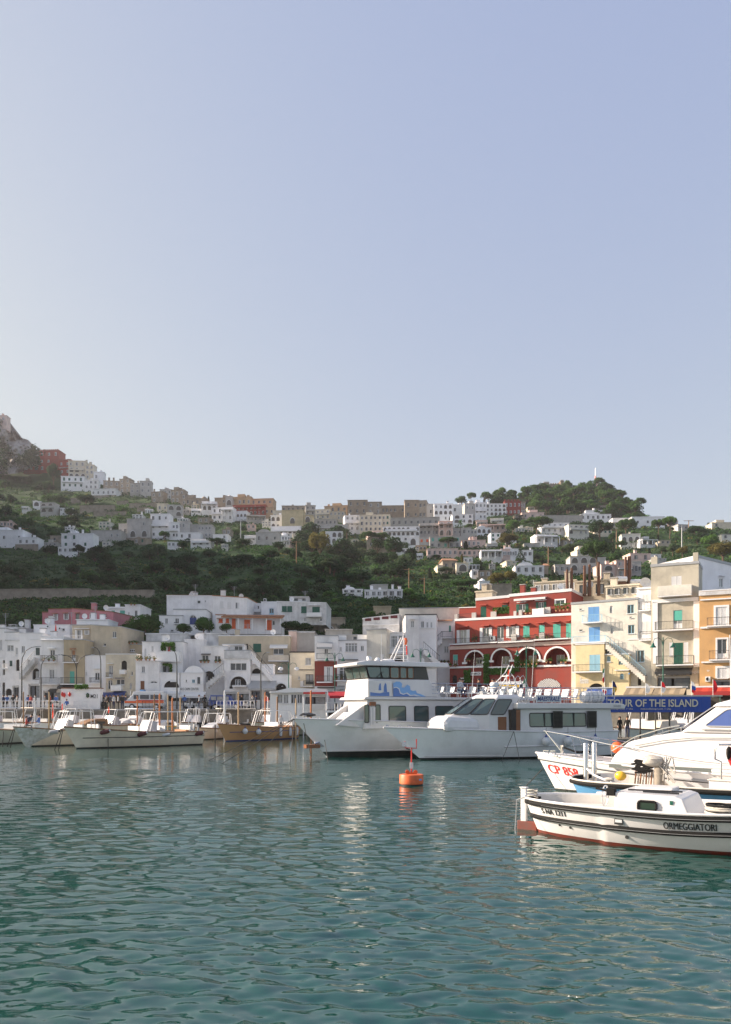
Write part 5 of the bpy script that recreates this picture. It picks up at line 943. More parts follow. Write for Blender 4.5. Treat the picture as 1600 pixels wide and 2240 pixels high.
def rope(pts, label, r=.018, mat=None, sag=0.0, name='mooring_rope', cat='rope', group=None):
    P = []; pts = [Vector(p) for p in pts]
    for a, b_ in zip(pts, pts[1:]):
        for i in range(9): t = i/8; q = a.lerp(b_, t); q.z -= sag*4*t*(1-t); P.append(q)
    mb = MB(P[0]); mb.tube(P, r, mat or ROPE, 5); return mb.build(name, None, label, cat, group)
def flag(root, x, y, z, h, mat, w_=.35, fh_=.9, name='flag'):
    m = MB(); m.tube([(x, y, z), (x, y, z+h)], .02, CHROMEW, 5); m.build('flagpole', root); m = MB(); mats = mat if isinstance(mat, (list, tuple)) else [mat]; n_ = 9; V = []
    for i in range(n_+1):
        t = i/n_; V += [(x+.02+w_*(.1+t*.5)*math.sin(1+t*2), y+.05*math.sin(t*9), z+h-.05-t*fh_), (x+.02, y, z+h-.02-t*fh_*.82)]
    for i in range(n_): m.face([V[2*i], V[2*i+1], V[2*i+3], V[2*i+2]], mats[min(len(mats)-1, int(i/n_*len(mats)))], True); m.face([Vector(V[2*i])+Vector((.01, .02, 0)), Vector(V[2*i+2])+Vector((.01, .02, 0)), Vector(V[2*i+3])+Vector((0, .02, 0)), Vector(V[2*i+1])+Vector((0, .02, 0))], mats[min(len(mats)-1, int(i/n_*len(mats)))], True)
    m.build(name, root)
def prism(mb, P, y0, y1, mat, q=0):   # side profile P [(x,z)] extruded across the boat; q = inward lean of top
    zs = [p[1] for p in P]; zl, zh = min(zs), max(zs); f = lambda z: q*(z-zl)/(zh-zl+1e-6); n_ = len(P)
    A = [(x, y0+f(z), z) for x, z in P]; B_ = [(x, y1-f(z), z) for x, z in P]; mb.face(A, mat); mb.face(B_[::-1], mat)
    for i in range(n_): j = (i+1) % n_; mb.face([A[i], B_[i], B_[j], A[j]][::-1], mat)
def bevel(o, w_=.05, seg=2):
    m = o.modifiers.new('bev', 'BEVEL'); m.width = w_; m.segments = seg; m.limit_method = 'ANGLE'; m.angle_limit = R(25); return o
def weld(mb, name, root, bw=0, **k):
    o = mb.build(name, root, weld=True, **k); return bevel(o, bw) if bw else o
def panel(root, name, pts, mat, frame=None, th=.02, fr=.04, lift=.012, nrm=None, bend=None):
    """window: a polygon glass panel lifted off the surface with a frame tube round it"""
    P = [Vector(p) for p in pts]; n_ = Vector(nrm) if nrm else (P[1]-P[0]).cross(P[2]-P[0]).normalized(); P = [p+n_*lift for p in P]; m = MB()
    c = sum(P, Vector())/len(P); Q = []
    for i, p in enumerate(P):   # round the corners
        a, b_ = P[i-1], P[(i+1) % len(P)]; r = min(.10, (a-p).length*.25, (b_-p).length*.25); Q += [p+(a-p).normalized()*r, p+((a-p).normalized()+(b_-p).normalized())*r*.3, p+(b_-p).normalized()*r]
    if frame: m.tube(Q+[Q[0], Q[1]], fr, frame, 6); o = m.build(name, root); g_ = MB(); g_.face(Q, mat); g_.face([q-n_*.004 for q in Q][::-1], mat); g_.build('pane', o)
    else: m.face(Q, mat); m.face([q-n_*.004 for q in Q][::-1], mat); o = m.build(name, root)
    return o
# ---- small passenger ferry in front
rm_, Lm = boat('ferry', 1314, 1651.5, 922, 1662, 'white passenger ferry with its name board on the top railing and slanted windscreen', 'ferry')
K = Lm/15.0; Hm = Hull(Lm, 4.2, 1.75, 2.10, .5, 2.6, 'transom', 2.5, .92, .3, .25); Hm.build(rm_, HULLT, ANTIF, wlz=.12, band_h=.1, deck=DECK, cap=HULLW, cap_r=.05)
Hm.strake(rm_, .0, HULLW, .05, .0, .62, .02, fz=.82)
Hm.strake(rm_, .0, HULLW, .035, .62, .97, .0, fz=.22, name='spray_rail')
Lx = Lm; hb = 1.85; zdk = 1.75; zr = 3.65
m = MB(); prism(m, [(.3, zdk-.3), (Lx*.60, zdk-.3), (Lx*.565, zr-.38), (.5, zr-.38)], -hb, hb, HULLW, .12); weld(m, 'saloon', rm_, .05)
m = MB(); prism(m, [(-.5, zr-.38), (Lx*.575, zr-.38), (Lx*.575, zr), (0, zr), (-.5, zr-.1), (-.55, zr-.3)], -hb-.12, hb+.12, HULLW, .0); weld(m, 'roof', rm_, .06)
# wheelhouse
x0, x1 = Lx*.60, Lx*.895
def hull_wh():
    m = MB(); xm, xt = x0+1.5, x0+1.75
    lo = [(x0, -1.62), (xm, -1.6), (x1-.1, -.55), (x1-.1, .55), (xm, 1.6), (x0, 1.62)]; mid = [(x0, -1.56), (xm, -1.54), (x1-.35, -.5), (x1-.35, .5), (xm, 1.54), (x0, 1.56)]; up = [(x0-.9, -1.38), (x0+.75, -1.36), (xt+.1, -.42), (xt+.1, .42), (x0+.75, 1.36), (x0-.9, 1.38)]; tp = [(x0-.9, -1.1), (x0+.6, -1.1), (xt-.4, -.3), (xt-.4, .3), (x0+.6, 1.1), (x0-.9, 1.1)]
    L_ = [[Vector((a, b_, z)) for a, b_ in q] for q, z in ((lo, zdk-.2), (mid, 2.82), (up, 4.0), (tp, 4.2))]
    for A, B_ in zip(L_, L_[1:]):
        for k in range(6): j_ = (k+1) % 6; m.face([A[k], A[j_], B_[j_], B_[k]], HULLW)
    m.face(L_[-1], HULLW); m.face(L_[0][::-1], HULLW); weld(m, 'wheelhouse', rm_, .05)
    def quad(a, b_, c, d, name, u0, u1, v0, v1, mt=BOATGL):
        f_ = lambda u, v: (a.lerp(b_, u)).lerp(d.lerp(c, u), v); P = [f_(u0, v0), f_(u1, v0), f_(u1, v1), f_(u0, v1)]; n_ = (P[1]-P[0]).cross(P[3]-P[0]).normalized(); ce = (a+b_+c+d)/4
        if n_.dot(ce-Vector((x0, 0, ce.z))) < 0: n_ = -n_
        return panel(rm_, name, P, mt, DARK, fr=.03, lift=.05, nrm=n_)
    A, B_ = L_[1], L_[2]
    quad(A[0], A[1], B_[1], B_[0], 'side_window', .30, .97, .06, .88); quad(A[5], A[4], B_[4], B_[5], 'side_window', .30, .97, .06, .88)
    for k in (1, 3):
        quad(A[k], A[k+1], B_[k+1], B_[k], 'windscreen', .05, .52, .06, .9); quad(A[k], A[k+1], B_[k+1], B_[k], 'windscreen', .55, .96, .06, .9)
    quad(A[2], A[3], B_[3], B_[2], 'windscreen', .05, .95, .06, .9)
hull_wh()
m = MB(); prism(m, [(x0+1.9, 1.8), (x1+.55, 1.8), (x1+.55, 2.45), (x1+.1, 2.85), (x0+1.9, 2.7)], -1.42, 1.42, HULLW, .22); weld(m, 'coachroof', rm_, .3)
m = MB(); m.box((x0-.62, -1.9, zdk-.1), (x0+.05, -1.52, 3.22), HOLE); m.box((x0-.6, -1.885, zdk-.1), (x0-.3, -1.91, 3.2), BROWN); m.build('side_door', rm_)
m = MB(); m.box((x0+.25, -1.62, zdk-.05), (x0+.85, -1.56, 2.75), BROWN); m.build('cabin_door', rm_)
yy = -hb+.04
for a, b_ in ((.34, .50), (.185, .325)):
    xs_, xe = Lx*a, Lx*b_; o = panel(rm_, 'window', [(xs_, yy+.02, 2.1), (xe, yy+.02, 2.1), (xe, yy+.08, 2.98), (xs_, yy+.08, 2.98)], BOATGL, DARK, fr=.035, lift=.03, nrm=(0, -1, 0)); m = MB(); xm = (xs_+xe)/2; m.box((xm-.03, yy-.04, 2.12), (xm+.03, yy, 2.96), DARK); m.build('mullion', o)
for a in (.325, .13):
    m = MB(); xs_ = Lx*a; m.box((xs_-.02, yy-.12, 2.0), (xs_+.72, yy-.06, 3.12), DARK); [m.box((xs_+.05, yy-.15, 2.08+q*.085), (xs_+.65, yy-.12, 2.13+q*.085), BLACK) for q in range(12)]; m.build('louvre_shutter', rm_)
m = MB()
for sg in (-1, 1):
    for i in range(13): x = .3+(Lx*.56-.3)*i/12; m.tube([(x, sg*(hb+.02), zr), (x, sg*(hb+.02), zr+1.0)], .018, STEEL, 5)
    for z in (.25, .5, .75, 1.0): m.tube([(.3, sg*(hb+.02), zr+z), (Lx*.56, sg*(hb+.02), zr+z)], .016 if z < 1 else .024, STEEL, 5)
m.build('top_railing', rm_)
for i in range(9):
    x = 2.6+i*.72
    for y_ in (-.9, .5): m = MB(); m.box((x, y_, zr+.35), (x+.42, y_+.42, zr+.42), FENW); m.hexa([(x, y_, zr+.42), (x+.05, y_, zr+.42), (x+.05, y_+.42, zr+.42), (x, y_+.42, zr+.42), (x-.12, y_, zr+.95), (x-.07, y_, zr+.95), (x-.07, y_+.42, zr+.95), (x-.12, y_+.42, zr+.95)], FENW); m.tube([(x+.2, y_+.2, zr), (x+.2, y_+.2, zr+.35)], .03, STEEL, 5); m.build('seat', rm_)
m = MB(); m.box((Lx*.335, -hb-.13, zr+.05), (Lx*.475, -hb-.11, zr+.48), FENW); o = m.build('name_board', rm_); text_on('MAESTRALE', o, (Lx*.405, -hb-.14, zr+.27), (-1, 0, 0), (0, 0, 1), .30, Lx*.125, DBLUE, shear=.25, bold=.02)
m = MB(); m.lathe((1.5, -1.05, zr+.42), [(.1, -.85), (.34, -.8), (.4, -.7), (.4, .7), (.34, .8), (.1, .85)], FENW, 16, 'x'); [m.lathe((1.5+d, -1.05, zr+.42), [(.41, -.02), (.41, .02)], GREY, 16, 'x') for d in (-.5, -.2, .2, .5)]; m.build('life_raft', rm_)
text_on('9M0X2', rm_, (.25, -hb-.135, zr-.2), (1, 0, 0), (0, 0, 1), .14, .6, DARK, bold=.01) if False else text_on('5NA0X2', rm_, (.15, -hb-.13, zr-.2), (-1, 0, 0), (0, 0, 1), .15, .62, GREY, bold=.01)
# mast arch on the wheelhouse
m = MB(); xm = x0-.3
for sg in (-.75, .75): m.tube([(xm+.9, sg, 4.15), (xm-.5, sg*.4, 5.7), (xm-.75, sg*.3, 6.2)], .035, CHROMEW, 6); m.tube([(xm-1.0, sg, 3.7), (xm-.7, sg*.6, 5.4), (xm-.6, sg*.4, 5.6)], .03, CHROMEW, 6)
m.tube([(xm+.5, -.65, 4.7), (xm+.5, .65, 4.7)], .03, CHROMEW, 6); m.tube([(xm-.75, -.6, 4.75), (xm+1.3, -.6, 4.7), (xm+1.4, -.6, 4.1)], .03, CHROMEW, 6); m.tube([(xm-.3, -.5, 5.45), (xm-.3, .5, 5.45)], .03, CHROMEW, 6); m.build('radar_arch', rm_)
m = MB(); m.lathe((xm+.75, -.4, 4.75), [(.05, 0), (.28, .03), (.3, .12), (.24, .24), (.05, .28)], FENW, 14); m.lathe((xm+.75, -.4, 4.7), [(.24, 0), (.24, .06)], BLUE, 12); m.build('radar', rm_)
for dx, hh in ((2.0, 3.0), (-2.6, 3.6), (-.1, 2.6)): m = MB(); m.tube([(xm+dx, .4, 4.0), (xm+dx-.25, .4, 4.2+hh)], [.018, .008], FENW, 5); m.build('antenna', rm_)
m = MB(); m.box((xm+1.2, -.2, 4.2), (xm+1.5, .2, 4.42), GREY); m.tube([(x0+1.8, -1.1, 4.2), (x0+1.8, -1.1, 4.32), (x0-.6, -1.1, 4.36), (x0-.6, -1.1, 4.2)], .02, STEEL, 5); m.tube([(x0+1.8, 1.1, 4.2), (x0+1.8, 1.1, 4.32), (x0-.6, 1.1, 4.36), (x0-.6, 1.1, 4.2)], .02, STEEL, 5); m.build('roof_rails', rm_)
m = MB(); xs_ = 6.4
for dx in (0, .85):
    for dy in (-.3, .3): m.tube([(xs_+dx-.75, dy, zr), (xs_+dx, dy, zr+1.75), (xs_+dx+.12, dy, zr+1.85), (xs_+dx+.3, dy, zr+1.7), (xs_+dx+.55, dy, zr)], .022, STEEL, 6)
    for q in range(6): m.tube([(xs_+dx-.7+q*.12, -.3, zr+.15+q*.28), (xs_+dx-.7+q*.12, .3, zr+.15+q*.28)], .015, STEEL, 4)
m.build('boarding_ladder', rm_)
flag(rm_, xm-.45, -.35, 4.9, 1.0, FLAGO, .4, .7); flag(rm_, x0-1.6, -.9, zr+.1, 1.5, [FLAGG, FLAGW, FLAGR], .4, .9); flag(rm_, .9, -1.6, zr+.5, 1.9, [FLAGG, FLAGW, FLAGR], .4, 1.0)
m = MB(); bx = Hm.pt(1, .42, 1); m.box((bx.x-.3, -.1, .95), (bx.x+.15, .1, 1.1), STEEL); m.tube([(bx.x+.1, -.35, .75), (bx.x+.1, .35, .75)], .1, STEEL, 6); m.lathe((bx.x-.2, 0, 1.0), [(.2, -.03), (.2, .03)], GREY, 12, 'y'); m.build('anchor', rm_)
m = MB(); [m.tube([Hm.pt(t, 1, -1, -.2)+Vector((0, 0, 0)), Hm.pt(t, 1, -1, -.2)+Vector((0, 0, .13)), Hm.pt(t, 1, -1, -.2)+Vector((.25, 0, .13)), Hm.pt(t, 1, -1, -.2)+Vector((.25, 0, 0))], .025, STEEL, 5) for t in (.985, .955, .93)]; m.build('bow_cleats', rm_)
MW = lambda r_, p: r_.matrix_world @ Vector(p)
bpy.context.view_layer.update()
for t, lab in ((.43, 'leftmost'), (.31, 'middle'), (.15, 'rightmost')):
    p = MW(rm_, Hm.pt(t, Hm.vz(t, 1.15), -1, .3)); fender(p, 'ball', lab+' of the three pale round fenders hanging on the front ferry', 1.05, group='round fenders on the front ferry')
p0 = MW(rm_, Hm.pt(.59, 1, -1, .05)); rope([p0, p0+Vector((-.95, -.9, -1.85))], 'dark mooring rope running left from the side of the front ferry'); rope([p0, p0+Vector((.25, -.6, -1.85))], 'dark mooring rope hanging straight down the side of the front ferry')
# ---- large ferry behind
rf_, Lf = boat('ferry', 1190, 1641, 716, 1655.5, 'large white ferry with sailing boat and blue wave artwork on its side', 'ferry')
Hf = Hull(Lf, 5.0, 2.2, 2.62, .6, 2.5, 'transom', 4.2, .95, .3, .22); Hf.build(rf_, HULLT, ANTIF, wlz=.35, band_h=.1, cap=HULLW, cap_r=.05)
for z, a, b_ in ((.42, .3, .965),): Hf.strake(rf_, 0, HULLW, .035, a, b_, .0, fz=z, name='spray_rail')
hb = 2.0; xq = Lf*.80
m = MB(); prism(m, [(1, 1.9), (xq, 1.9), (xq-.25, 4.15), (1, 4.15)], -hb, hb, HULLW, .1); weld(m, 'saloon', rf_, .06)
m = MB(); prism(m, [(.6, 4.15), (xq+.1, 4.15), (xq-.05, 4.35), (.6, 4.35)], -hb-.08, hb+.08, HULLW, 0); weld(m, 'deck_edge', rf_, .04)
m = MB(); prism(m, [(Lf*.47, 4.35), (xq-.2, 4.35), (xq-.35, 5.75), (Lf*.52, 5.75)], -hb+.1, hb-.1, HULLW, .15); weld(m, 'upper_deckhouse', rf_, .08)
m = MB(); prism(m, [(Lf*.52, 5.75), (xq-.4, 5.75), (xq-.55+.35, 6.75), (Lf*.53, 6.75)], -hb+.3, hb-.3, DARK, .05); weld(m, 'bridge', rf_, .05)
m = MB(); prism(m, [(Lf*.44, 6.75), (xq+.55, 6.75), (xq+.55, 6.95), (xq-.2, 7.12), (Lf*.44, 7.12)], -hb+.05, hb-.05, HULLW, .05); weld(m, 'bridge_roof', rf_, .05)
m = MB(); prism(m, [(xq-.9, 1.9), (xq+1.9, 2.2), (xq-.75, 4.2)], -1.6, -1.2, HULLW, 0); prism(m, [(xq-.9, 1.9), (xq+1.9, 2.2), (xq-.75, 4.2)], 1.2, 1.6, HULLW, 0); prism(m, [(xq-.2, 2.1), (xq+1.4, 2.1), (xq+.2, 3.2)], -1.15, 1.15, HULLW, .2); weld(m, 'foredeck_wings', rf_, .05)
yb = -hb+.30
for a, b_ in ((.727, .79), (.692, .719), (.651, .686), (.619, .645), (.59, .613)):
    xs_, xe = Lf*a, min(Lf*b_, xq-.5); panel(rf_, 'bridge_window', [(xs_, yb, 5.83), (xe, yb, 5.83), (xe+(.2 if a > .69 else 0), yb+.04, 6.66), (xs_, yb+.04, 6.66)], BOATGL, BROWN if a < .69 else DARK, fr=.03, lift=.05, nrm=(0, -1, 0))
for y0_, y1_ in ((-1.75, -.6), (-.55, .55), (.6, 1.75)): panel(rf_, 'bridge_window', [(xq-.42, y0_, 5.83), (xq-.42, y1_, 5.83), (xq-.22, y1_, 6.66), (xq-.22, y0_, 6.66)], BOATGL, DARK, fr=.03, nrm=(1, 0, -.2), lift=.04)
yb = -hb
for a, b_ in ((.735, .785), (.629, .699), (.532, .592), (.42, .50)): panel(rf_, 'window', [(Lf*a, yb+.05, 2.45), (Lf*b_, yb+.05, 2.45), (Lf*b_, yb+.09, 3.65), (Lf*a, yb+.09, 3.65)] if b_ < .72 else [(Lf*a, yb+.05, 2.4), (Lf*a+.35, yb+.05, 2.4), (Lf*a+.35, yb+.1, 3.75), (Lf*a, yb+.1, 3.75)], BOATGL, DARK, fr=.035, lift=.04, nrm=(0, -1, 0))
panel(rf_, 'window', [(Lf*.782, yb+.05, 2.4), (Lf*.782+.3, yb+.05, 2.4), (Lf*.782+.3, yb+.1, 3.75), (Lf*.782, yb+.1, 3.75)], BOATGL, DARK, fr=.035, lift=.04, nrm=(0, -1, 0))
m = MB(); m.box((Lf*.757, yb-.04, 2.2), (Lf*.777, yb+.08, 3.6), HULLW); m.box((Lf*.766, yb-.05, 2.25), (Lf*.7685, yb+.02, 3.55), GREY); m.build('double_door', rf_); m = MB(); m.box((Lf*.755, yb-.05, 3.68), (Lf*.779, yb+.05, 3.98), BROWN); m.build('door_lamp_box', rf_)
yl = -hb-.02
m = MB(); m.box((Lf*.69, yl-.02, 4.36), (Lf*.787, yl+.25, 5.6), HULLW); bevel(m.build('art_panel', rf_), .05)
def poly_on(root, name, P, x0, z0, sx, sz, mat, y, flip=1):
    m = MB(); pts = [(x0+flip*a*sx, y, z0+b_*sz) for a, b_ in P]
    from mathutils.geometry import tessellate_polygon
    for t in tessellate_polygon([[Vector(p) for p in pts]]): m.face([pts[i] for i in t], mat)
    m.build(name, root)
SB = M('art_blue', (.10, .20, .48), .5); SB2 = M('art_light_blue', (.20, .40, .72), .5); AW = M('art_white', (.7, .7, .7), .5)
sx0 = Lf*.778; poly_on(rf_, 'sail_picture', [(0, 0), (1, 0), (1, .28), (.8, .24), (.5, .2), (.3, .28), (0, .3)], Lf*.700, 4.42, Lf*.078, 1.05, SB, yl-.028)
poly_on(rf_, 'sail_picture', [(.42, .34), (.58, .30), (.55, .92), (.5, .96), (.45, .75)][::-1], sx0, 4.45, Lf*.078, 1.0, SB, yl-.03, -1) 
poly_on(rf_, 'sail_picture', [(.70, .28), (.88, .28), (.85, .85), (.78, 1.0), (.71, .7)][::-1], sx0, 4.45, Lf*.078, 1.0, SB, yl-.03, -1)
poly_on(rf_, 'sail_picture', [(.22, .42), (.62, .40), (.6, .30), (.28, .32)][::-1], sx0, 4.45, Lf*.078, 1.0, AW, yl-.031, -1)
wv = [(0, 0), (0, .9), (.1, 1.0), (.2, 1.0), (.27, .85), (.25, .62), (.33, .6), (.42, .8), (.5, .72), (.52, .45), (.6, .38), (.68, .42), (.72, .22), (.82, .18), (.9, .1), (1, 0)]
poly_on(rf_, 'wave_picture', wv, Lf*.680, 4.40, Lf*.14, 1.15, SB2, -hb+.085, -1)
poly_on(rf_, 'wave_picture', [(0, 0), (0, .55), (.08, .6), (.16, .5), (.2, .2), (.3, .12), (.4, .2), (.5, .05), (.62, .1), (.7, 0)], Lf*.680, 4.40, Lf*.14, 1.15, SB, -hb+.08, -1)
poly_on(rf_, 'wave_picture', [(0, .58), (.08, .66), (.18, .55), (.22, .26), (.3, .18), (.42, .27), (.52, .1), (.66, .14), (.85, 0), (.62, .07), (.5, .04), (.4, .2), (.3, .12), (.2, .2), (.16, .5), (.08, .6), (0, .54)], Lf*.680, 4.40, Lf*.14, 1.15, AW, -hb+.075, -1)
m = MB()
for i in range(10): x = 1.5+(Lf*.5-1.5)*i/9; m.tube([(x, -hb-.05, 4.35), (x, -hb-.05, 5.45)], .018, STEEL, 5)
for z in (.3, .6, .85, 1.1): m.tube([(1.5, -hb-.05, 4.35+z), (Lf*.52, -hb-.05, 4.35+z)], .016 if z < 1.1 else .026, STEEL, 5)
m.build('upper_railing', rf_)
for i in range(9):
    for y_ in (-1.5, -.2, 1.0): m = MB(); x = 2+i*.95; m.box((x, y_, 4.75), (x+.42, y_+.5, 4.82), FENW); m.hexa([(x, y_, 4.82), (x+.05, y_, 4.82), (x+.05, y_+.5, 4.82), (x, y_+.5, 4.82), (x-.12, y_, 5.3), (x-.07, y_, 5.3), (x-.07, y_+.5, 5.3), (x-.12, y_+.5, 5.3)], FENW); m.tube([(x+.2, y_+.25, 4.35), (x+.2, y_+.25, 4.75)], .03, STEEL, 5); m.build('seat', rf_)
m = MB(); xt = Lf*.59
for dy in (-.35, .35): m.tube([(xt+.9, dy, 7.1), (xt-.05, dy*.5, 9.2)], .04, CHROMEW, 6); m.tube([(xt-.35, dy, 7.1), (xt-.3, dy*.5, 9.2)], .035, CHROMEW, 6)
for q in range(6): z = 7.4+q*.32; m.tube([(xt+.9-.95*(z-7.1)/2.1, -.3, z), (xt-.33, -.3, z)], .025, CHROMEW, 5)
m.tube([(xt-.15, 0, 9.2), (xt-.15, 0, 9.9)], .02, CHROMEW, 5); m.build('mast', rf_)
m = MB(); m.tube([(xt-.15, -.3, 8.6), (xt-.22, -.32, 8.9), (xt-.15, -.3, 9.15)], .1, ORANGE, 8); m.tube([(xt-.28, -.3, 7.8), (xt-.25, -.3, 8.5)], .06, RED, 6); m.build('lifebuoy_light', rf_)
m = MB(); m.lathe((xt+1.2, -.2, 7.15), [(.1, 0), (.5, .05), (.5, .15), (.3, .25)], FENW, 12); m.box((xt-.2, -.8, 7.12), (xt+1.6, .6, 7.18), WHITE); m.lathe((xt+2, -.2, 7.3), [(.15, -.2), (.22, 0), (.1, .2)], FENW, 10); m.build('radar', rf_); m = MB(); m.tube([(xt+1.6, 0, 7.1), (xt+1.6, 0, 9.4)], .015, FENW, 4); m.build('antenna', rf_)
m = MB(); m.tube([(xq-1.2, -.2, 7.12), (xq-1.2, -.2, 7.3)], .06, FENW, 6); m.lathe((xq-1.2, -.2, 7.42), [(.1, -.16), (.17, 0), (.17, .14)], FENW, 10, 'x'); m.build('searchlight', rf_)
m = MB(); m.tube([(Lf*.745, -1.8, 5.85), (Lf*.72, -1.9, 6.3)], .02, DARK, 4); m.build('wiper', rf_)
bx = Hf.pt(1, .42, 1); m = MB(); m.lathe((bx.x-.35, -.12, 1.0), [(.32, -.03), (.32, .03)], GREY, 14, 'y'); m.tube([(bx.x+.25, -.1, .9), (bx.x-.2, -.1, 1.05)], .07, STEEL, 6); m.box((bx.x-.1, -.3, .62), (bx.x+.9, .2, .86), BROWN); m.build('anchor', rf_)
m = MB(); [m.tube([Hf.pt(t, 1, -1, -.2), Hf.pt(t, 1, -1, -.2)+Vector((0, 0, .22)), Hf.pt(t, 1, -1, -.2)+Vector((.2, 0, .22)), Hf.pt(t, 1, -1, -.2)+Vector((.2, 0, 0))], .03, STEEL, 5) for t in (.99, .97, .94, .92, .88)]; m.blob((bx.x+.6, .1, 2.85), .3, DARK, 8, 5, (2, 1, .5), .2); m.build('bow_fittings', rf_)
for o in rf_.children:
    if o.name.split('.')[0] not in ('hull', 'deck', 'gunwale', 'spray_rail', 'anchor', 'bow_fittings'):
        for q in [o]+list(o.children):
            for v in q.data.vertices: v.co.x += .098*Lf; v.co.z = v.co.z if v.co.z < 1.9 else 1.9+(v.co.z-1.9)*.88
bpy.context.view_layer.update(); p0 = MW(rf_, Hf.pt(.995, 1, -1))
for i, (dx, dy, w_) in enumerate([(-5.4, -2.5, 'long dark rope slanting far left from the big bow'), (-4.0, -5.5, 'dark rope slanting left to the lowest point in the water'), (-2.6, -3.4, 'dark rope slanting down left, nearest the bow'), (.2, -5.4, 'dark rope dropping straight from the bow tip'), (1.2, -1.0, 'thin dark rope hanging beside the anchor'), (2.4, -3.4, 'thin dark rope right of the others under the big bow')]):
    a = p0 if i < 4 else MW(rf_, Hf.pt(.985-.02*(i-4), .9 if i == 4 else .55, -1)); rope([a, (p0.x+dx, p0.y+dy, -.1)], w_, .022)
# ---- orange buoy
Yb = wl(1720); xb_ = (902-800)/F*Yb; rb = empty('mooring_buoy', (xb_, Yb+.5, 0), 'round orange steel buoy with a white tag and forked red rod', 'buoy')
OR = M('buoy_orange', (.72, .13, .03), .5, var=.35, vs=3, streak=.3, grime=(.12, .06, .03))
m = MB(); m.lathe((0, 0, 0), [(.3, -.3), (.48, -.25), (.50, .06)], ANTIF, 28); m.build('waterline_band', rb); m = MB(); m.lathe((0, 0, 0), [(.50, .061), (.52, .08), (.52, .44), (.505, .47), (.1, .48)], OR, 28); m.build('float', rb)
m = MB(); m.box((-.2, -.06, .47), (.2, .06, .56), OR); [m.lathe((x, 0, .57), [(.09, -.05), (.09, .05)], OR, 10, 'y') for x in (-.18, .18)]; m.build('shackle', rb)
m = MB(); m.tube([(0, 0, .55), (.01, 0, 1.62)], .028, RED, 6); m.tube([(-.28, 0, 1.9), (-.26, 0, 1.62), (.22, 0, 1.60), (.22, 0, 2.0)], .025, RED, 6); m.build('forked_rod', rb); m = MB(); m.box((-.07, -.04, .72), (.08, .04, .98), FENW); m.build('tag', rb); m = MB(); m.box((.3, -.44, .24), (.42, -.428, .31), BLUE); o = m.build('sticker', rb); m = MB(); m.box((-.42, -.1, 1.68), (-.22, .1, 1.88), STEEL); m.build('lamp', rb)
# ---- near workboat with lettering
rn = empty('workboat', (4.45, 20.9, 0), 'white double-ended workboat with black rubber bands and black ORMEGGIATORI lettering', 'boat', None, R(-35))
Ln = 8.4; Hn = Hull(Ln, 3.05, .95, 1.25, .38, .55, 'round', 2.6, .9, .45, .26, .5, .0); Hn.build(rn, HULLW, ANTIR, wlz=.09, band=None, deck=INNER, drop=.42, cap=HULLW, cap_r=.035, inner=INNER, nt=70, nr=14)
for vz_, nm in ((.03, 'upper_rubber_band'), (.40, 'lower_rubber_band')):
    for sg in (1, -1):
        m = MB(); P = []
        for i in range(41):
            t = i/40*.99; z = Hn.zd(t)-.075-vz_; v = Hn.vz(t, z); P.append(Hn.pt(t, v, sg, .025))
        m.tube(P, .064, BLACK, 8); m.build(nm, rn)
        m = MB(); m.tube([p+Vector((0, sg*.062, -.01)) for p in P], .005, GREY, 4); m.build('bolt_strip', rn)
def thick_text(txt, mat, shear=0):
    mb = MB(); me = text_mesh(txt, mat, 1, .0, shear, .0, 'lettering')
    for dx, dz in ((-.036, 0), (-.018, .001), (0, .002), (.018, .003), (.036, .004)):
        mb.mesh([(v.co.x+dx, v.co.y, dz) for v in me.vertices], [tuple(p.vertices) for p in me.polygons], mat)
    return mb.data('lettering')
def on_side(H, root, txt, x0, x1, dz, h, mat, shear=0):
    t0, t1 = (x0-H.x0)/H.L, (x1-H.x0)/H.L; me_t = (t0+t1)/2; p0, p1 = H.pt(t0, H.vz(t0, H.zd(t0)-dz), -1, .008), H.pt(t1, H.vz(t1, H.zd(t1)-dz), -1, .008); pm = H.pt(me_t, H.vz(me_t, H.zd(me_t)-dz), -1, .012); up = H.pt(me_t, H.vz(me_t, H.zd(me_t)-dz+.15), -1)-H.pt(me_t, H.vz(me_t, H.zd(me_t)-dz-.15), -1)
    me = thick_text(txt, mat, shear); co = np.array([v.co[:] for v in me.vertices]); mn, mx = co.min(0), co.max(0)
    for v in me.vertices:
        a = (v.co.x-mn[0])/(mx[0]-mn[0]); b_ = (v.co.y-mn[1])/(mx[1]-mn[1])-.5; t = t0+(t1-t0)*a; z = H.zd(t)-dz+b_*h; v.co = H.pt(t, H.vz(t, z), -1, .012+v.co.z)
    o = bpy.data.objects.new('lettering', me); COL.objects.link(o); o.parent = root
on_side(Hn, rn, 'S NA 1211', .72, 1.5, .27, .14, DARK); on_side(Hn, rn, 'ORMEGGIATORI', 3.97, 5.08, .30, .165, DARK)
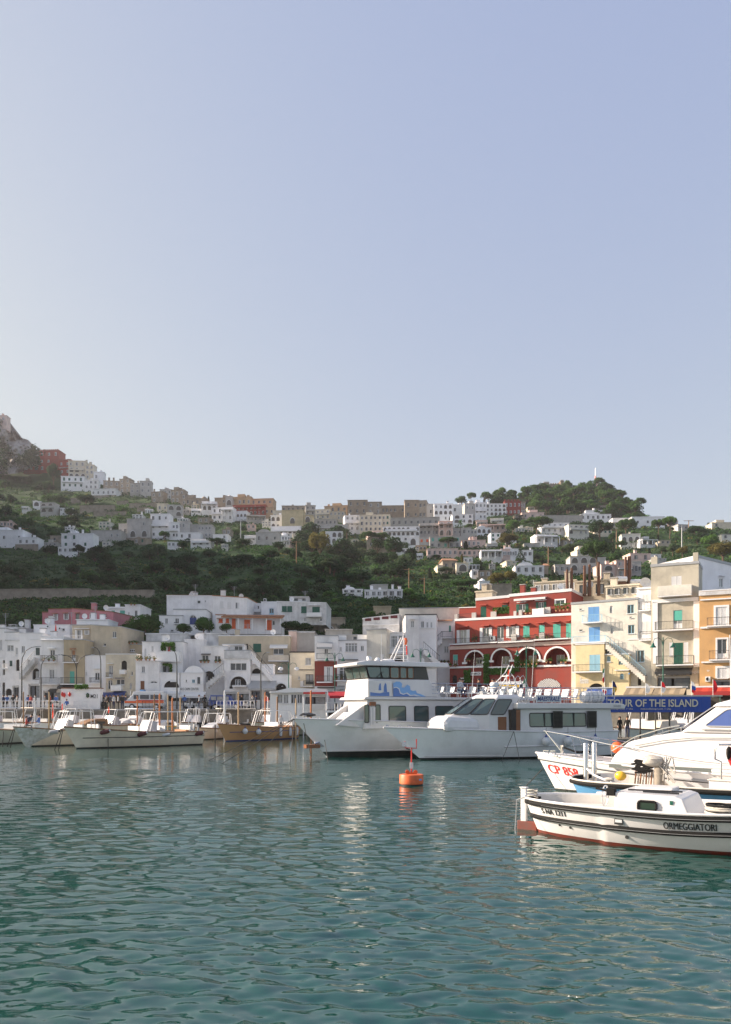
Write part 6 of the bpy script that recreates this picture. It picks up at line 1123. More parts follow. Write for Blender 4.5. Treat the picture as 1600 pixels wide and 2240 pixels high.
# cabin
m = MB(); prism(m, [(2.78, .5), (4.55, .6), (4.28, 1.22), (4.1, 1.27), (2.70, 1.30), (2.70, .9)], -.98, .98, HULLW, .10); weld(m, 'cabin', rn, .03)
m = MB(); m.box((2.95, .0, 1.27), (3.85, .75, 1.37), HULLW); bevel(m.build('hatch', rn), .02)
panel(rn, 'porthole', [(3.28, -.93, .90), (3.70, -.93, .90), (3.70, -.91, 1.12), (3.28, -.91, 1.12)], M('dark_porthole', (.01, .03, .02), .15), BLACK, fr=.032, lift=.03, nrm=(0, -1, .1))
m = MB(); m.box((4.0, -.925, 1.08), (4.07, -.895, 1.17), GREEN); m.build('nav_light', rn)
m = MB()
for (a, b_) in (((2.9, -.45, 1.33), (4.1, -.05, 1.31)), ((3.3, -.6, 1.32), (4.1, -.4, 1.30))): m.tube([a, b_], .022, DARK, 5)
m.build('boat_hooks', rn)
m = MB(); P = [(2.35, -.5+.26*math.cos(a), 1.14+.26*math.sin(a)) for a in np.linspace(0, 2*math.pi, 19)]; m.tube(P, .018, FENW, 6); [m.tube([(2.37, -.5, 1.14), (2.35, -.5+.26*math.cos(a), 1.14+.26*math.sin(a))], .012, FENW, 4) for a in (0, 1.05, 2.1, 3.14, 4.2, 5.2)]; m.build('steering_wheel', rn)
m = MB(); m.box((2.5, -.92, 1.2), (2.7, -.72, 1.38), BLACK); m.tube([(2.55, -.82, 1.3), (2.2, -.78, 1.35)], .03, BLACK, 6); m.build('throttle', rn)
m = MB(); P = [Hn.pt(t, 1, -1, -.45)+Vector((0, 0, -.2)) for t in np.linspace(.06, .36, 12)]+[Hn.pt(t, 1, 1, -.45)+Vector((0, 0, -.2)) for t in np.linspace(.36, .06, 12)]; n_ = len(P)
for i in range(11): m.face([P[i], P[i+1], P[n_-2-i], P[n_-1-i]], INNER); m.face([P[i], P[i+1], P[i+1]-Vector((0, 0, .25)), P[i]-Vector((0, 0, .25))], INNER)
m.build('stern_bench', rn)
m = MB(); m.box((-.14, -.06, .15), (.03, .06, 1.14), HULLW); m.box((-.16, -.08, 1.14), (.05, .08, 1.18), HULLW); bevel(m.build('rudder_post', rn), .02); m = MB(); m.box((-.24, -.07, -.45), (.34, .07, .24), ANTIR); bevel(m.build('rudder_blade', rn), .015)
m = MB()
for i in range(7): P = [(5.15+.34*math.cos(a)*(1+.08*i % .2), -.75+.26*math.sin(a), .86+.045*i+random.uniform(-.01, .01)) for a in np.linspace(0, 6.28, 17)]; m.tube(P, .035, LROPE if i % 3 else BLACK, 6)
m.build('rope_coil', rn)
m = MB(); P = [(.5+.13*math.cos(a*1.0), -.75+.12*math.sin(a), 1.0+.012*a) for a in np.linspace(0, 19, 50)]; m.tube(P, .022, LROPE, 5); m.build('rope_coil', rn)
for x, dz, r_ in ((1.55, .62, .035), (3.1, .68, .045), (1.2, .6, .03)):
    t = x/Ln; p = Hn.pt(t, Hn.vz(t, Hn.zd(t)-dz), -1, .0); m = MB(p*0); m.lathe(p, [(r_, -.02), (r_, .02)], DARK, 10, 'y'); m.build('drain_hole', rn)
t = 2.95/Ln; p = Hn.pt(t, Hn.vz(t, Hn.zd(t)-.3), -1, .01); m = MB(); m.box((p.x-.1, p.y-.02, p.z-.07), (p.x+.1, p.y+.02, p.z+.07), DARK); m.box((p.x-.08, p.y-.026, p.z-.02), (p.x+.08, p.y+.0, p.z+.05), BLUE if False else FENW); m.build('vent', rn)
bpy.context.view_layer.update(); p0 = MW(rn, (.35, -.75, 1.02)); rope([p0, MW(rn, (.05, -.75, .9)), MW(rn, (.05, -.85, .1)), MW(rn, (.1, -.9, -.2))], 'light grey line hanging over the stern of the near workboat', .014, GREY)
# ---- blue open boat behind it
ro = empty('open_boat', (7.0, 27.3, 0), 'open blue-hulled boat with a wide black rubber rim and two steel posts', 'boat', None, R(-36))
Lo = 9.5; Ho = Hull(Lo, 3.9, .94, 1.1, .4, .4, 'round', 3.0, .9, .5, .25, .24, .55); Ho.build(ro, LHULL, ANTIB, wlz=.1, deck=INNER, drop=.62, cap=INNER, cap_r=.03, inner=INNER, nt=40)
for sg in (1, -1): m = MB(); m.tube([Ho.pt(t, Ho.vz(t, Ho.zd(t)-.09), sg, .03) for t in np.linspace(0, .99, 36)], .085, BLACK, 8); m.build('rubber_rim', ro)
for x, y_ in ((1.05, -.15), (1.12, .5)):
    m = MB(); m.lathe((x, y_, .5), [(.09, 0), (.09, 1.58), (.07, 1.62)], STEEL, 14); m.build('steel_bollard_post', ro)
    m = MB(); m.tube([(x-.1, y_, 1.2), (x+.12, y_, 1.2)], .03, STEEL, 6); m.build('cross_pin', ro)
m = MB(); [m.tube([(2.55+i*.09, .45+.06*math.sin(i*2), .5), (2.6+i*.09, .5, 1.25)], .028, LROPE if i % 2 else TEAK, 5) for i in range(9)]; m.build('hanging_ropes', ro)
m = MB(); m.lathe((3.4, .4, .3), [(.17, 0), (.17, .5), (.18, .95), (.15, 1.1)], M('old_wood_grey', (.30, .26, .21), .9, var=.4, vs=6, streak=.4), 12); m.build('mooring_bitt', ro)
m = MB(); m.blob((3.2, .35, 1.55), .27, LROPE, 12, 8, (1.35, 1, .75), .12); [m.tube([(3.1+random.uniform(-.1, .7), .3+random.uniform(-.1, .3), 1.7), (3.3+random.uniform(0, .8), .25, 1.1+random.uniform(-.3, .1))], .02, LROPE, 5) for i in range(14)]; m.build('net_bundle', ro)
m = MB()
for i in range(9): a0 = random.uniform(0, 6); P = [(2.75+random.uniform(-.15, .35)+.17*math.cos(a+a0), .3, 1.38+.15*math.sin(a+a0)+.02*i-.1) for a in np.linspace(0, 5.6, 12)]; m.tube(P, .035, BLACK, 6)
m.build('black_harness', ro); m = MB(); m.blob((2.15, .2, 1.0), .17, YEL, 12, 8, (1.2, .8, 1)); m.build('yellow_float', ro)
P = [Vector((1.05, -.15, 1.25)), Vector((1.5, -.6, 1.05)), Vector((2.1, -1.3, .98)), Vector((2.4, -1.5, .96))]; m = MB(); m.tube(P, .035, FENW, 6); m.blob((2.3, -1.45, 1.02), .11, LROPE, 8, 6, (1.6, 1, .6), .15); m.build('tow_rope', ro)
m = MB(); yq = 1.28
for a, b_ in ((3.0, 4.0), (4.1, 5.6), (5.7, 7.2)): m.box((a, yq+.2, .45), (b_-.08, yq+.22, .8), M('locker_panel', (.62, .52, .40), .6))
m.build('locker_panels', ro); m = MB(); m.box((5.0, .2, .3), (6.6, 1.2, 1.0), FENW); m.box((4.96, .16, 1.0), (6.64, 1.24, 1.05), INNER); bevel(m.build('console', ro), .02); m = MB(); m.box((4.96, .5, .75), (4.99, .62, .95), RED); m.build('red_panel', ro)
m = MB(); m.tube([(5.35, .3, .3), (5.35, .3, 1.62), (5.17, .3, 1.7), (5.17, .3, 2.05), (5.27, .3, 2.17), (6.1, .3, 2.2)], .035, STEEL, 8); m.build('grab_rail', ro)
JR = M('lifejacket_red', (.55, .02, .02), .7, var=.2, vs=8); m = MB(); m.blob((6.35, .3, 2.0), .24, JR, 10, 8, (.75, .5, 1.5), .1); m.build('body', None) if False else None
mj = MB(); mj.blob((0, 0, 0), .22, JR, 12, 9, (.8, .45, 1.5), .12); mj.blob((-.16, -.02, .12), .1, BLACK, 8, 6, (.8, .8, 2.2), .1); mj.tube([(0, 0, .3), (0, 0, .48)], .02, BLACK, 5)
bpy.context.view_layer.update(); pj = MW(ro, (5.72, .25, 1.8)); mj.build('life_jacket', None, 'red and black life jacket hanging on the steel rail at the right edge', 'life jacket', loc=pj)
bb = MB(); bb.lathe((2.3, -1.75, .5), [(.02, -.35), (.13, -.3), (.15, 0), (.13, .3), (.02, .35)], FENW, 10, 'x'); bb.build('side_fender', ro)
# ---- patrol boat with red registration
rp = empty('motor_yacht', (16.95, 23.0, 0), 'white cabin patrol boat with red CP 858 lettering and blue cabin windows', 'boat', None, R(140)); rp.scale = (1, -1, 1)
Hp = Hull(12.0, 3.5, 1.15, 1.5, .45, .9, 'transom', 2.4, .95, .4, .26); Hp.build(rp, HULLW, ANTIF, wlz=.08, deck=DECK, cap=HULLW, cap_r=.04, nt=60, nr=14)
Hp.strake(rp, .0, GREY, .045, .0, .995, .01, fz=None) if False else None
for sg in (1, -1):
    m = MB(); m.tube([Hp.pt(t, Hp.vz(t, Hp.zd(t)-.22-.08*(1-t)), sg, .0) for t in np.linspace(0, 1, 34)], .055, GREY, 7); m.tube([Hp.pt(t, Hp.vz(t, Hp.zd(t)-.27-.08*(1-t)), sg, .0) for t in np.linspace(0, 1, 34)], .03, BLACK, 6); m.build('rub_rail', rp)
    m = MB(); [m.box((q-.12, sg*(Hp.pt(q/12, 1, 1).y-.16)-.02, Hp.zd(q/12)+.0), (q+.12, sg*(Hp.pt(q/12, 1, 1).y-.16)+.02, Hp.zd(q/12)+.02), DARK) for q in np.arange(2, 11.4, .6)]; m.build('toe_rail_slots', rp)
on_side2 = []
me = thick_text('CP 858', RED, .1); co = np.array([v.co[:] for v in me.vertices]); mn, mx = co.min(0), co.max(0)
for v_ in me.vertices:
    a = (v_.co.x-mn[0])/(mx[0]-mn[0]); b_ = (v_.co.y-mn[1])/(mx[1]-mn[1])-.5; x = 11.8-1.3*a; t = x/12.0; z = Hp.zd(t)-.60+b_*.36; v_.co = Hp.pt(t, Hp.vz(t, z), -1, .012+v_.co.z)
o = bpy.data.objects.new('lettering', me); COL.objects.link(o); o.parent = rp
m = MB(); prism(m, [(1.0, 1.0), (9.3, 1.25), (9.1, 1.62), (8.6, 2.12), (7.6, 2.38), (6.5, 2.56), (1.0, 2.6)], -1.3, 1.3, HULLW, .22); weld(m, 'cabin', rp, .12)
m = MB(); prism(m, [(1.0, 2.5), (6.75, 2.5), (5.55, 3.46), (1.0, 3.5)], -1.2, 1.2, HULLW, .26); weld(m, 'wheelhouse', rp, .1)
m = MB(); prism(m, [(.6, 3.4), (5.75, 3.40), (5.6, 3.52), (4.9, 3.72), (.6, 3.78)], -1.05, 1.05, HULLW, .15); weld(m, 'roof', rp, .07)
yw = -1.2
panel(rp, 'window', [(5.95, yw+.08, 2.72), (2.2, yw+.08, 2.72), (2.2, yw+.21, 3.3), (5.25, yw+.21, 3.3)], BLUEGL, GREY, fr=.022, lift=.06, nrm=(0, -1, .25))
for a, b_ in ((-1.0, -.04), (.04, 1.0)): panel(rp, 'windscreen', [(6.68, a, 2.62), (6.68, b_, 2.62), (5.7, b_*.85, 3.36), (5.7, a*.85, 3.36)], BLUEGL, GREY, fr=.02, nrm=(.6, 0, .8), lift=.06)
m = MB(); m.tube([(6.0, yw-.02, 2.62), (2.2, yw-.02, 2.60)], .02, STEEL, 5); [m.tube([(q, yw-.02, 2.6), (q, yw+.1, 2.6)], .015, STEEL, 4) for q in (5.9, 4.9, 3.9)]; m.build('grab_rail', rp)
m = MB(); m.tube([(8.3, -1.24, 1.98), (7.3, -1.22, 2.2), (6.3, -1.2, 2.32), (4, -1.2, 2.36)], .02, STEEL, 5); m.build('handrail', rp)
m = MB(); m.box((1.4, -1.44, 1.16), (9.2, -1.28, 1.30), M('grey_nonslip', (.12, .14, .13), .8)); m.build('cabin_base_strip', rp)
m = MB(); m.box((2.2, -1.6, 1.17), (5.6, -1.45, 1.30), HULLW); bevel(m.build('side_locker', rp), .04)
m = MB(); zt = 2.05; pr = [(12.6, -.0, 2.42)]
for sg in (-1, 1):
    L_ = [Vector((12.55, 0, 2.40))]+[Vector((x, sg*(Hp.pt(x/12, 1, 1).y-.12), z)) for x, z in ((11.3, 2.26), (10.3, 2.12), (9.3, 1.98), (8.4, 1.9))]
    m.tube(L_, .02, STEEL, 6)
    for (x, q) in ((12.5, 11.6), (11.2, 10.9), (10.1, 10.0), (8.9, 8.9)): t = q/12; m.tube([Vector((x, sg*max(0, Hp.pt(min(1, x/12), 1, 1).y-.12)*.9, 2.42-(12.5-x)*.13)), Vector((q, sg*(Hp.pt(t, 1, 1).y-.12), Hp.zd(t)))], .015, STEEL, 5)
m.build('bow_railing', rp)
for sg in (-1, 1): m = MB(); m.tube([(9.3, sg*.95, 1.75), (8.4, sg*1.0, 2.3), (7.4, sg*1.05, 2.62), (6.8, sg*1.05, 2.75)], .022, STEEL, 5); [m.tube([(x, sg*1.02, z-.22), (x, sg*1.02, z)], .015, STEEL, 4) for x, z in ((8.4, 2.3), (7.4, 2.62))]; m.build('coachroof_rail', rp)
m = MB(); m.tube([(11.7, -.1, 1.52), (11.7, -.1, 1.85)], .06, STEEL, 6); m.tube([(11.6, -.1, 1.75), (11.2, -.05, 1.62), (10.9, 0, 1.58)], .04, BLACK, 5); m.tube([(11.0, -.3, 1.6), (10.6, .1, 1.62)], .045, BLACK, 5); m.build('anchor_windlass', rp)
m = MB(); [m.tube([(x, -.7, 1.5), (x, -.7, 1.64), (x-.22, -.7, 1.64), (x-.22, -.7, 1.5)], .025, STEEL, 5) for x in (12.2, 11.9)]; m.build('cleats', rp)
m = MB(); m.blob((9.75, .75, 1.78), .24, ORANGE, 14, 9); m.build('orange_float', rp)
m = MB(); [m.lathe((x, -.5, 3.74), [(.05, 0), (.06, .1), (.11, .12), (.11, .24)], FENW, 8) for x in (5.1, 4.8)]; m.build('horns', rp); m = MB(); m.tube([(5.3, -.3, 3.6), (5.35, -.3, 5.9)], [.025, .012], FENW, 6); m.build('antenna', rp)
m = MB(); P = [(8.3-q*.5, -1.45+.02*q, 1.9-.42*math.sin(math.pi*q/13)) for q in range(14)]; m.tube(P, .008, DARK, 4); m.build('lashing_line', rp)
bpy.context.view_layer.update(); p0 = MW(rp, Hp.pt(.97, .75, -1)); rope([p0+Vector((-.3, 0, -.1)), p0+Vector((-1.6, -.5, -1.3))], 'black mooring rope under the CP 858 bow', .02)
# ---------------------------------------------------------------- moored small boats
def gozzo(px_s, y_s, px_b, y_b, label, hull=None, fb=1.15, bow=1.7, B=2.9, arch=True, screen=True, canopy=None, trim=WOOD, flg=None, cab=None, low=ANTIF, stripe=None, name='motor_boat', seats=2, ax=.42, tarp=None, mast=None, group=None, arm=CHROMEW):
    r, L_ = boat(name, px_s, y_s, px_b, y_b, label, 'boat', group); H = Hull(L_, B, fb, bow, .4, 1.05, 'transom', 2.3, .8, .3, .3); H.build(r, hull or HULLC, low, wlz=.1, deck=INNER, drop=.25, cap=INNER, cap_r=.02, inner=INNER, nt=18)
    for sg in (1, -1): m = MB(); m.tube([H.pt(t, 1, sg, .02)+Vector((0, 0, .02)) for t in np.linspace(0, 1, 18)], .055, trim, 6); m.build('gunwale_rail', r)
    if stripe: H.strake(r, 0, stripe, .035, 0.0, .93, .0, fz=fb*.72, name='hull_stripe', n=14)
    z0 = fb-.2
    if cab:
        m = MB(); prism(m, [(L_*.5, z0), (L_*.86, z0+.25), (L_*.80, z0+.62), (L_*.66, z0+.95), (L_*.5, z0+.98)], -B*.30, B*.30, HULLW if cab == 'w' else WOOD, .18); weld(m, 'cuddy', r, .05)
        m = MB(); m.box((L_*.56, -B*.30-.0, z0+.45), (L_*.66, -B*.30+.1, z0+.7), DARK); m.build('cuddy_window', r)
    if screen:
        x = L_*(ax+.12); m = MB(); m.hexa([(x+.45, -B*.28, z0), (x+.45, B*.28, z0), (x+.40, B*.28, z0), (x+.40, -B*.28, z0), (x-.1, -B*.25, z0+1.25), (x-.1, B*.25, z0+1.25), (x-.15, B*.25, z0+1.25), (x-.15, -B*.25, z0+1.25)], SCREEN)
        for sg in (-1, 1): m.hexa([(x+.4, sg*B*.28-.02, z0), (x+.4, sg*B*.28+.02, z0), (x-.6, sg*B*.28+.02, z0), (x-.6, sg*B*.28-.02, z0), (x-.15, sg*B*.25-.02, z0+1.25), (x-.15, sg*B*.25+.02, z0+1.25), (x-.7, sg*B*.25+.02, z0+1.1), (x-.7, sg*B*.25-.02, z0+1.1)], SCREEN)
        m.build('windscreen', r); m = MB(); m.box((x-.3, -.35, z0), (x+.05, .35, z0+.85), HULLW); m.build('console', r)
    if arch:
        a0, a1 = L_*(ax-.22), L_*(ax+.10); zt = z0+1.95
        for sg in (-1, 1):
            m = MB(); y = sg*B*.36; m.tube([(a1+.75, y, z0), (a1+.1, y*.85, zt-.06), (a1-.1, y*.8, zt), (a0+.1, y*.8, zt), (a0-.08, y*.85, zt-.1), (a0-.25, y, z0)], .035, arm, 6); m.tube([(a1+.45, y, z0), (a1-.2, y*.82, zt)], .03, arm, 6); m.tube([(a0+.15, y, z0), (a0+.2, y*.82, zt)], .03, arm, 6); [m.tube([(a0-.25+(.03+q*.055), y, z0+q*.3), (a0+.15, y, z0+q*.3)], .018, arm, 4) for q in range(1, 6)]; m.build('arch_leg', r)
        m = MB(); [m.tube([(x, -B*.29, zt), (x, B*.29, zt)], .03, arm, 6) for x in (a0+.1, a1-.1, (a0+a1)/2)]; m.build('arch_top', r)
        if canopy: m = MB(); m.hexa([(a0-.3, -B*.36, zt+.04), (a1+.5, -B*.36, zt+.04), (a1+.5, B*.36, zt+.04), (a0-.3, B*.36, zt+.04), (a0-.3, -B*.32, zt+.12), (a1+.4, -B*.32, zt+.14), (a1+.4, B*.32, zt+.14), (a0-.3, B*.32, zt+.12)], canopy); m.build('canopy', r)
    for i in range(seats): x = L_*(.12+.22*i); m = MB(); m.box((x, -B*.32, z0), (x+.45, B*.32, z0+.38), INNER if i % 2 else TEAK); m.box((x-.1, -B*.32, z0+.38), (x+.02, B*.32, z0+.75), FENW); m.build('seat', r)
    if flg is not None: flag(r, L_*flg[0], flg[1], z0, flg[2], FLAGO, .35, .75)
    if tarp: m = MB(); prism(m, [(L_*.3, z0), (L_*.75, z0+.1), (L_*.62, z0+1.1), (L_*.34, z0+1.2)], -B*.4, B*.4, tarp, .35); weld(m, 'tarpaulin', r, .06)
    if mast: m = MB(); m.tube([(L_*.6, 0, z0), (L_*.58, 0, z0+mast)], [.05, .03], FENW, 6); m.build('mast', r)
    m = MB(); m.tube([(.3, .2, z0), (.25, .2, z0+.8), (-.15, .2, z0+.75), (-.2, .2, .1)], .11, DARK if seats == 2 else GREY, 8); m.build('outboard_motor', r)
    return r, H
OLIVE = M('gelcoat_sage', (.42, .48, .42), .35, var=.15, vs=.8, streak=.2); BLK = M('gelcoat_black', (.02, .025, .028), .25)
bA, HA = gozzo(433, 1628, 168, 1638, 'long cream motor launch with a brown gunwale and maroon fenders', hull=HULLC, fb=1.2, bow=1.78, B=3.1, stripe=ANTIF, seats=3, ax=.34, screen=True, trim=WOOD)
gozzo(222, 1626.5, 56, 1633.5, 'cream boat with a faded flowered cloth over its bow', hull=HULLC, fb=1.25, bow=1.7, seats=2, ax=.42, flg=(.73, -1.1, 2.1), stripe=None)
bC, HC = gozzo(66, 1622.5, -58, 1630, 'pale sage boat cut off by the left edge', hull=OLIVE, fb=1.2, bow=1.5, seats=2, ax=.66)
r_ = bpy.data.objects[[o.name for o in bpy.data.objects if 'flowered cloth' in o.get('label', '')][0]]
CL2 = M('flowered_cloth', (.52, .56, .55), .9, var=.5, vs=3.5, grime=(.35, .42, .15)); HB = Hull(8.0, 2.9, 1.25, 1.7, .4, 1.05)
Lb = math.hypot(*(W(222, 1626.5, wl(1626.5))-W(56, 1633.5, wl(1633.5))).xy); HB = Hull(Lb, 2.9, 1.25, 1.7, .4, 1.05, 'transom', 2.3, .8, .3, .3)
for sg in (-1, 1):
    m = MB()
    for i in range(9):
        t0, t1 = .64+.36*i/9, .64+.36*(i+1)/9; lo = lambda t: 1-.88*max(0, (t-.64)/.36)**.8 if t < .93 else .12+0*t
        for j in range(4):
            va, vb = [1-(1-lo(t))*jj/4 for t in (t0, t1) for jj in (j, j+1)][:2], [1-(1-lo(t))*jj/4 for t in (t0, t1) for jj in (j, j+1)][2:]
            m.face([HB.pt(t0, va[0], sg, .04), HB.pt(t0, va[1], sg, .04), HB.pt(t1, vb[1], sg, .04), HB.pt(t1, vb[0], sg, .04)], CL2)
    m.build('bow_cloth', r_)
gozzo(640, 1614.5, 494, 1622, 'tan wooden gozzo with a navy waterline and white fenders along its side', hull=HULLB, fb=1.25, bow=1.72, B=3.0, stripe=DBLUE, low=ANTIB, seats=2, ax=.36, screen=False, canopy=None, trim=TEAK)
gozzo(520, 1612, 437, 1619, 'small white cuddy boat with its bow under a beige cover', hull=HULLC, fb=.95, bow=1.3, B=2.5, arch=True, cab='w', seats=1, ax=.6, screen=False, tarp=None)
gozzo(600, 1606, 405, 1610, 'long black-hulled launch behind the tan gozzo', hull=BLK, fb=1.35, bow=1.6, B=2.8, seats=3, ax=.5, arm=CHROMEW, trim=BLK, canopy=CLOTH)
gozzo(705, 1603, 560, 1609, 'black-hulled launch with a cream sun awning', hull=BLK, fb=1.3, bow=1.55, B=2.8, seats=2, ax=.55, canopy=CLOTH, trim=BLK)
gozzo(735, 1604, 648, 1608.5, 'small sage-white boat tucked under the big ferry bow', hull=OLIVE, fb=1.0, bow=1.3, B=2.4, arch=False, screen=False, seats=1)
gozzo(300, 1612, 150, 1618, 'cream launch with an orange wooden cuddy behind the long cream launch', hull=HULLC, fb=1.35, bow=1.6, cab='o', seats=2, ax=.3, flg=(.5, -.9, 2.3))
gozzo(210, 1608, 95, 1613, 'white launch with two clear windscreens in the second row', hull=HULLT, fb=1.4, bow=1.7, seats=2, ax=.4, flg=(.75, -.9, 2.6), canopy=None)
gozzo(130, 1607, 10, 1612, 'white launch with a bleached sun canopy near the left edge', hull=HULLT, fb=1.45, bow=1.7, seats=2, ax=.45, canopy=CLOTH)
gozzo(52, 1608, -60, 1613, 'white launch whose canopy runs off the left edge', hull=HULLT, fb=1.45, bow=1.6, seats=2, ax=.5, canopy=FENW)
gozzo(352, 1609, 235, 1614, 'white cruiser with a rounded beige helm seat', hull=HULLT, fb=1.35, bow=1.6, seats=3, ax=.42, canopy=FENW, cab='w')
gozzo(420, 1608, 318, 1613, 'green-hulled skiff with a yellow gunwale', hull=OLIVE, fb=1.1, bow=1.3, seats=2, arch=False, screen=False, trim=YEL, cab='w')
gozzo(470, 1603, 365, 1608, 'white boat with a dark sheer stripe in the back row', hull=HULLT, fb=1.3, bow=1.55, seats=1, arch=False, screen=True, trim=BLK)
gozzo(270, 1602, 165, 1606, 'white boat with bare frames in the third row near the ramp wall', hull=HULLT, fb=1.5, bow=1.7, seats=2, ax=.5)
gozzo(560, 1600, 470, 1604, 'grey-white boat with a folded frame below the blue car', hull=HULLT, fb=1.4, bow=1.6, seats=1, ax=.5, screen=True)
gozzo(640, 1600, 575, 1603, 'white tender below the orange lifebuoys', hull=HULLT, fb=1.3, bow=1.5, seats=1, arch=False, screen=True)
gozzo(1500, 1625, 1385, 1631, 'white moored boat with a cream tarpaulin under the banner', hull=HULLT, fb=1.2, bow=1.5, seats=1, arch=False, screen=False, tarp=CLOTH)
gozzo(1560, 1624, 1450, 1630, 'white moored boat with crossed white frames right of the tarpaulin', hull=HULLT, fb=1.2, bow=1.5, seats=2, ax=.5)
gozzo(1440, 1622, 1350, 1627, 'white moored boat with slanting ladders behind the ferry stern', hull=HULLT, fb=1.2, bow=1.5, seats=2, ax=.4)
gozzo(1640, 1621, 1420, 1624.5, 'long white boat with a striped deck in the row beneath the banner', hull=HULLT, fb=1.3, bow=1.5, seats=3, ax=.6)
for a_ in [(172, 1605, 60, 1609.5, 'white launch with a blue-white canopy squeezed into the second row', dict(canopy=FENW, ax=.4, mast=3.2, flg=(.6, -.8, 2.6))), (250, 1609, 190, 1613, 'short white tender with an upright screen behind the orange cuddy', dict(arch=False, seats=1)), (322, 1604, 258, 1608, 'white launch with a tall white mast in the third row', dict(mast=4.2, ax=.5)), (395, 1603, 330, 1606, 'white launch with a cream cover over its stern near the ramp end', dict(tarp=CLOTH, arch=False, screen=False)), (455, 1607, 400, 1610.5, 'small white launch with a bare frame left of the white cuddy boat', dict(ax=.5, seats=1)), (545, 1604, 490, 1607, 'white launch with a fluttering cream awning behind the black launches', dict(canopy=CLOTH, ax=.5, mast=3.0)), (90, 1603, 20, 1606, 'white launch with an orange pennant in the far left back row', dict(ax=.5, flg=(.5, -.8, 2.8))), (620, 1607, 560, 1609.5, 'cream launch with a raised frame by the tan gozzo stern', dict(ax=.5, hull=HULLC, mast=3.4))]: gozzo(*a_[:4], a_[4], fb=1.4, bow=1.6, **{**dict(hull=HULLT), **a_[5]})
bpy.context.view_layer.update()
for t, k, lab in ((.80, 'red', 'first'), (.555, 'red', 'second'), (.06, 'red', 'last')): p = MW(bA, HA.pt(t, .90, -1, .15)); fender(p, k, f'maroon fender with a white cap, {lab} from the bow of the long cream launch', .95, R(75), 'maroon fenders')
p = MW(bA, HA.pt(.36, .88, -1, .15)); fender(p, 'long', 'white fender lying flat on the side of the long cream launch', .8, R(80))
bt = [o for o in bpy.data.objects if 'tan wooden gozzo' in o.get('label', '')][0]; Lt = math.hypot(*(W(640, 1614.5, wl(1614.5))-W(494, 1622, wl(1622))).xy); Ht = Hull(Lt, 3.0, 1.25, 1.72, .4, 1.05, 'transom', 2.3, .8, .3, .3)
for t, k, lab in ((.80, 'ball', 'leftmost round'), (.66, 'ball', 'larger round'), (.36, 'long', 'leftmost long'), (.20, 'long', 'middle long'), (.08, 'long', 'rightmost long')): p = MW(bt, Ht.pt(t, .72, -1, .18)); fender(p, k, f'{lab} white fender hanging on the tan gozzo', 1.0)
fender(W(123, 1600, 60.6), 'grey', 'grey fender between the two front left boats', 1.0, R(85)) if False else fender(W(119, 1601, 60.9), 'dark', 'plump grey fender on the flower-cloth boat', .95, R(85))
for i, (a, b_, lab) in enumerate([((137, 1592), (120, 1640), 'left of two slack mooring lines at the long cream bow'), ((139, 1592), (128, 1642), 'right of two slack mooring lines at the long cream bow'), ((30, 1594), (16, 1634), 'left mooring line at the cloth-covered bow'), ((33, 1594), (23, 1636), 'right mooring line at the cloth-covered bow'), ((237, 1598), (237, 1642), 'dark line dropping from the middle of the long cream launch'), ((471, 1585), (471, 1630), 'thick dark post line before the tan gozzo bow'), ((8, 1600), (6, 1634), 'dark line at the far left edge')]):
    Yd = 59.8 if a[0] < 300 and a[0] != 237 else 62 if a[0] == 237 else 73.5; rope([W(*a, Yd), W(*b_, Yd)], lab, .03 if i != 5 else .06, ROPE, name='mooring_rope')
# ---- wooden mooring poles
POL = [(52, 1515, 84, 'n', .09), (107, 1515, 83, 't', .10), (350, 1519, 76, 'o', .10), (368, 1521, 80, 't', .08), (378, 1528, 72, 'o', .10), (395, 1527, 82, 't', .09), (430, 1548, 78, 'w', .06), (492, 1512, 76, 'w', .12), (522, 1516, 83, 't', .10), (581, 1516, 84, 'o', .09), (607, 1526, 80, 'n', .10), (647, 1530, 80, 't', .09), (664, 1526, 82, 'w', .07), (681, 1512, 80, 'o', .11), (76, 1524, 80, 'w', .06), (300, 1524, 82, 'o', .08), (338, 1520, 83, 'n', .08)]
PM = {'n': WOOD, 't': M('post_tan', (.46, .33, .19), .8, var=.3, vs=3), 'o': M('post_orange', (.52, .18, .06), .7, var=.3, vs=3), 'w': FENW}
NM = {'n': 'brown wooden', 't': 'tan wooden', 'o': 'orange-brown wooden', 'w': 'white painted'}; ORD = ['first', 'second', 'third', 'fourth', 'fifth', 'sixth', 'seventh', 'eighth', 'ninth', 'tenth', 'eleventh', 'twelfth', 'thirteenth', 'fourteenth', 'fifteenth', 'sixteenth', 'seventeenth']
for i, (px, yt, Y, k, r_) in enumerate(sorted(POL)):
    p = W(px, yt, Y); m = MB((p.x, Y, 0)); m.tube([(p.x, Y, -1.5), (p.x+random.uniform(-.05, .05), Y, p.z)], [r_, r_*.8], PM[k], 8); m.lathe((p.x, Y, p.z), [(r_*.9, 0), (.02, .12)], PM[k], 8)
    m.build('mooring_pole', None, f'{NM[k]} mooring pole among the left boats, {ORD[i]} from the left', 'pole', 'mooring poles in the marina', loc=(p.x, Y, 0))
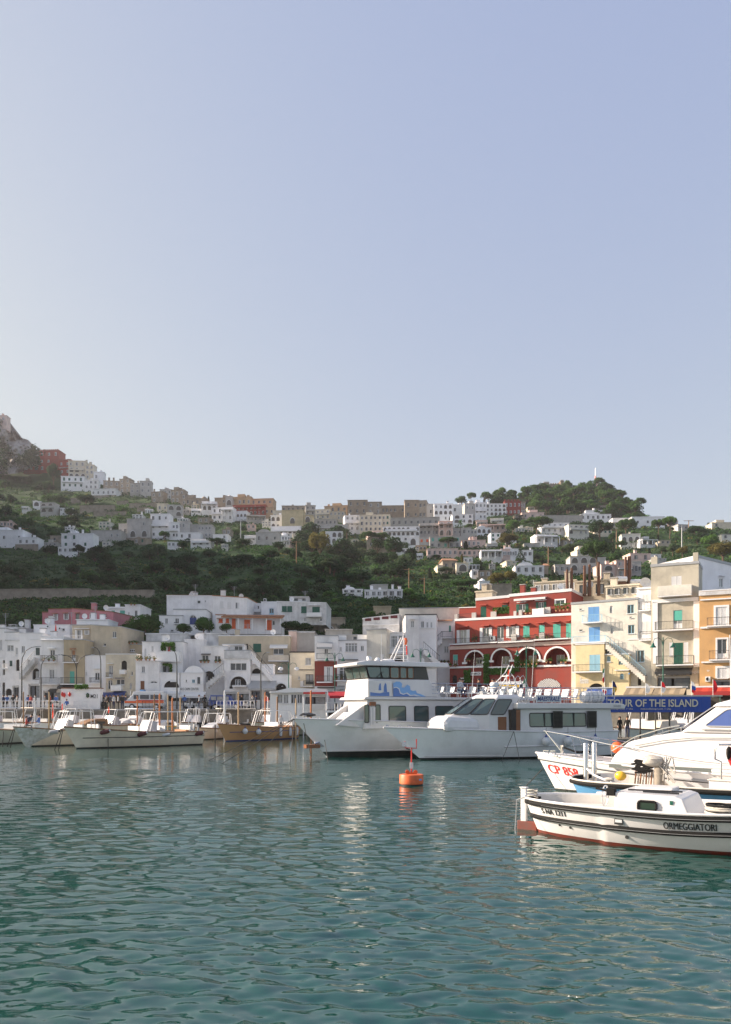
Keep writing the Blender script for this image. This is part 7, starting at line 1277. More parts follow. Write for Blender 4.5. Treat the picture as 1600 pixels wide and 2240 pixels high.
# ---- quayside: market wall, restaurant, awnings, vehicles, lamps
r_, f_ = house(C5, 538, 905, 878, 1180, 91.6, 0, 'bright', 'ramp_wall', 'white ramp wall painted with M21 and hung with red floats', 'yk 795 955 60 34 M21', cat='wall', depth=1.0, cop='n', base=1190)
m = MB(r_.location); [m.lathe(f_.p(f_.u(x), -.15, f_.z(x, y)), [(.03, -.3), (.17, -.1), (.17, .1), (.03, .3)], RED, 10) for x, y in ((552, 955), (568, 962), (615, 955))]; m.build('red_floats', r_); m = MB(r_.location); m.lathe(f_.p(f_.u(772), -.1, f_.z(772, 965)), [(.02, -.3), (.2, -.15), (.2, .15), (.02, .3)], M('moss', (.05, .09, .05), .9), 10); m.build('green_float', r_)
m = MB(r_.location); f_.box(m, f_.u(665), f_.u(775), -.1, .9, f_.z(700, 905), f_.z(700, 902), TILE); m.build('planter', r_); feature(r_, r_.location, f_, 'v', 'w', f_.u(662), f_.u(775), f_.z(700, 906), f_.z(700, 872), [])
r_, f_ = house(C6, 845, 940, 1335, 1230, 88.2, 0, 'bright', 'restaurant', 'white waterside restaurant pavilion with large windows and a low gable', 'w 907 955 48 78;w 962 955 44 80;w 1027 955 50 80;w 1082 955 44 80;g 1150 962 180 78;q 860 960 2 2', cat='restaurant', depth=6, base=1222, cop='w', ref='waterside restaurant')
m = MB(r_.location); A = [f_.p(f_.u(x), v, f_.z(x, y)) for v in (-.5, 6) for x, y in ((833, 943), (1020, 898), (1345, 912), (1345, 935))]
m.mesh(A, [(0, 1, 2, 3), (4, 7, 6, 5), (0, 4, 5, 1), (1, 5, 6, 2), (2, 6, 7, 3)], WHITE); m.build('gable_roof', r_)
for x0_, x1_ in ((1140, 1330),): m = MB(r_.location); f_.box(m, f_.u(x0_), f_.u(x1_), -.75, -.6, f_.z(1200, 953), f_.z(1200, 937), RED); m.build('red_valance', r_); m = MB(r_.location)
n_ = 26; [m.tube([f_.p(f_.u(1145+190*i/n_), -.3, f_.z(1200, 1088)), f_.p(f_.u(1145+190*i/n_), -.3, f_.z(1200, 1045))], .03, WHITE, 4) for i in range(n_+1)]; f_.box(m, f_.u(1140), f_.u(1340), -.36, -.25, f_.z(1200, 1045), f_.z(1200, 1040), WHITE); m.build('balustrade', r_)
r_, f_ = house(C6, 1336, 1000, 1640, 1230, 88.0, 0, 'bright', 'restaurant_terrace', 'open restaurant terrace under a dark red sloping awning', 'nR 1370 932 260 40;nr 1370 934 260 36', cat='terrace', depth=4, base=1222, ref=None) if False else (empty('restaurant_terrace', W(760, 1575, 88), 'open restaurant terrace under a dark red sloping awning', 'terrace'), Fac(C6, 1336, 1640, 88, 0))
og = r_.location; bpy.context.view_layer.update(); RA = M('awning_red', (.42, .015, .03), .85, trans=.15)
m = MB(og); m.hexa([f_.p(.5, -2.4, f_.z(1400, 975)), f_.p(10, -2.4, f_.z(1400, 975)), f_.p(10, .3, f_.z(1400, 930)-.05), f_.p(-.1, .3, f_.z(1400, 930)-.05), f_.p(.5, -2.4, f_.z(1400, 975)+.05), f_.p(10, -2.4, f_.z(1400, 975)+.05), f_.p(10, .3, f_.z(1400, 930)), f_.p(-.1, .3, f_.z(1400, 930))], RA); f_.box(m, .5, 10, -2.43, -2.4, f_.z(1400, 992), f_.z(1400, 975), RA); m.build('awning', r_)
m = MB(og); f_.box(m, 0, 10, -2, 3, QZ-.35, QZ-.15, WHITE); [m.tube([f_.p(.1+i*.33, -1.9, QZ-.15), f_.p(.1+i*.33, -1.9, QZ+.75)], .03, WHITE, 4) for i in range(30)]; f_.box(m, 0, 10, -1.95, -1.85, QZ+.75, QZ+.82, WHITE); [m.tube([f_.p(u, -1.9, -1), f_.p(u, -1.9, QZ-.3)], .12, WHITE, 6) for u in (.2, 4, 8)]; m.build('deck_balustrade', r_)
for u in (.15, 3.3, 6.5): m = MB(og); f_.box(m, u, u+.18, -2.0, -1.82, QZ, f_.z(1400, 930), WHITE if u < 1 else DBLUE); m.build('post', r_)
for i in range(4): m = MB(og); u = 1.5+i*2; f_.box(m, u, u+.8, -.6, .2, QZ+.6, QZ+.65, WHITE); m.tube([f_.p(u+.4, -.2, QZ-.15), f_.p(u+.4, -.2, QZ+.6)], .04, DARK, 6); [f_.box(m, u+q, u+q+.35, -.4, -.05, QZ+.3, QZ+.7, DARK) for q in (-.5, .95)]; m.build('table_set', r_)
def stall(px0, px1, yt, yb_, Y, mt, label, val=None, n_=1, posts=True, d=2.2):
    a, b_ = W(px0, yt, Y), W(px1, yt, Y-(px1-px0)*.02); zt, zb = W(px0, yt, Y).z, W(px0, yb_, Y).z; r = empty('market_awning', ((a.x+b_.x)/2, Y, QZ), label, 'awning'); o = r.location; L_ = (b_-a).xy.length; dx, dy = (b_.x-a.x)/L_, (b_.y-a.y)/L_; nx, ny = dy, -dx
    P = lambda u, v, z: Vector((a.x+dx*u+nx*v, a.y+dy*u+ny*v, z)); m = MB(o); k = max(3, int(L_/1.1))
    for i in range(k):
        u0, u1 = L_*i/k, L_*(i+1)/k; sg = .10; um = (u0+u1)/2
        for (p, q) in ((u0, um), (um, u1)): z_ = lambda u: -sg*(1-abs((u-u0)/(u1-u0)-.5)*2); m.face([P(p, 0, zt+z_(p)*.3), P(p, d, zb+z_(p)), P(q, d, zb+z_(q)), P(q, 0, zt+z_(q)*.3)][::-1], mt, True); m.face([P(p, 0, zt-.03+z_(p)*.3), P(p, d, zb-.03+z_(p)), P(q, d, zb-.03+z_(q)), P(q, 0, zt-.03+z_(q)*.3)], mt, True)
    m.build('canopy', r); m = MB(o); m.hexa([P(0, d, zb-.35), P(L_, d, zb-.35), P(L_, d+.03, zb-.35), P(0, d+.03, zb-.35), P(0, d, zb+.02), P(L_, d, zb+.02), P(L_, d+.03, zb+.02), P(0, d+.03, zb+.02)], val or mt); m.build('valance', r)
    m = MB(o); m.hexa([P(-.1, -.3, zt), P(L_+.1, -.3, zt), P(L_+.1, .1, zt), P(-.1, .1, zt), P(-.1, -.3, zt+.15), P(L_+.1, -.3, zt+.15), P(L_+.1, .1, zt+.15), P(-.1, .1, zt+.15)], FENW); m.build('cassette', r)
    for u in (0.1, L_*.5, L_-.1): m = MB(o); m.tube([P(u, d-.1, QZ), P(u, d-.1, zb)], .04, GREEN, 6); m.build('post', r)
    m = MB(o); m.hexa([P(0, -.1, QZ), P(L_, -.1, QZ), P(L_, 0, QZ), P(0, 0, QZ), P(0, -.1, zt), P(L_, -.1, zt), P(L_, 0, zt), P(0, 0, zt)], M('bar_front', (.05, .045, .04), .6, var=.6, vs=1.5)); m.build('bar_front', r)
    for i in range(max(2, int(L_/2))): m = MB(o); u = L_*(i+.5)/max(2, int(L_/2)); q = P(u, d*.6, 0); m.lathe((q.x, q.y, QZ+.72), [(.38, 0), (.38, .04)], TEAK, 12); m.tube([(q.x, q.y, QZ), (q.x, q.y, QZ+.72)], .03, DARK, 5); m.build('table', r)
AWB, AWN, AWR = M('awning_beige', (.40, .31, .20), .9, var=.2, vs=2, trans=.2), M('awning_navy', (.03, .08, .28), .85, trans=.1), M('awning_orange_red', (.62, .05, .02), .85, var=.1, trans=.25)
stall(1286, 1345, 1507, 1519, 78, AWN, 'blue bar awning behind the ferry stern'); stall(1372, 1432, 1505, 1519, 76, AWB, 'left beige canvas awning behind the banner'); stall(1434, 1502, 1505, 1519, 74.5, AWB, 'right beige canvas awning behind the banner'); stall(1524, 1640, 1504, 1514, 72.5, AWR, 'orange-red awning with a dark red valance at the right', M('valance_red', (.30, .02, .02), .8))
stall(1092, 1146, 1494, 1499, 85, FENW, 'white awning with a yellow front under the red arcade', YEL)
def vehicle(name, px, Yv, L_, prof, body, label, cat, face=1, low=None):
    x = (px-800)/F*Yv; r = empty(name, (x, Yv, QZ), label, cat); r.scale = (face, 1, 1); m = MB(); prism(m, [(a*L_-L_/2, z) for a, z in prof], -.85, .85, body, .12); weld(m, 'body', r, .06)
    for a in (.2, .8):
        for y in (-.8, .8): m = MB(); m.lathe((a*L_-L_/2, y, .33), [(.05, -.1), (.33, -.1), (.33, .1), (.05, .1)], BLACK, 14, 'y'); o = m.build('wheel', r); m = MB(); m.lathe((a*L_-L_/2, y*1.135 if y < 0 else y*1.135, .33), [(.02, -.01), (.2, -.01), (.2, .01), (.02, .01)], STEEL, 12, 'y'); m.build('rim', o)
    return r, L_
r_, L_ = vehicle('ambulance', 320, 92.8, 4.9, [(0, .35), (1, .35), (1, .9), (.93, 1.15), (.80, 1.75), (.78, 2.15), (.02, 2.2), (0, 1.9)], FENW, 'white ambulance with a red stripe parked under the vine-hung house', 'ambulance', -1)
for a, b_ in ((.06, .34), (.38, .60), (.64, .76)): m = MB(); m.box((a*L_-L_/2, -.86, 1.25), (b_*L_-L_/2, -.80, 1.75), GLASS); m.build('window', r_)
m = MB(); m.box((-L_/2+.05, -.90, .75), (L_/2-.1, -.86, 1.0), ORANGE); m.box((-L_/2+.05, -.89, 1.02), (L_*.2, -.86, 1.12), RED); m.build('red_stripe', r_); m = MB(); m.box((.2, -.5, 2.2), (.6, .5, 2.38), BLUE); m.build('light_bar', r_)
r_, L_ = vehicle('car', 497, 92.6, 4.2, [(0, .4), (1, .4), (1, .85), (.97, 1.0), (.68, 1.08), (.60, 1.68), (.05, 1.72), (0, 1.05)], DBLUE, 'dark blue estate car parked beside the white shop', 'car', 1)
for a, b_ in ((.07, .22), (.25, .42), (.45, .58)): m = MB(); m.box((a*L_-L_/2, -.86, 1.12), (b_*L_-L_/2, -.76, 1.55), GLASS2); m.build('window', r_)
m = MB(); m.box((L_/2-.02, -.7, .62), (L_/2+.03, -.4, .82), FENW); m.build('headlight', r_)
def scooter(px, Yv, label, mt):
    x = (px-800)/F*Yv; r = empty('scooter', (x, Yv, QZ), label, 'scooter', 'scooters on the quay', random.uniform(-.5, .5)+1.2); m = MB(); prism(m, [(-.6, .35), (-.1, .3), (.35, .3), (.45, .9), (.38, .95), (.25, .45), (-.1, .45), (-.15, .75), (-.7, .85)], -.16, .16, mt, .04); m.build('body', r)
    m = MB(); prism(m, [(-.7, .8), (-.1, .76), (-.1, .84), (-.7, .92)], -.14, .14, BLACK); m.build('saddle', r); m = MB(); m.tube([(.42, 0, .3), (.36, 0, 1.05)], .03, GREY, 6); m.tube([(.36, -.32, 1.08), (.36, .32, 1.08)], .025, DARK, 5); m.build('handlebar', r)
    for q in (-.5, .5): m = MB(); m.lathe((q, 0, .24), [(.1, -.05), (.24, -.05), (.24, .05), (.1, .05)], BLACK, 12, 'y'); m.build('wheel', r)
for px, lab, mt in ((118, 'black scooter left of the ramp wall', DARK), (128, 'grey scooter nearest the ramp wall', GREY), (228, 'dark scooter right of the ramp wall', DARK), (415, 'white scooter before the bus centre', FENW), (455, 'dark scooter just left of the blue car', DARK), (540, 'grey scooter right of the blue car', GREY)): scooter(px, 92.2, lab, mt)
# railings along the quay
for i, (xa, xb, lab) in enumerate([(-48, -33.5, 'white quay railing at the far left'), (-27, -18, 'iron quay railing in front of the ambulance'), (-18, -13.5, 'white quay railing right of the ambulance'), (5, 20, 'quay railing behind the ferries')]):
    m = MB((xa, 91.3, QZ)); y = lambda x: 91.3 if x < 6.7 else 91.3-(x-6.7)*.58
    k = int((xb-xa)/.4); mt = WHITE if 'white' in lab else IRON
    for q in range(k+1): x = xa+(xb-xa)*q/k; m.tube([(x, y(x), QZ), (x, y(x), QZ+1.0)], .03 if q % 4 == 0 else .018, mt, 4)
    for z in (.5, 1.0): m.tube([(xa, y(xa), QZ+z), (xb, y(xb), QZ+z)], .025, mt, 4)
    m.build('railing', None, lab, 'railing')
# street lamps
def lamp(px, ytop, Y, arm, label, kind='arc'):
    p = W(px, ytop, Y); h = p.z-QZ; r = empty('street_lamp', (p.x, Y, QZ), label, 'street lamp', 'curved street lamps' if kind == 'arc' else None); a = arm/F*Y; mt = IRON if kind == 'arc' else GREEN
    if kind == 'arc':
        for q in ([a] if a else [1.9, -1.9]):
            m = MB(); m.tube([(0, 0, h*.72), (q*.04, 0, h*.82), (q*.25, 0, h*.93), (q*.6, 0, h*.985), (q, 0, h)], [.06, .055, .05, .045, .04], mt, 6); m.build('arm', r); m = MB(); m.hexa([(q-.1, -.1, h-.08), (q+.35*(1 if q > 0 else -1), -.1, h-.02), (q+.35*(1 if q > 0 else -1), .1, h-.02), (q-.1, .1, h-.08), (q-.1, -.1, h+.04), (q+.3*(1 if q > 0 else -1), -.1, h+.05), (q+.3*(1 if q > 0 else -1), .1, h+.05), (q-.1, .1, h+.04)], GREY); m.build('lamp_head', r)
        m = MB(); m.tube([(0, 0, 0), (0, 0, h*.45), (0, 0, h*.73)], [.10, .085, .06], mt, 8); m.build('post', r)
    else:
        m = MB(); m.tube([(0, 0, 0), (0, 0, .6), (0, 0, h)], [.12, .07, .05], mt, 8); m.build('post', r)
        for sg in (-1, 1):
            m = MB(); m.tube([(0, 0, h-1.0), (sg*.12, 0, h-.3), (sg*.45, 0, h-.05), (sg*.85, 0, h-.15), (sg*.98, 0, h-.55)], .03, mt, 6); m.build('arm', r); m = MB()
            if kind == 'bell': m.lathe((sg*.98, 0, h-1.0), [(.30, 0), (.26, .1), (.14, .22), (.09, .45)], mt, 12)
            else: m.lathe((sg*.98, 0, h-1.0), [(.1, 0), (.3, .12), (.3, .3), (.12, .42)], FENW, 12)
            m.build('lamp_shade', r)
lamp(48, 1414, 92.4, 36, 'tall black lamp whose arm curves right, leftmost of all'); lamp(90, 1433, 92.4, 30, 'shorter black lamp curving right before the two-balcony house'); lamp(167.5, 1432, 92.4, 0, 'black double-armed lamp before the narrow tan house'); lamp(221, 1416, 92.4, -14, 'black lamp curving left beside the cream arched house'); lamp(387.5, 1423, 92.4, -9, 'black lamp curving left before the vine-hung house'); lamp(571, 1427, 92.4, 14, 'black lamp curving right before the slate awning')
lamp(632, 1449, 92.6, 0, 'double lamp with two white glass globes', 'globe'); lamp(733, 1428, 91.5, 0, 'green double bell lamp before the red and white house', 'bell'); lamp(921, 1419, 88.5, 0, 'green double bell lamp before the bay house stairs', 'bell'); lamp(1152, 1412, 80.5, 0, 'green double bell lamp before the red arcade', 'bell'); lamp(1451, 1394, 73.5, 0, 'tall green double bell lamp before the gelateria', 'bell')
# ---- pontoon with the banner
Yp = 60.0; a, b_ = W(1316, 1523, Yp), W(1565, 1523, Yp-1); r_ = empty('ticket_pontoon', ((a.x+b_.x)/2, Yp, .6), 'dark pontoon deck with posts carrying the blue tour banner', 'pontoon'); o_ = r_.location
m = MB(o_); m.box((a.x, Yp-.5, .5), (b_.x+4, Yp+3.5, .85), STONEW); m.build('deck', r_)
for i, px in enumerate((1322, 1401, 1465, 1540)): p = W(px, 1523, Yp+.1); m = MB(o_); m.tube([(p.x, Yp+.1, .85), (p.x, Yp+.1, p.z)], .07, DARK, 6); m.tube([(p.x, Yp+3, .85), (p.x, Yp+3, p.z)], .06, DARK, 6); m.build('post', r_)
m = MB(o_); m.box((a.x-.2, Yp-.1, a.z-.02), (b_.x+1, Yp+3.2, a.z+.09), CLOTH); m.build('roof', r_)
BB = M('banner_blue', (.025, .075, .36), .7, var=.12, vs=3); BT = M('banner_text', (.68, .62, .48), .8); m = MB(((a.x+b_.x)/2, Yp-.2, a.z)); z0, z1 = W(1316, 1558, Yp).z, a.z-.03; n_ = 60
for i in range(n_):
    x0_, x1_ = a.x+(b_.x-a.x)*i/n_, a.x+(b_.x-a.x)*(i+1)/n_; w0, w1 = .03*math.sin(x0_*5)+.02*math.sin(x0_*13), .03*math.sin(x1_*5)+.02*math.sin(x1_*13); m.face([(x0_, Yp-.2+w0, z0), (x1_, Yp-.2+w1, z0), (x1_, Yp-.2+w1*.3, z1), (x0_, Yp-.2+w0*.3, z1)], BB, True)
o = m.build('banner', None, 'blue banner reading TOUR OF THE ISLAND in cream capitals', 'banner', loc=((a.x+b_.x)/2, Yp-.2, a.z)); SER = 1
cz = W(1, 1538, Yp).z-a.z; text_on('TOUR OF THE ISLAND', o, (W(1426, 1538, Yp).x-(a.x+b_.x)/2, -.10, cz), (1, 0, 0), (0, 0, 1), 16.5/F*Yp, 196/F*Yp, BT, bold=.015)
for px in (1345, 1428): text_on('motoscafisticapri.com  f  Like', o, (W(px+4, 1551, Yp).x-(a.x+b_.x)/2, -.09, W(1, 1551, Yp).z-a.z), (1, 0, 0), (0, 0, 1), 4.5/F*Yp, 66/F*Yp, BT)
for i, (px, yt, yb_, mt, lab) in enumerate([(1318, 1500, 1522, [FLAGW, FLAGR], 'red and white flag'), (1340, 1489, 1522, [M('flag_navy', (.03, .03, .12), .8), YEL], 'navy and yellow flag'), (1413, 1494, 1521, [FLAGW], 'plain white flag'), (1447, 1490, 1521, [FLAGR, FLAGW], 'red flag with a white tail'), (1513, 1490, 1521, [FLAGW, M('flag_blue', (.05, .1, .4), .8), FLAGR], 'blue and red flag'), (1560, 1486, 1523, [FLAGR], 'large plain red flag')]):
    pb = W(px, yb_, Yp-.1); h = W(px, yt, Yp).z-pb.z; r = empty('flag', pb, lab+' flying above the blue banner', 'flag'); m = MB(); m.tube([(0, 0, -.1), (0, 0, h)], .018, CHROMEW, 5); m.build('flagpole', r); m = MB(); k = 8
    for j in range(k):
        t0, t1 = j/k, (j+1)/k; w0, w1 = .05+.30*math.sin(.5+t0*2.2), .05+.30*math.sin(.5+t1*2.2); mm = mt[min(len(mt)-1, int(t0*len(mt)))]; z0_, z1_ = h-.02-t0*h*.75, h-.02-t1*h*.75; m.face([(.0, 0, z0_), (w0, .06*math.sin(t0*7), z0_-.1), (w1, .06*math.sin(t1*7), z1_-.1), (0, 0, z1_)], mm, True)
    m.build('cloth', r)
bpy.context.view_layer.update()
# ---- people
def person_mesh(pose):
    J = {'pel': (0, 0, .93), 'sp': (0, 0, 1.18), 'ch': (0, -.01, 1.36), 'nk': (0, 0, 1.50), 'hd': (0, -.02, 1.64), 'tp': (0, -.01, 1.75)}
    P = dict(stand=dict(lh=(.09, 0, .9), lk=(.10, -.02, .5), lf=(.11, .0, .09), lt=(.11, -.14, .03), rk=(-.10, -.03, .5), rf=(-.11, 0, .09), rt=(-.12, -.14, .03), ls=(.19, 0, 1.42), le=(.24, .02, 1.16), lw=(.25, -.08, .92), lhnd=(.25, -.12, .84), re=(-.24, .02, 1.16), rw=(-.25, -.10, .93), rh=(-.25, -.14, .85)),
             sit=dict(lk=(.13, -.42, .90), lf=(.13, -.42, .50), lt=(.13, -.55, .45), rk=(-.13, -.42, .90), rf=(-.13, -.42, .50), rt=(-.13, -.55, .45), ls=(.19, 0, 1.42), le=(.24, -.10, 1.18), lw=(.18, -.32, 1.08), lhnd=(.16, -.40, 1.04), re=(-.24, -.10, 1.18), rw=(-.18, -.32, 1.08), rh=(-.16, -.40, 1.04)))[pose]
    P.setdefault('lh', (.09, 0, .9)); V = []; E = []; Rr = []
    def add(p, r, par=None): V.append(p); Rr.append(r); (E.append((par, len(V)-1)) if par is not None else None); return len(V)-1
    a = add(J['pel'], .135); s1 = add(J['sp'], .13, a); c = add(J['ch'], .15, s1); nk = add(J['nk'], .06, c); h = add(J['hd'], .10, nk); add(J['tp'], .085, h)
    for sg, k, f_, t in ((1, 'lk', 'lf', 'lt'), (-1, 'rk', 'rf', 'rt')): q = add((sg*.1, 0, .88), .095, a); q = add(P[k], .065, q); q = add(P[f_], .045, q); add(P[t], .04, q)
    for sg, e, w_, hn in ((1, 'le', 'lw', 'lhnd'), (-1, 're', 'rw', 'rh')): q = add((sg*.18, 0, 1.42), .065, c); q = add(P[e], .045, q); q = add(P[w_], .033, q); add(P[hn], .038, q)
    me = bpy.data.meshes.new('pm'); me.from_pydata(V, E, []); ob = bpy.data.objects.new('pm', me); COL.objects.link(ob); ob.modifiers.new('s', 'SKIN'); me.skin_vertices[0].data[0].use_root = True
    for i, r in enumerate(Rr): me.skin_vertices[0].data[i].radius = (r, r*(.75 if i in (0, 1, 2) else 1))
    sb = ob.modifiers.new('u', 'SUBSURF'); sb.levels = 2; bpy.context.view_layer.update(); out = bpy.data.meshes.new_from_object(ob.evaluated_get(bpy.context.evaluated_depsgraph_get())); bpy.data.objects.remove(ob); out.name = 'body'
    for mt in (SKIN, DARK, DARK, BLACK): out.materials.append(mt)
    for p in out.polygons:
        c_ = p.center; z = c_.z; p.use_smooth = True
        if pose == 'sit': leg = z < 1.0 and abs(c_.x) < .22 and not (c_.y < -.2 and z > 1.0)
        else: leg = z < .98 and abs(c_.x) < .2
        p.material_index = 0 if z > 1.5 else 3 if (z < .12 if pose == 'stand' else z < .52) else 2 if leg else (0 if (z < 1.02 and abs(c_.x) > .2) or (pose == 'sit' and c_.y < -.25) else 1)
    return out
SKIN = M('skin', (.45, .25, .17), .6); HAIR = M('hair', (.03, .02, .015), .8); BODY = {k: person_mesh(k) for k in ('stand', 'sit')}
hm = MB(); hm.blob((0, .005, 1.695), .108, HAIR, 12, 8, (.95, 1.08, .82)); HAIRM = hm.data('hair'); hm = MB(); hm.blob((0, 0, 1.72), .112, FENW, 12, 8, (.98, 1.1, .62)); hm.box((-.08, -.22, 1.68), (.08, -.08, 1.70), FENW); CAPM = hm.data('cap')
fm = MB(); [fm.blob((sx, -.108, 1.655), .012, DARK, 6, 4) for sx in (-.035, .035)]; fm.blob((0, -.122, 1.63), .016, SKIN, 6, 5, (.8, 1, 1.4)); fm.box((-.025, -.118, 1.595), (.025, -.10, 1.602), REDW); FACEM = fm.data('face')
CLO = {}
def cloth(c):
    if c not in CLO: CLO[c] = M('cloth_%02d' % len(CLO), c, .85)
    return CLO[c]
def person(x, y, z, rz, shirt, trous, label, pose='stand', cap=False, s=1.0, group=None, lean=0):
    r = empty('person', (x, y, z-(0 if pose == 'stand' else .42)), label, 'person', group, rz); r.scale = (s,)*3; r.rotation_euler = (lean, 0, rz)
    b_ = bpy.data.objects.new('body', BODY[pose]); COL.objects.link(b_); b_.parent = r
    for i, m_ in enumerate((SKIN, cloth(shirt), cloth(trous), BLACK)): b_.material_slots[i].link = 'OBJECT'; b_.material_slots[i].material = m_
    for nm, me in (('cap' if cap else 'hair', CAPM if cap else HAIRM), ('face', FACEM)): o = bpy.data.objects.new(nm, me); COL.objects.link(o); o.parent = r
    return r
def pq(px, ybase, Y, *a, **k): p = W(px, ybase, Y); return person(p.x, Y, p.z, *a, **k)
NAVY, WHT, BLKC, REDC, BLUC, GRYC = (.03, .04, .09), (.6, .6, .6), (.02, .02, .02), (.4, .04, .03), (.06, .14, .38), (.2, .2, .2)
pq(46, 1592, 66, -1.3, NAVY, GRYC, 'person in a navy jacket bending forward in the cloth-bowed boat', lean=-.6, s=.95) if False else pq(50, 1598, 64.5, 1.2, NAVY, GRYC, 'person in a navy jacket bending forward in the cloth-bowed boat', lean=R(38))
pq(86, 1596, 66.5, -1.4, BLUC, WHT, 'person in a blue vest sitting beside the orange pennant', 'sit'); pq(58, 1597, 63.8, 2.0, REDC, GRYC, 'person in a rust red top sitting behind the bending person', 'sit', s=.9)
pq(615, 1600, 79, .3, WHT, GRYC, 'person with a white cap and shirt standing by the black launches', cap=True)
pd = W(1392, 1599, 62.0); person(W(1356, 1, 61.2).x, 61.2, .85, .4, BLKC, BLKC, 'person in black standing behind the ferry stern, left of the first post'); person(W(1352, 1, 60.6).x-.75, 60.6, .95, 1.6, BLKC, NAVY, 'person in dark clothes seated nearest the ferry stern', 'sit'); person(W(1360, 1, 61.4).x+.55, 61.6, .85, -.4, BLKC, NAVY, 'person in dark clothes with jeans behind the ferry stern')
pe = [(215, REDC, BLKC, 'person in a dark red coat right of the M21 wall'), (225, BLKC, NAVY, 'person in black near the red-coated person'), (234, BLKC, BLKC, 'person in black under the left navy awning'), (241, NAVY, BLKC, 'person in navy beneath the navy awnings'), (249, WHT, NAVY, 'person in a white shirt, left of the pair in white'), (259, WHT, BLKC, 'person in a white shirt, right of the pair in white'), (268, BLKC, NAVY, 'person in black left of the ambulance'), (275, NAVY, BLKC, 'person in navy closest to the ambulance'), (16, BLUC, BLKC, 'person in a blue top at the far left quay'), (29, BLKC, BLKC, 'person in black by the left quay arch'), (68, REDC, NAVY, 'person in a red jacket left of the market doors'), (62, BLUC, BLKC, 'person in bright blue beside the red jacket'), (123, BLUC, BLKC, 'person in blue by the left shop doors'), (529, BLKC, BLKC, 'person in black right of the blue car'), (560, NAVY, BLKC, 'person in navy under the slate awning')]
pe += [(8, NAVY, BLKC, 'person in navy left of the blue top on the far left quay'), (38, GRYC, BLKC, 'person in grey between the arch and the first lamp'), (78, BLKC, NAVY, 'person in black between the first two lamps'), (99, GRYC, BLKC, 'person in grey right of the second lamp'), (110, REDC, BLKC, 'person in red near the market doors'), (404, BLUC, NAVY, 'person in blue right of the fifth curved lamp'), (436, WHT, NAVY, 'person in white at the bus centre'), (448, BLKC, BLKC, 'person in black at the bus centre'), (553, GRYC, BLKC, 'person in grey left of the awning lamp'), (583, REDC, NAVY, 'person in red beside the waterside restaurant')]
for i, (px, a, b_, lab) in enumerate(pe): Yq = 92.0+(i % 3)*.5; person((px-800)/F*Yq, Yq, QZ, random.uniform(-2, 2), a, b_, lab)
Yq = 91.0; person((146.5-800)/F*Yq, Yq, QZ-.1, .1, BLUC, WHT, 'person in a blue striped top sitting before the ramp wall', 'sit')
bpy.context.view_layer.update()
for i, (t, y, a) in enumerate([(.30, -.8, BLKC), (.36, -.3, NAVY), (.24, -1.0, BLKC), (.40, -1.1, WHT), (.19, -.2, GRYC)]):
    p = MW(rf_, (Lf*(t+.06), y, 4.29)); person(p.x, p.y, p.z-.18, random.uniform(-1, 1), a, NAVY, ['person in black at the middle of the big ferry top deck', 'person in navy seated at the centre of the big ferry top deck', 'person in black seated by the big ferry top rail', 'person in white seated foremost on the big ferry top deck', 'person in grey seated rearmost on the big ferry top deck'][i], 'sit')
# ---- poles, rusty flues, mast on the hill
def pole(px, yt, yb_, Y, r0, mt, name, label, cat, cross=0, wires=0):
    a, b_ = W(px, yb_, Y), W(px, yt, Y); m = MB(a); m.tube([a-Vector((0, 0, 2)), b_], [r0, r0*.7], mt, 7)
    for q in range(cross): m.tube([b_+Vector((-r0*9, 0, -.3-q*1.0)), b_+Vector((r0*9, 0, -.3-q*1.0))], r0*.5, mt, 5)
    return m.build(name, None, label, cat)
RUST = M('rusty_steel', (.13, .055, .03), .85, var=.6, vs=3)
for i, (px, yt, yb_) in enumerate([(1241, 1246, 1272), (1251, 1243, 1272), (1279, 1237, 1270), (1290, 1235, 1270), (1310, 1229, 1269), (1369, 1218, 1268), (1377, 1217, 1272)]): pole(px, yt, yb_, 97, .22 if i < 6 else .3, RUST, 'rusty_flue', f'rusty upright flue on the roofs, {ORD[i]} from the left', 'flue')
for px, yt, yb_, lab in ((527, 1138, 1174, 'grey utility pole above the dark wood'), (649, 1184, 1234, 'tall thin wooden pole in the dark wood'), (895, 1243, 1292, 'wooden cable pole below the wood, left of the gardens'), (929, 1264, 1288, 'short insulator pole in the gardens'), (1349, 1158, 1192, 'pole beside the round pine on the right slope'), (1492, 1150, 1196, 'pale pole on the right slope'), (1507, 1138, 1160, 'thin skyline pole at the right'), (1200, 1195, 1222, 'pole above the terrace row'), (51, 1155, 1166, 'short pole at the left slope')): pole(px, yt, yb_, Yof(yb_)-2, .22*Yof(yb_)/300, GREY if 'grey' in lab or 'pale' in lab else WOOD, 'utility_pole', lab, 'pole', 1)
a, b_ = W(1303, 1072, 540), W(1303, 1033, 540); m = MB(a)
for k in range(3): an = k*2.1; m.tube([a+Vector((1.6*math.cos(an), 1.6*math.sin(an), -3)), b_+Vector((.3*math.cos(an), .3*math.sin(an), -3))], .28, RED, 5)
for q in range(8): c = a.lerp(b_, q/8); m.tube([c+Vector((-1.5*(1-q/9), 0, 0)), c+Vector((1.5*(1-q/9), 0, 1.2))], .2, WHITE if q % 2 else RED, 4)
m.tube([b_-Vector((0, 0, 3)), b_+Vector((0, 0, 3))], .25, WHITE, 5); m.build('radio_mast', None, 'red and white radio mast on top of the castle hill', 'mast')
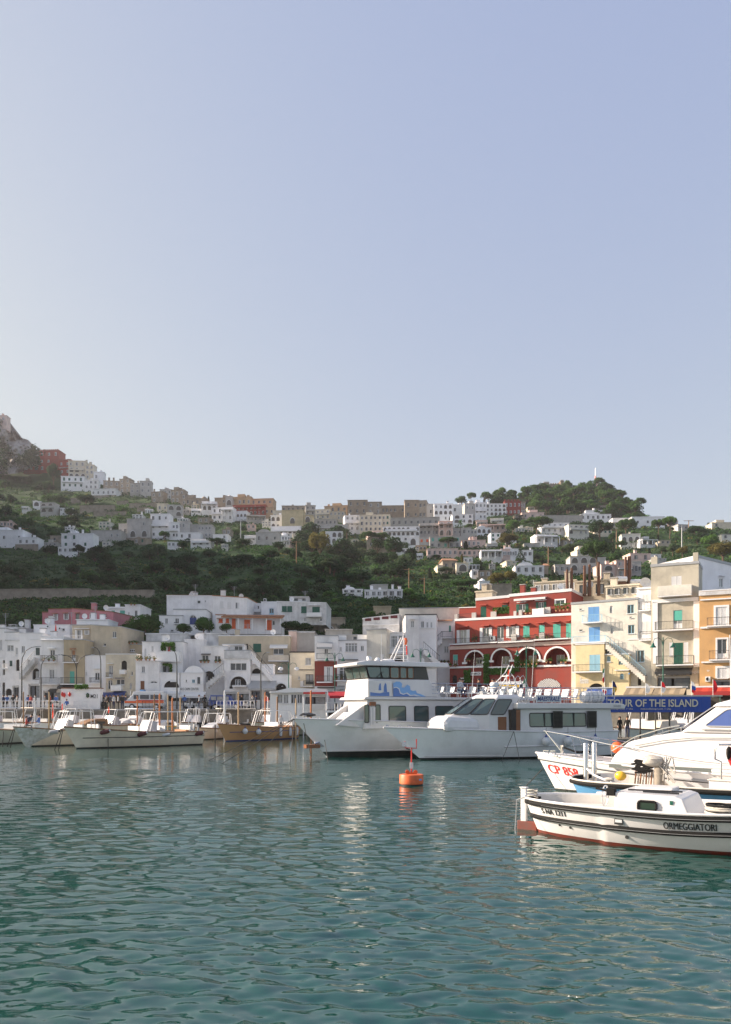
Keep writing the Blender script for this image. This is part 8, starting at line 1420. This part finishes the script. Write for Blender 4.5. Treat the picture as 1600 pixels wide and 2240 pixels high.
for px, y, Y, r0, lab in ((1412.5, 1276, 95, .75, 'large white satellite dish left of the beige block'), (1291, 1278, 97, .45, 'small dish on the tan roofs')):
    p = W(px, y, Y); m = MB(p); m.lathe(p, [(.03, .25*r0/.5), (r0*.6, .16*r0/.5), (r0, 0), (r0*.97, .02), (.03, .2)], FENW, 16, 'y'); m.tube([p+Vector((0, .2, 0)), p+Vector((0, .3, -1.3))], .05, GREY, 5); m.build('satellite_dish', None, lab, 'satellite dish')
for px, y, lab in ((1360, 1267, 'white horizontal water tank on the roofs, left one'), (1392, 1273, 'white horizontal water tank on the roofs, right one')): p = W(px, y, 95.5); m = MB(p); m.lathe(p, [(.05, -.75), (.33, -.65), (.33, .65), (.05, .75)], FENW, 14, 'x'); m.box(p+Vector((-.5, -.2, -.6)), p+Vector((.5, .2, -.3)), RUST); m.build('water_tank', None, lab, 'water tank')
# closed red parasol on the white roof terrace
p = W(122.5, 1388, 102); r_ = empty('parasol', p, 'closed red parasol on the white roof terrace', 'parasol'); m = MB(); m.tube([(0, 0, 0), (0, 0, 1.5)], .03, FENW, 5); m.build('pole', r_); m = MB(); m.lathe((0, 0, .25), [(.17, 0), (.13, .3), (.05, 1.0), (.02, 1.15)], RED, 10); m.build('canopy', r_)
# ---------------------------------------------------------------- trees that stand out
P_ = (0, 0, 1.0)
SPEC = [
 ('pine', 'pine', K4, 240, 360, 492, 236, 'broad umbrella pine with a tall bare trunk before the many-windowed villa'),
 ('pine', 'pine', K4, 665, 525, 792, 262, 'great umbrella pine with a very long trunk above the flues'),
 ('round', 'dark', K4, 680, 368, 512, 170, 'dense round pine right of the arched balcony villa'),
 ('pine', 'pine', K4, 865, 370, 540, 165, 'tall loose pine before the three-arch villa'),
 ('pine', 'pine', K4, 1090, 372, 492, 120, 'left of two light pines on the right skyline'), ('pine', 'bright', K4, 1170, 352, 500, 130, 'right of two light pines on the right skyline'),
 ('pine', 'pine', K4, 460, 230, 325, 125, 'small umbrella pine alone on the castle hill slope'),
 ('bush', 'olive', K4, 490, 520, 606, 160, 'big rounded grey-green bush right of the loggia villa'), ('conifer', 'dark', K4, 125, 572, 668, 74, 'tiered conifer with level branches in the white villa cluster'),
 ('conifer', 'dark', K4, 375, 728, 812, 80, 'dark pointed conifer above the red building roof'), ('bush', 'round', K4, 770, 450, 520, 60, 'upright bright bush beside the tall loose pine'),
 ('bush', 'olive', K4, 830, 505, 560, 80, 'olive bush in front of the three-arch villa'), ('palm', 'round', K4, 930, 515, 562, 42, 'small palm before the three-arch villa'), ('palm', 'round', K4, 900, 522, 562, 36, 'smaller palm left of the other before the three-arch villa'),
 ('bush', 'olive', K4, 1115, 545, 610, 90, 'round grey bush below the field shelter'), ('round', 'olive', K4, 1190, 545, 625, 95, 'olive tree right of the field shelter'), ('round', 'gold', K4, 1258, 560, 640, 80, 'yellow-green round tree above the beige building'),
 ('round', 'bright', K4, 1460, 475, 590, 150, 'bright green tree on the right slope near the edge'), ('round', 'gold', K4, 1545, 520, 680, 210, 'large yellowish tree behind the white upper storey'), ('bush', 'dark', K4, 1345, 400, 470, 110, 'dark hedge-like tree on the right skyline'),
 ('round', 'dark', K4, 1445, 395, 420, 34, 'tiny round tree on the right skyline'), ('round', 'round', K4, 780, 615, 680, 80, 'green bush tree right of the great pine'),
 ('pine', 'pine', K3, 1125, 150, 268, 100, 'tall round pine at the right of the crest pair'), ('round', 'pine', K3, 1040, 185, 268, 130, 'lower spreading pine at the left of the crest pair'), ('cypress', 'cyp', K3, 1238, 188, 240, 18, 'thin dark cypress on the crest'),
 ('pine', 'pine', K3, 225, 492, 640, 170, 'left of the twin spreading pines above the dark wood'), ('pine', 'pine', K3, 345, 500, 642, 150, 'right of the twin spreading pines above the dark wood'),
 ('pine', 'pine', K3, 925, 545, 642, 185, 'low spreading pine in front of the grey-white villa'), ('cypress', 'cyp', K3, 1077, 575, 645, 44, 'plump dark cypress right of the grey-white villa'),
 ('palm', 'olive', K3, 38, 458, 612, 96, 'tall shaggy palm left of the dark wood'), ('palm', 'round', K3, 1030, 378, 530, 52, 'slender palm below the white crest houses'), ('bush', 'round', K3, 505, 568, 645, 190, 'wide bushy tree right of the twin pines'),
 ('round', 'gold', K3, 1440, 500, 645, 190, 'golden-leaved tree right of the small green-shuttered villa'), ('round', 'bright', K3, 1490, 385, 520, 130, 'tall dark green tree behind the golden tree'), ('cypress', 'cyp', K3, 1455, 545, 620, 30, 'dark cypress before the golden tree'),
 ('bush', 'dark', K3, 820, 685, 722, 90, 'round clipped bush on the terrace'), ('cypress', 'gold', K3, 1045, 685, 765, 26, 'ivy-clad green post tree by the greenhouse hut'), ('bush', 'round', K3, 1110, 410, 458, 70, 'dark bush beside the small veranda house'),
 ('bush', 'olive', K3, 905, 785, 850, 130, 'olive bush before the gabled stone villa'), ('bush', 'dark', K3, 890, 845, 915, 80, 'dark round bush below the gabled stone villa'), ('bush', 'olive', K3, 1040, 955, 1015, 110, 'pale olive bush above the penthouse'),
 ('bush', 'gold', K3, 1360, 815, 950, 170, 'bare reddish bush right of the brown glazed hut'), ('round', 'gold', K3, 1470, 830, 960, 130, 'thin yellowish tree above the retaining wall'), ('bush', 'round', K3, 1110, 880, 970, 130, 'green bush left of the cistern'),
 ('bush', 'round', K3, 1010, 895, 970, 140, 'dense green bush in the garden centre'), ('round', 'dark', K1, 470, 540, 750, 125, 'tall dark tree growing in front of the red villas'), ('round', 'dark', K1, 80, 395, 490, 120, 'dark tree at the foot of the crag'),
 ('round', 'dark', K1, 690, 1250, 1345, 120, 'dark round tree before the loggia villa'), ('bush', 'dark', K1, 755, 785, 880, 160, 'dark bush beneath the low white house on its base'), ('round', 'round', K1, 1445, 1125, 1205, 110, 'small round tree in front of the white three-storey villa'),
 ('round', 'gold', K2, 1205, 485, 760, 235, 'very large rounded tree towering above the dark wood'), ('bush', 'olive', K2, 1040, 770, 870, 160, 'grey-green bush at the foot of the large rounded tree'), ('round', 'olive', K2, 1290, 725, 850, 190, 'grey olive tree in the dark wood'),
 ('bush', 'olive', K2, 680, 780, 860, 150, 'grey rounded bush on the vineyard slope'), ('bush', 'olive', K2, 525, 535, 610, 150, 'grey-green bush left of the round-roofed villa'), ('palm', 'olive', K2, 1440, 458, 610, 90, 'shaggy palm at the edge of the large rounded tree') if False else ('round', 'dark', K2, 300, 545, 620, 170, 'dark tree right of the small white house'),
 ('bush', 'round', C5, 1270, 205, 425, 300, 'wide leafy tree before the vaulted annexe', ), ('bush', 'round', C5, 1130, 310, 420, 170, 'leafy bush at the left of the wide tree'), ('bush', 'round', C6, 265, 222, 425, 160, 'round leafy tree before the long white villa'),
 ('bush', 'round', C6, 88, 300, 425, 130, 'small leafy tree below the blue arched window'), ('bush', 'round', C6, 465, 310, 410, 120, 'low tree in front of the tiled bungalow'), ('bush', 'dark', C6, 1030, 280, 400, 180, 'hedge left of the green-shuttered house'), ('bush', 'dark', C6, 1150, 300, 410, 140, 'dark hedge under the green-shuttered house'),
 ('bush', 'dark', C5, 745, 95, 215, 170, 'dark bush above the pink villa'), ('bush', 'dark', C5, 1185, 460, 500, 120, 'low dark hedge beside the tall tan block'), ('bush', 'bright', C8, 590, 205, 300, 10, 'x') if False else ('bush', 'dark', C5, 90, 290, 350, 90, 'dark bush at the left behind the roof terrace')]
YFIX = {'wide leafy tree before the vaulted annexe': 106.5, 'leafy bush at the left of the wide tree': 106, 'round leafy tree before the long white villa': 107, 'small leafy tree below the blue arched window': 107.5, 'low tree in front of the tiled bungalow': 106.5, 'hedge left of the green-shuttered house': 109, 'dark hedge under the green-shuttered house': 109, 'low dark hedge beside the tall tan block': 105, 'dark conifer': 0}
for t in SPEC: tree_at(*t[:7], t[7], Y=YFIX.get(t[7]) or min(Yof(t[2][1]+t[5]/t[2][2])-1, 600))
rt = random.Random(5); TR = []
def clash(px, pt, pb, w_):
    for x0, y0, x1, y1 in FR:
        if pb+2 < y1-.0: continue      # behind that house
        ox = min(px+w_/2, x1)-max(px-w_/2, x0); oy = min(pb, y1)-max(pt, y0)
        if ox > 0 and oy > 0 and ox*oy > .22*w_*(pb-pt): return True
    return False
def inpoly(x, y, P):
    c = False
    for i in range(len(P)):
        (x0, y0), (x1, y1) = P[i], P[i-1]
        if (y0 > y) != (y1 > y) and x < (x1-x0)*(y-y0)/(y1-y0)+x0: c = not c
    return c
def scatter(poly, n_, wlo, whi, kinds, label, group, asp=(.7, 1.0), cl=True):
    xs_ = [p[0] for p in poly]; ys_ = [p[1] for p in poly]; k = 0; tries = 0
    while k < n_ and tries < n_*30:
        tries += 1; px, py = rt.uniform(min(xs_), max(xs_)), rt.uniform(min(ys_), max(ys_))
        if not inpoly(px, py, poly): continue
        sy_ = float(np.interp(px, _sx, _sy)); py = max(py, sy_+(2 if not 1178 < px < 1258 else 7)); w_ = rt.uniform(wlo, whi); kd, mk = rt.choice(kinds); a = rt.uniform(*asp)*(1.0 if kd != 'cypress' else 4.5)
        if kd == 'cypress': w_ *= .35
        h_ = w_*a*(1.25 if kd == 'pine' else 1)
        if cl and clash(px, py-h_, py, w_): continue
        Y = Yof(py); z = float(ground(px, Y)); TR.append((tree(kd, mk, (px-800)/F*Y, Y, z-.5, h_/F*Y, w_/F*Y, label, group, rt.randrange(3)), px, py-h_/2, kd, mk)); k += 1
scatter([(1062, 1108), (1100, 1096), (1180, 1080), (1250, 1072), (1340, 1078), (1390, 1112), (1440, 1138), (1420, 1146), (1340, 1140), (1300, 1128), (1240, 1135), (1165, 1135), (1150, 1098), (1105, 1100)], 120, 17, 36, [('pine', 'pine'), ('round', 'dark'), ('round', 'pine'), ('round', 'round'), ('pine', 'pine')], 'dark green pine or oak crowding the castle hill', 'trees covering the castle hill', (.75, 1.05), False)
scatter([(1058, 1106), (1180, 1078), (1190, 1096), (1100, 1110)], 26, 18, 32, [('pine', 'pine'), ('round', 'pine'), ('round', 'dark')], 'dark pine on the left shoulder of the castle hill', 'trees covering the castle hill', (.8, 1.1), False)
scatter([(-60, 1200), (60, 1200), (250, 1190), (480, 1195), (640, 1200), (760, 1180), (880, 1215), (905, 1260), (890, 1310), (700, 1310), (400, 1320), (-60, 1310)], 150, 20, 46, [('bush', 'dark'), ('round', 'dark'), ('bush', 'round'), ('bush', 'olive'), ('round', 'dark')], 'dark tree of the shaded wood between town and harbour', 'trees of the shaded wood', (.6, .9))
scatter([(640, 1185), (700, 1165), (780, 1185), (905, 1215), (905, 1262), (760, 1255), (640, 1240)], 42, 28, 52, [('round', 'dark'), ('bush', 'dark')], 'tall very dark tree in the thick part of the wood', 'darkest trees of the wood', (.8, 1.05), False)
scatter([(-60, 1010), (60, 1030), (130, 1060), (200, 1110), (90, 1190), (-60, 1190)], 60, 14, 34, [('bush', 'dark'), ('round', 'dark'), ('bush', 'round')], 'dark bush on the steep slope below the crag', 'bushes below the crag', (.6, .9))
scatter([(90, 1080), (400, 1110), (560, 1130), (640, 1160), (600, 1190), (240, 1190), (90, 1180)], 75, 9, 24, [('bush', 'dark'), ('bush', 'round'), ('round', 'dark')], 'small dark tree among the left hillside terraces', 'trees on the left terraces', (.6, .95))
scatter([(380, 1090), (1060, 1125), (1060, 1250), (900, 1200), (640, 1170), (380, 1130)], 70, 7, 17, [('bush', 'round'), ('round', 'round'), ('cypress', 'cyp'), ('bush', 'olive')], 'small green tree tucked between the crest houses', 'trees between the crest houses', (.7, 1))
scatter([(900, 1215), (1060, 1150), (1440, 1140), (1660, 1155), (1660, 1290), (1300, 1290), (1040, 1330), (900, 1330)], 200, 9, 25, [('bush', 'round'), ('round', 'round'), ('bush', 'olive'), ('round', 'gold'), ('bush', 'dark'), ('pine', 'pine'), ('cypress', 'cyp'), ('bush', 'bright')], 'sunlit green tree in the gardens of the right slope', 'garden trees on the right slope', (.65, 1))
scatter([(720, 1290), (1040, 1290), (1040, 1350), (700, 1360), (560, 1310)], 60, 14, 32, [('bush', 'bright'), ('bush', 'round'), ('round', 'bright')], 'leafy citrus tree in the groves above the middle houses', 'citrus trees in the groves', (.6, .85))
scatter([(-60, 1310), (560, 1310), (560, 1345), (-60, 1390)], 45, 12, 30, [('bush', 'dark'), ('bush', 'round')], 'dark shrub on the slope above the left houses', 'shrubs above the left houses', (.5, .8))
TONE = {'pine': 'green', 'dark': 'dark', 'round': 'mid-green', 'olive': 'grey-green', 'gold': 'yellowish', 'bright': 'bright green', 'cyp': 'dark'}; KW = {'pine': 'pine', 'round': 'round tree', 'bush': 'bushy tree', 'cypress': 'cypress'}; GR = {}
for o, px, py, kd, mk in TR:
    nx, ny, ref = min(LAND, key=lambda l: (l[0]-px)**2+((l[1]-py)*1.3)**2); dx, dy = px-nx, py-ny; rel = ('right of' if dx > 0 else 'left of') if abs(dx) > abs(dy)*1.4 else ('below' if dy > 0 else 'above'); GR.setdefault(f'{TONE[mk]} {KW[kd]} {rel} the {ref}', []).append((px, py, o))
for lb, L_ in GR.items():
    L_.sort(key=lambda t: t[0]); n_ = len(L_); lb = lb.replace('with its corner chimney ', '')
    for i, (px, py, o) in enumerate(L_): o['label'] = lb if n_ == 1 else f'{lb}, {(ORD+["eighteenth", "nineteenth", "twentieth", "twenty-first", "twenty-second", "twenty-third", "twenty-fourth", "twenty-fifth"]+["last"]*40)[i]} from the left'
# ---------------------------------------------------------------- ground cover
def cover(n_, mk, label, per=13, box=(-100, 1700), prob=None, rs=1.0):
    px = RNG.uniform(*box, n_); py = RNG.uniform(1060, 1405, n_); sy_ = np.interp(px, _sx, _sy); keep = py > sy_+1; px, py = px[keep], py[keep]; Y = np.interp(py, _py, _yy)
    if prob is not None: k = RNG.random(len(px)) < prob(px, py, Y); px, Y = px[k], Y[k]
    X = (px-800)/F*Y; Z = ground(px, Y); r = (.45+Y/420)*rs*RNG.uniform(.6, 1.4, len(px)); C = np.repeat(np.stack([X, Y, Z], 1), per, 0); R_ = np.repeat(r, per)
    d = RNG.normal(size=(len(C), 3)); d /= np.linalg.norm(d, axis=1, keepdims=True); d[:, 2] = np.abs(d[:, 2]); C = C+d*(R_*.8)[:, None]*np.array([1.2, 1.2, .8]); co = quads(C, d, R_*.24)
    link('undergrowth', np_mesh('undergrowth', co, np.arange(len(co)).reshape(-1, 4), LM[mk]), kind='stuff', label=label, cat='undergrowth')
patch = lambda s_, sd_, th: (lambda px, py, Y: np.clip((vnoise((px-800)/F*Y, Y, s_, sd_)-th)*6, 0, 1))
cover(17000, 'dark', 'dark green scrub covering the hillside'); cover(13000, 'round', 'mid green leafy scrub in patches over the hillside', prob=patch(22, 31, -.1))
cover(7000, 'olive', 'grey-green olive scrub in patches over the hillside', prob=patch(14, 32, .0)); cover(5000, 'gold', 'yellowish dry scrub in patches on the slopes', prob=patch(18, 33, .12), rs=.8)
cover(9000, 'bright', 'bright green garden scrub over the right slope', prob=lambda px, py, Y: (px > 880)*.5*(py < 1320))
cover(5000, 'gold', 'yellow-green scrub on the right slope', prob=lambda px, py, Y: (px > 900)*.35*(py < 1300), rs=.8)  # yellow leaf colour scattered over the right slope only
# bushes clinging to the crag
n_ = 700; cxp = RNG.uniform(-60, 82, n_); tp = np.interp(cxp, cx, top); cyp = tp+RNG.random(n_)**1.5*(1030-tp); kk = vnoise(cxp, cyp, 14, 44) > .12; C = np.stack([(cxp-800)/F*552, np.full(n_, 552.), CH-(cyp-H0)/F*552], 1)[kk]; C[:, 1] += np.interp(cyp[kk], [900, 1030], [20, -4]); C = np.repeat(C, 14, 0)+RNG.normal(size=(kk.sum()*14, 3))*1.6
co = quads(C, RNG.normal(size=C.shape), .8); link('undergrowth', np_mesh('undergrowth', co, np.arange(len(co)).reshape(-1, 4), LM['dark']), kind='stuff', label='dark bushes clinging to the grey crag', cat='undergrowth')
# ---------------------------------------------------------------- haze
HAZE = .00014
if HAZE:
    mh = bpy.data.materials.new('haze'); mh.use_nodes = True; nt = mh.node_tree; nt.nodes.clear(); pv = nt.nodes.new('ShaderNodeVolumePrincipled'); ot = nt.nodes.new('ShaderNodeOutputMaterial')
    pv.inputs['Color'].default_value = (.95, .93, .97, 1); pv.inputs['Density'].default_value = HAZE; pv.inputs['Anisotropy'].default_value = .3; nt.links.new(pv.outputs[0], ot.inputs['Volume'])
    m = MB(); m.box((-2700, -500, -12), (2700, 1600, 262), mh); m.build('haze', None, 'thin pale haze in the air over the harbour', 'haze', kind='stuff', loc=(0, 0, 0))
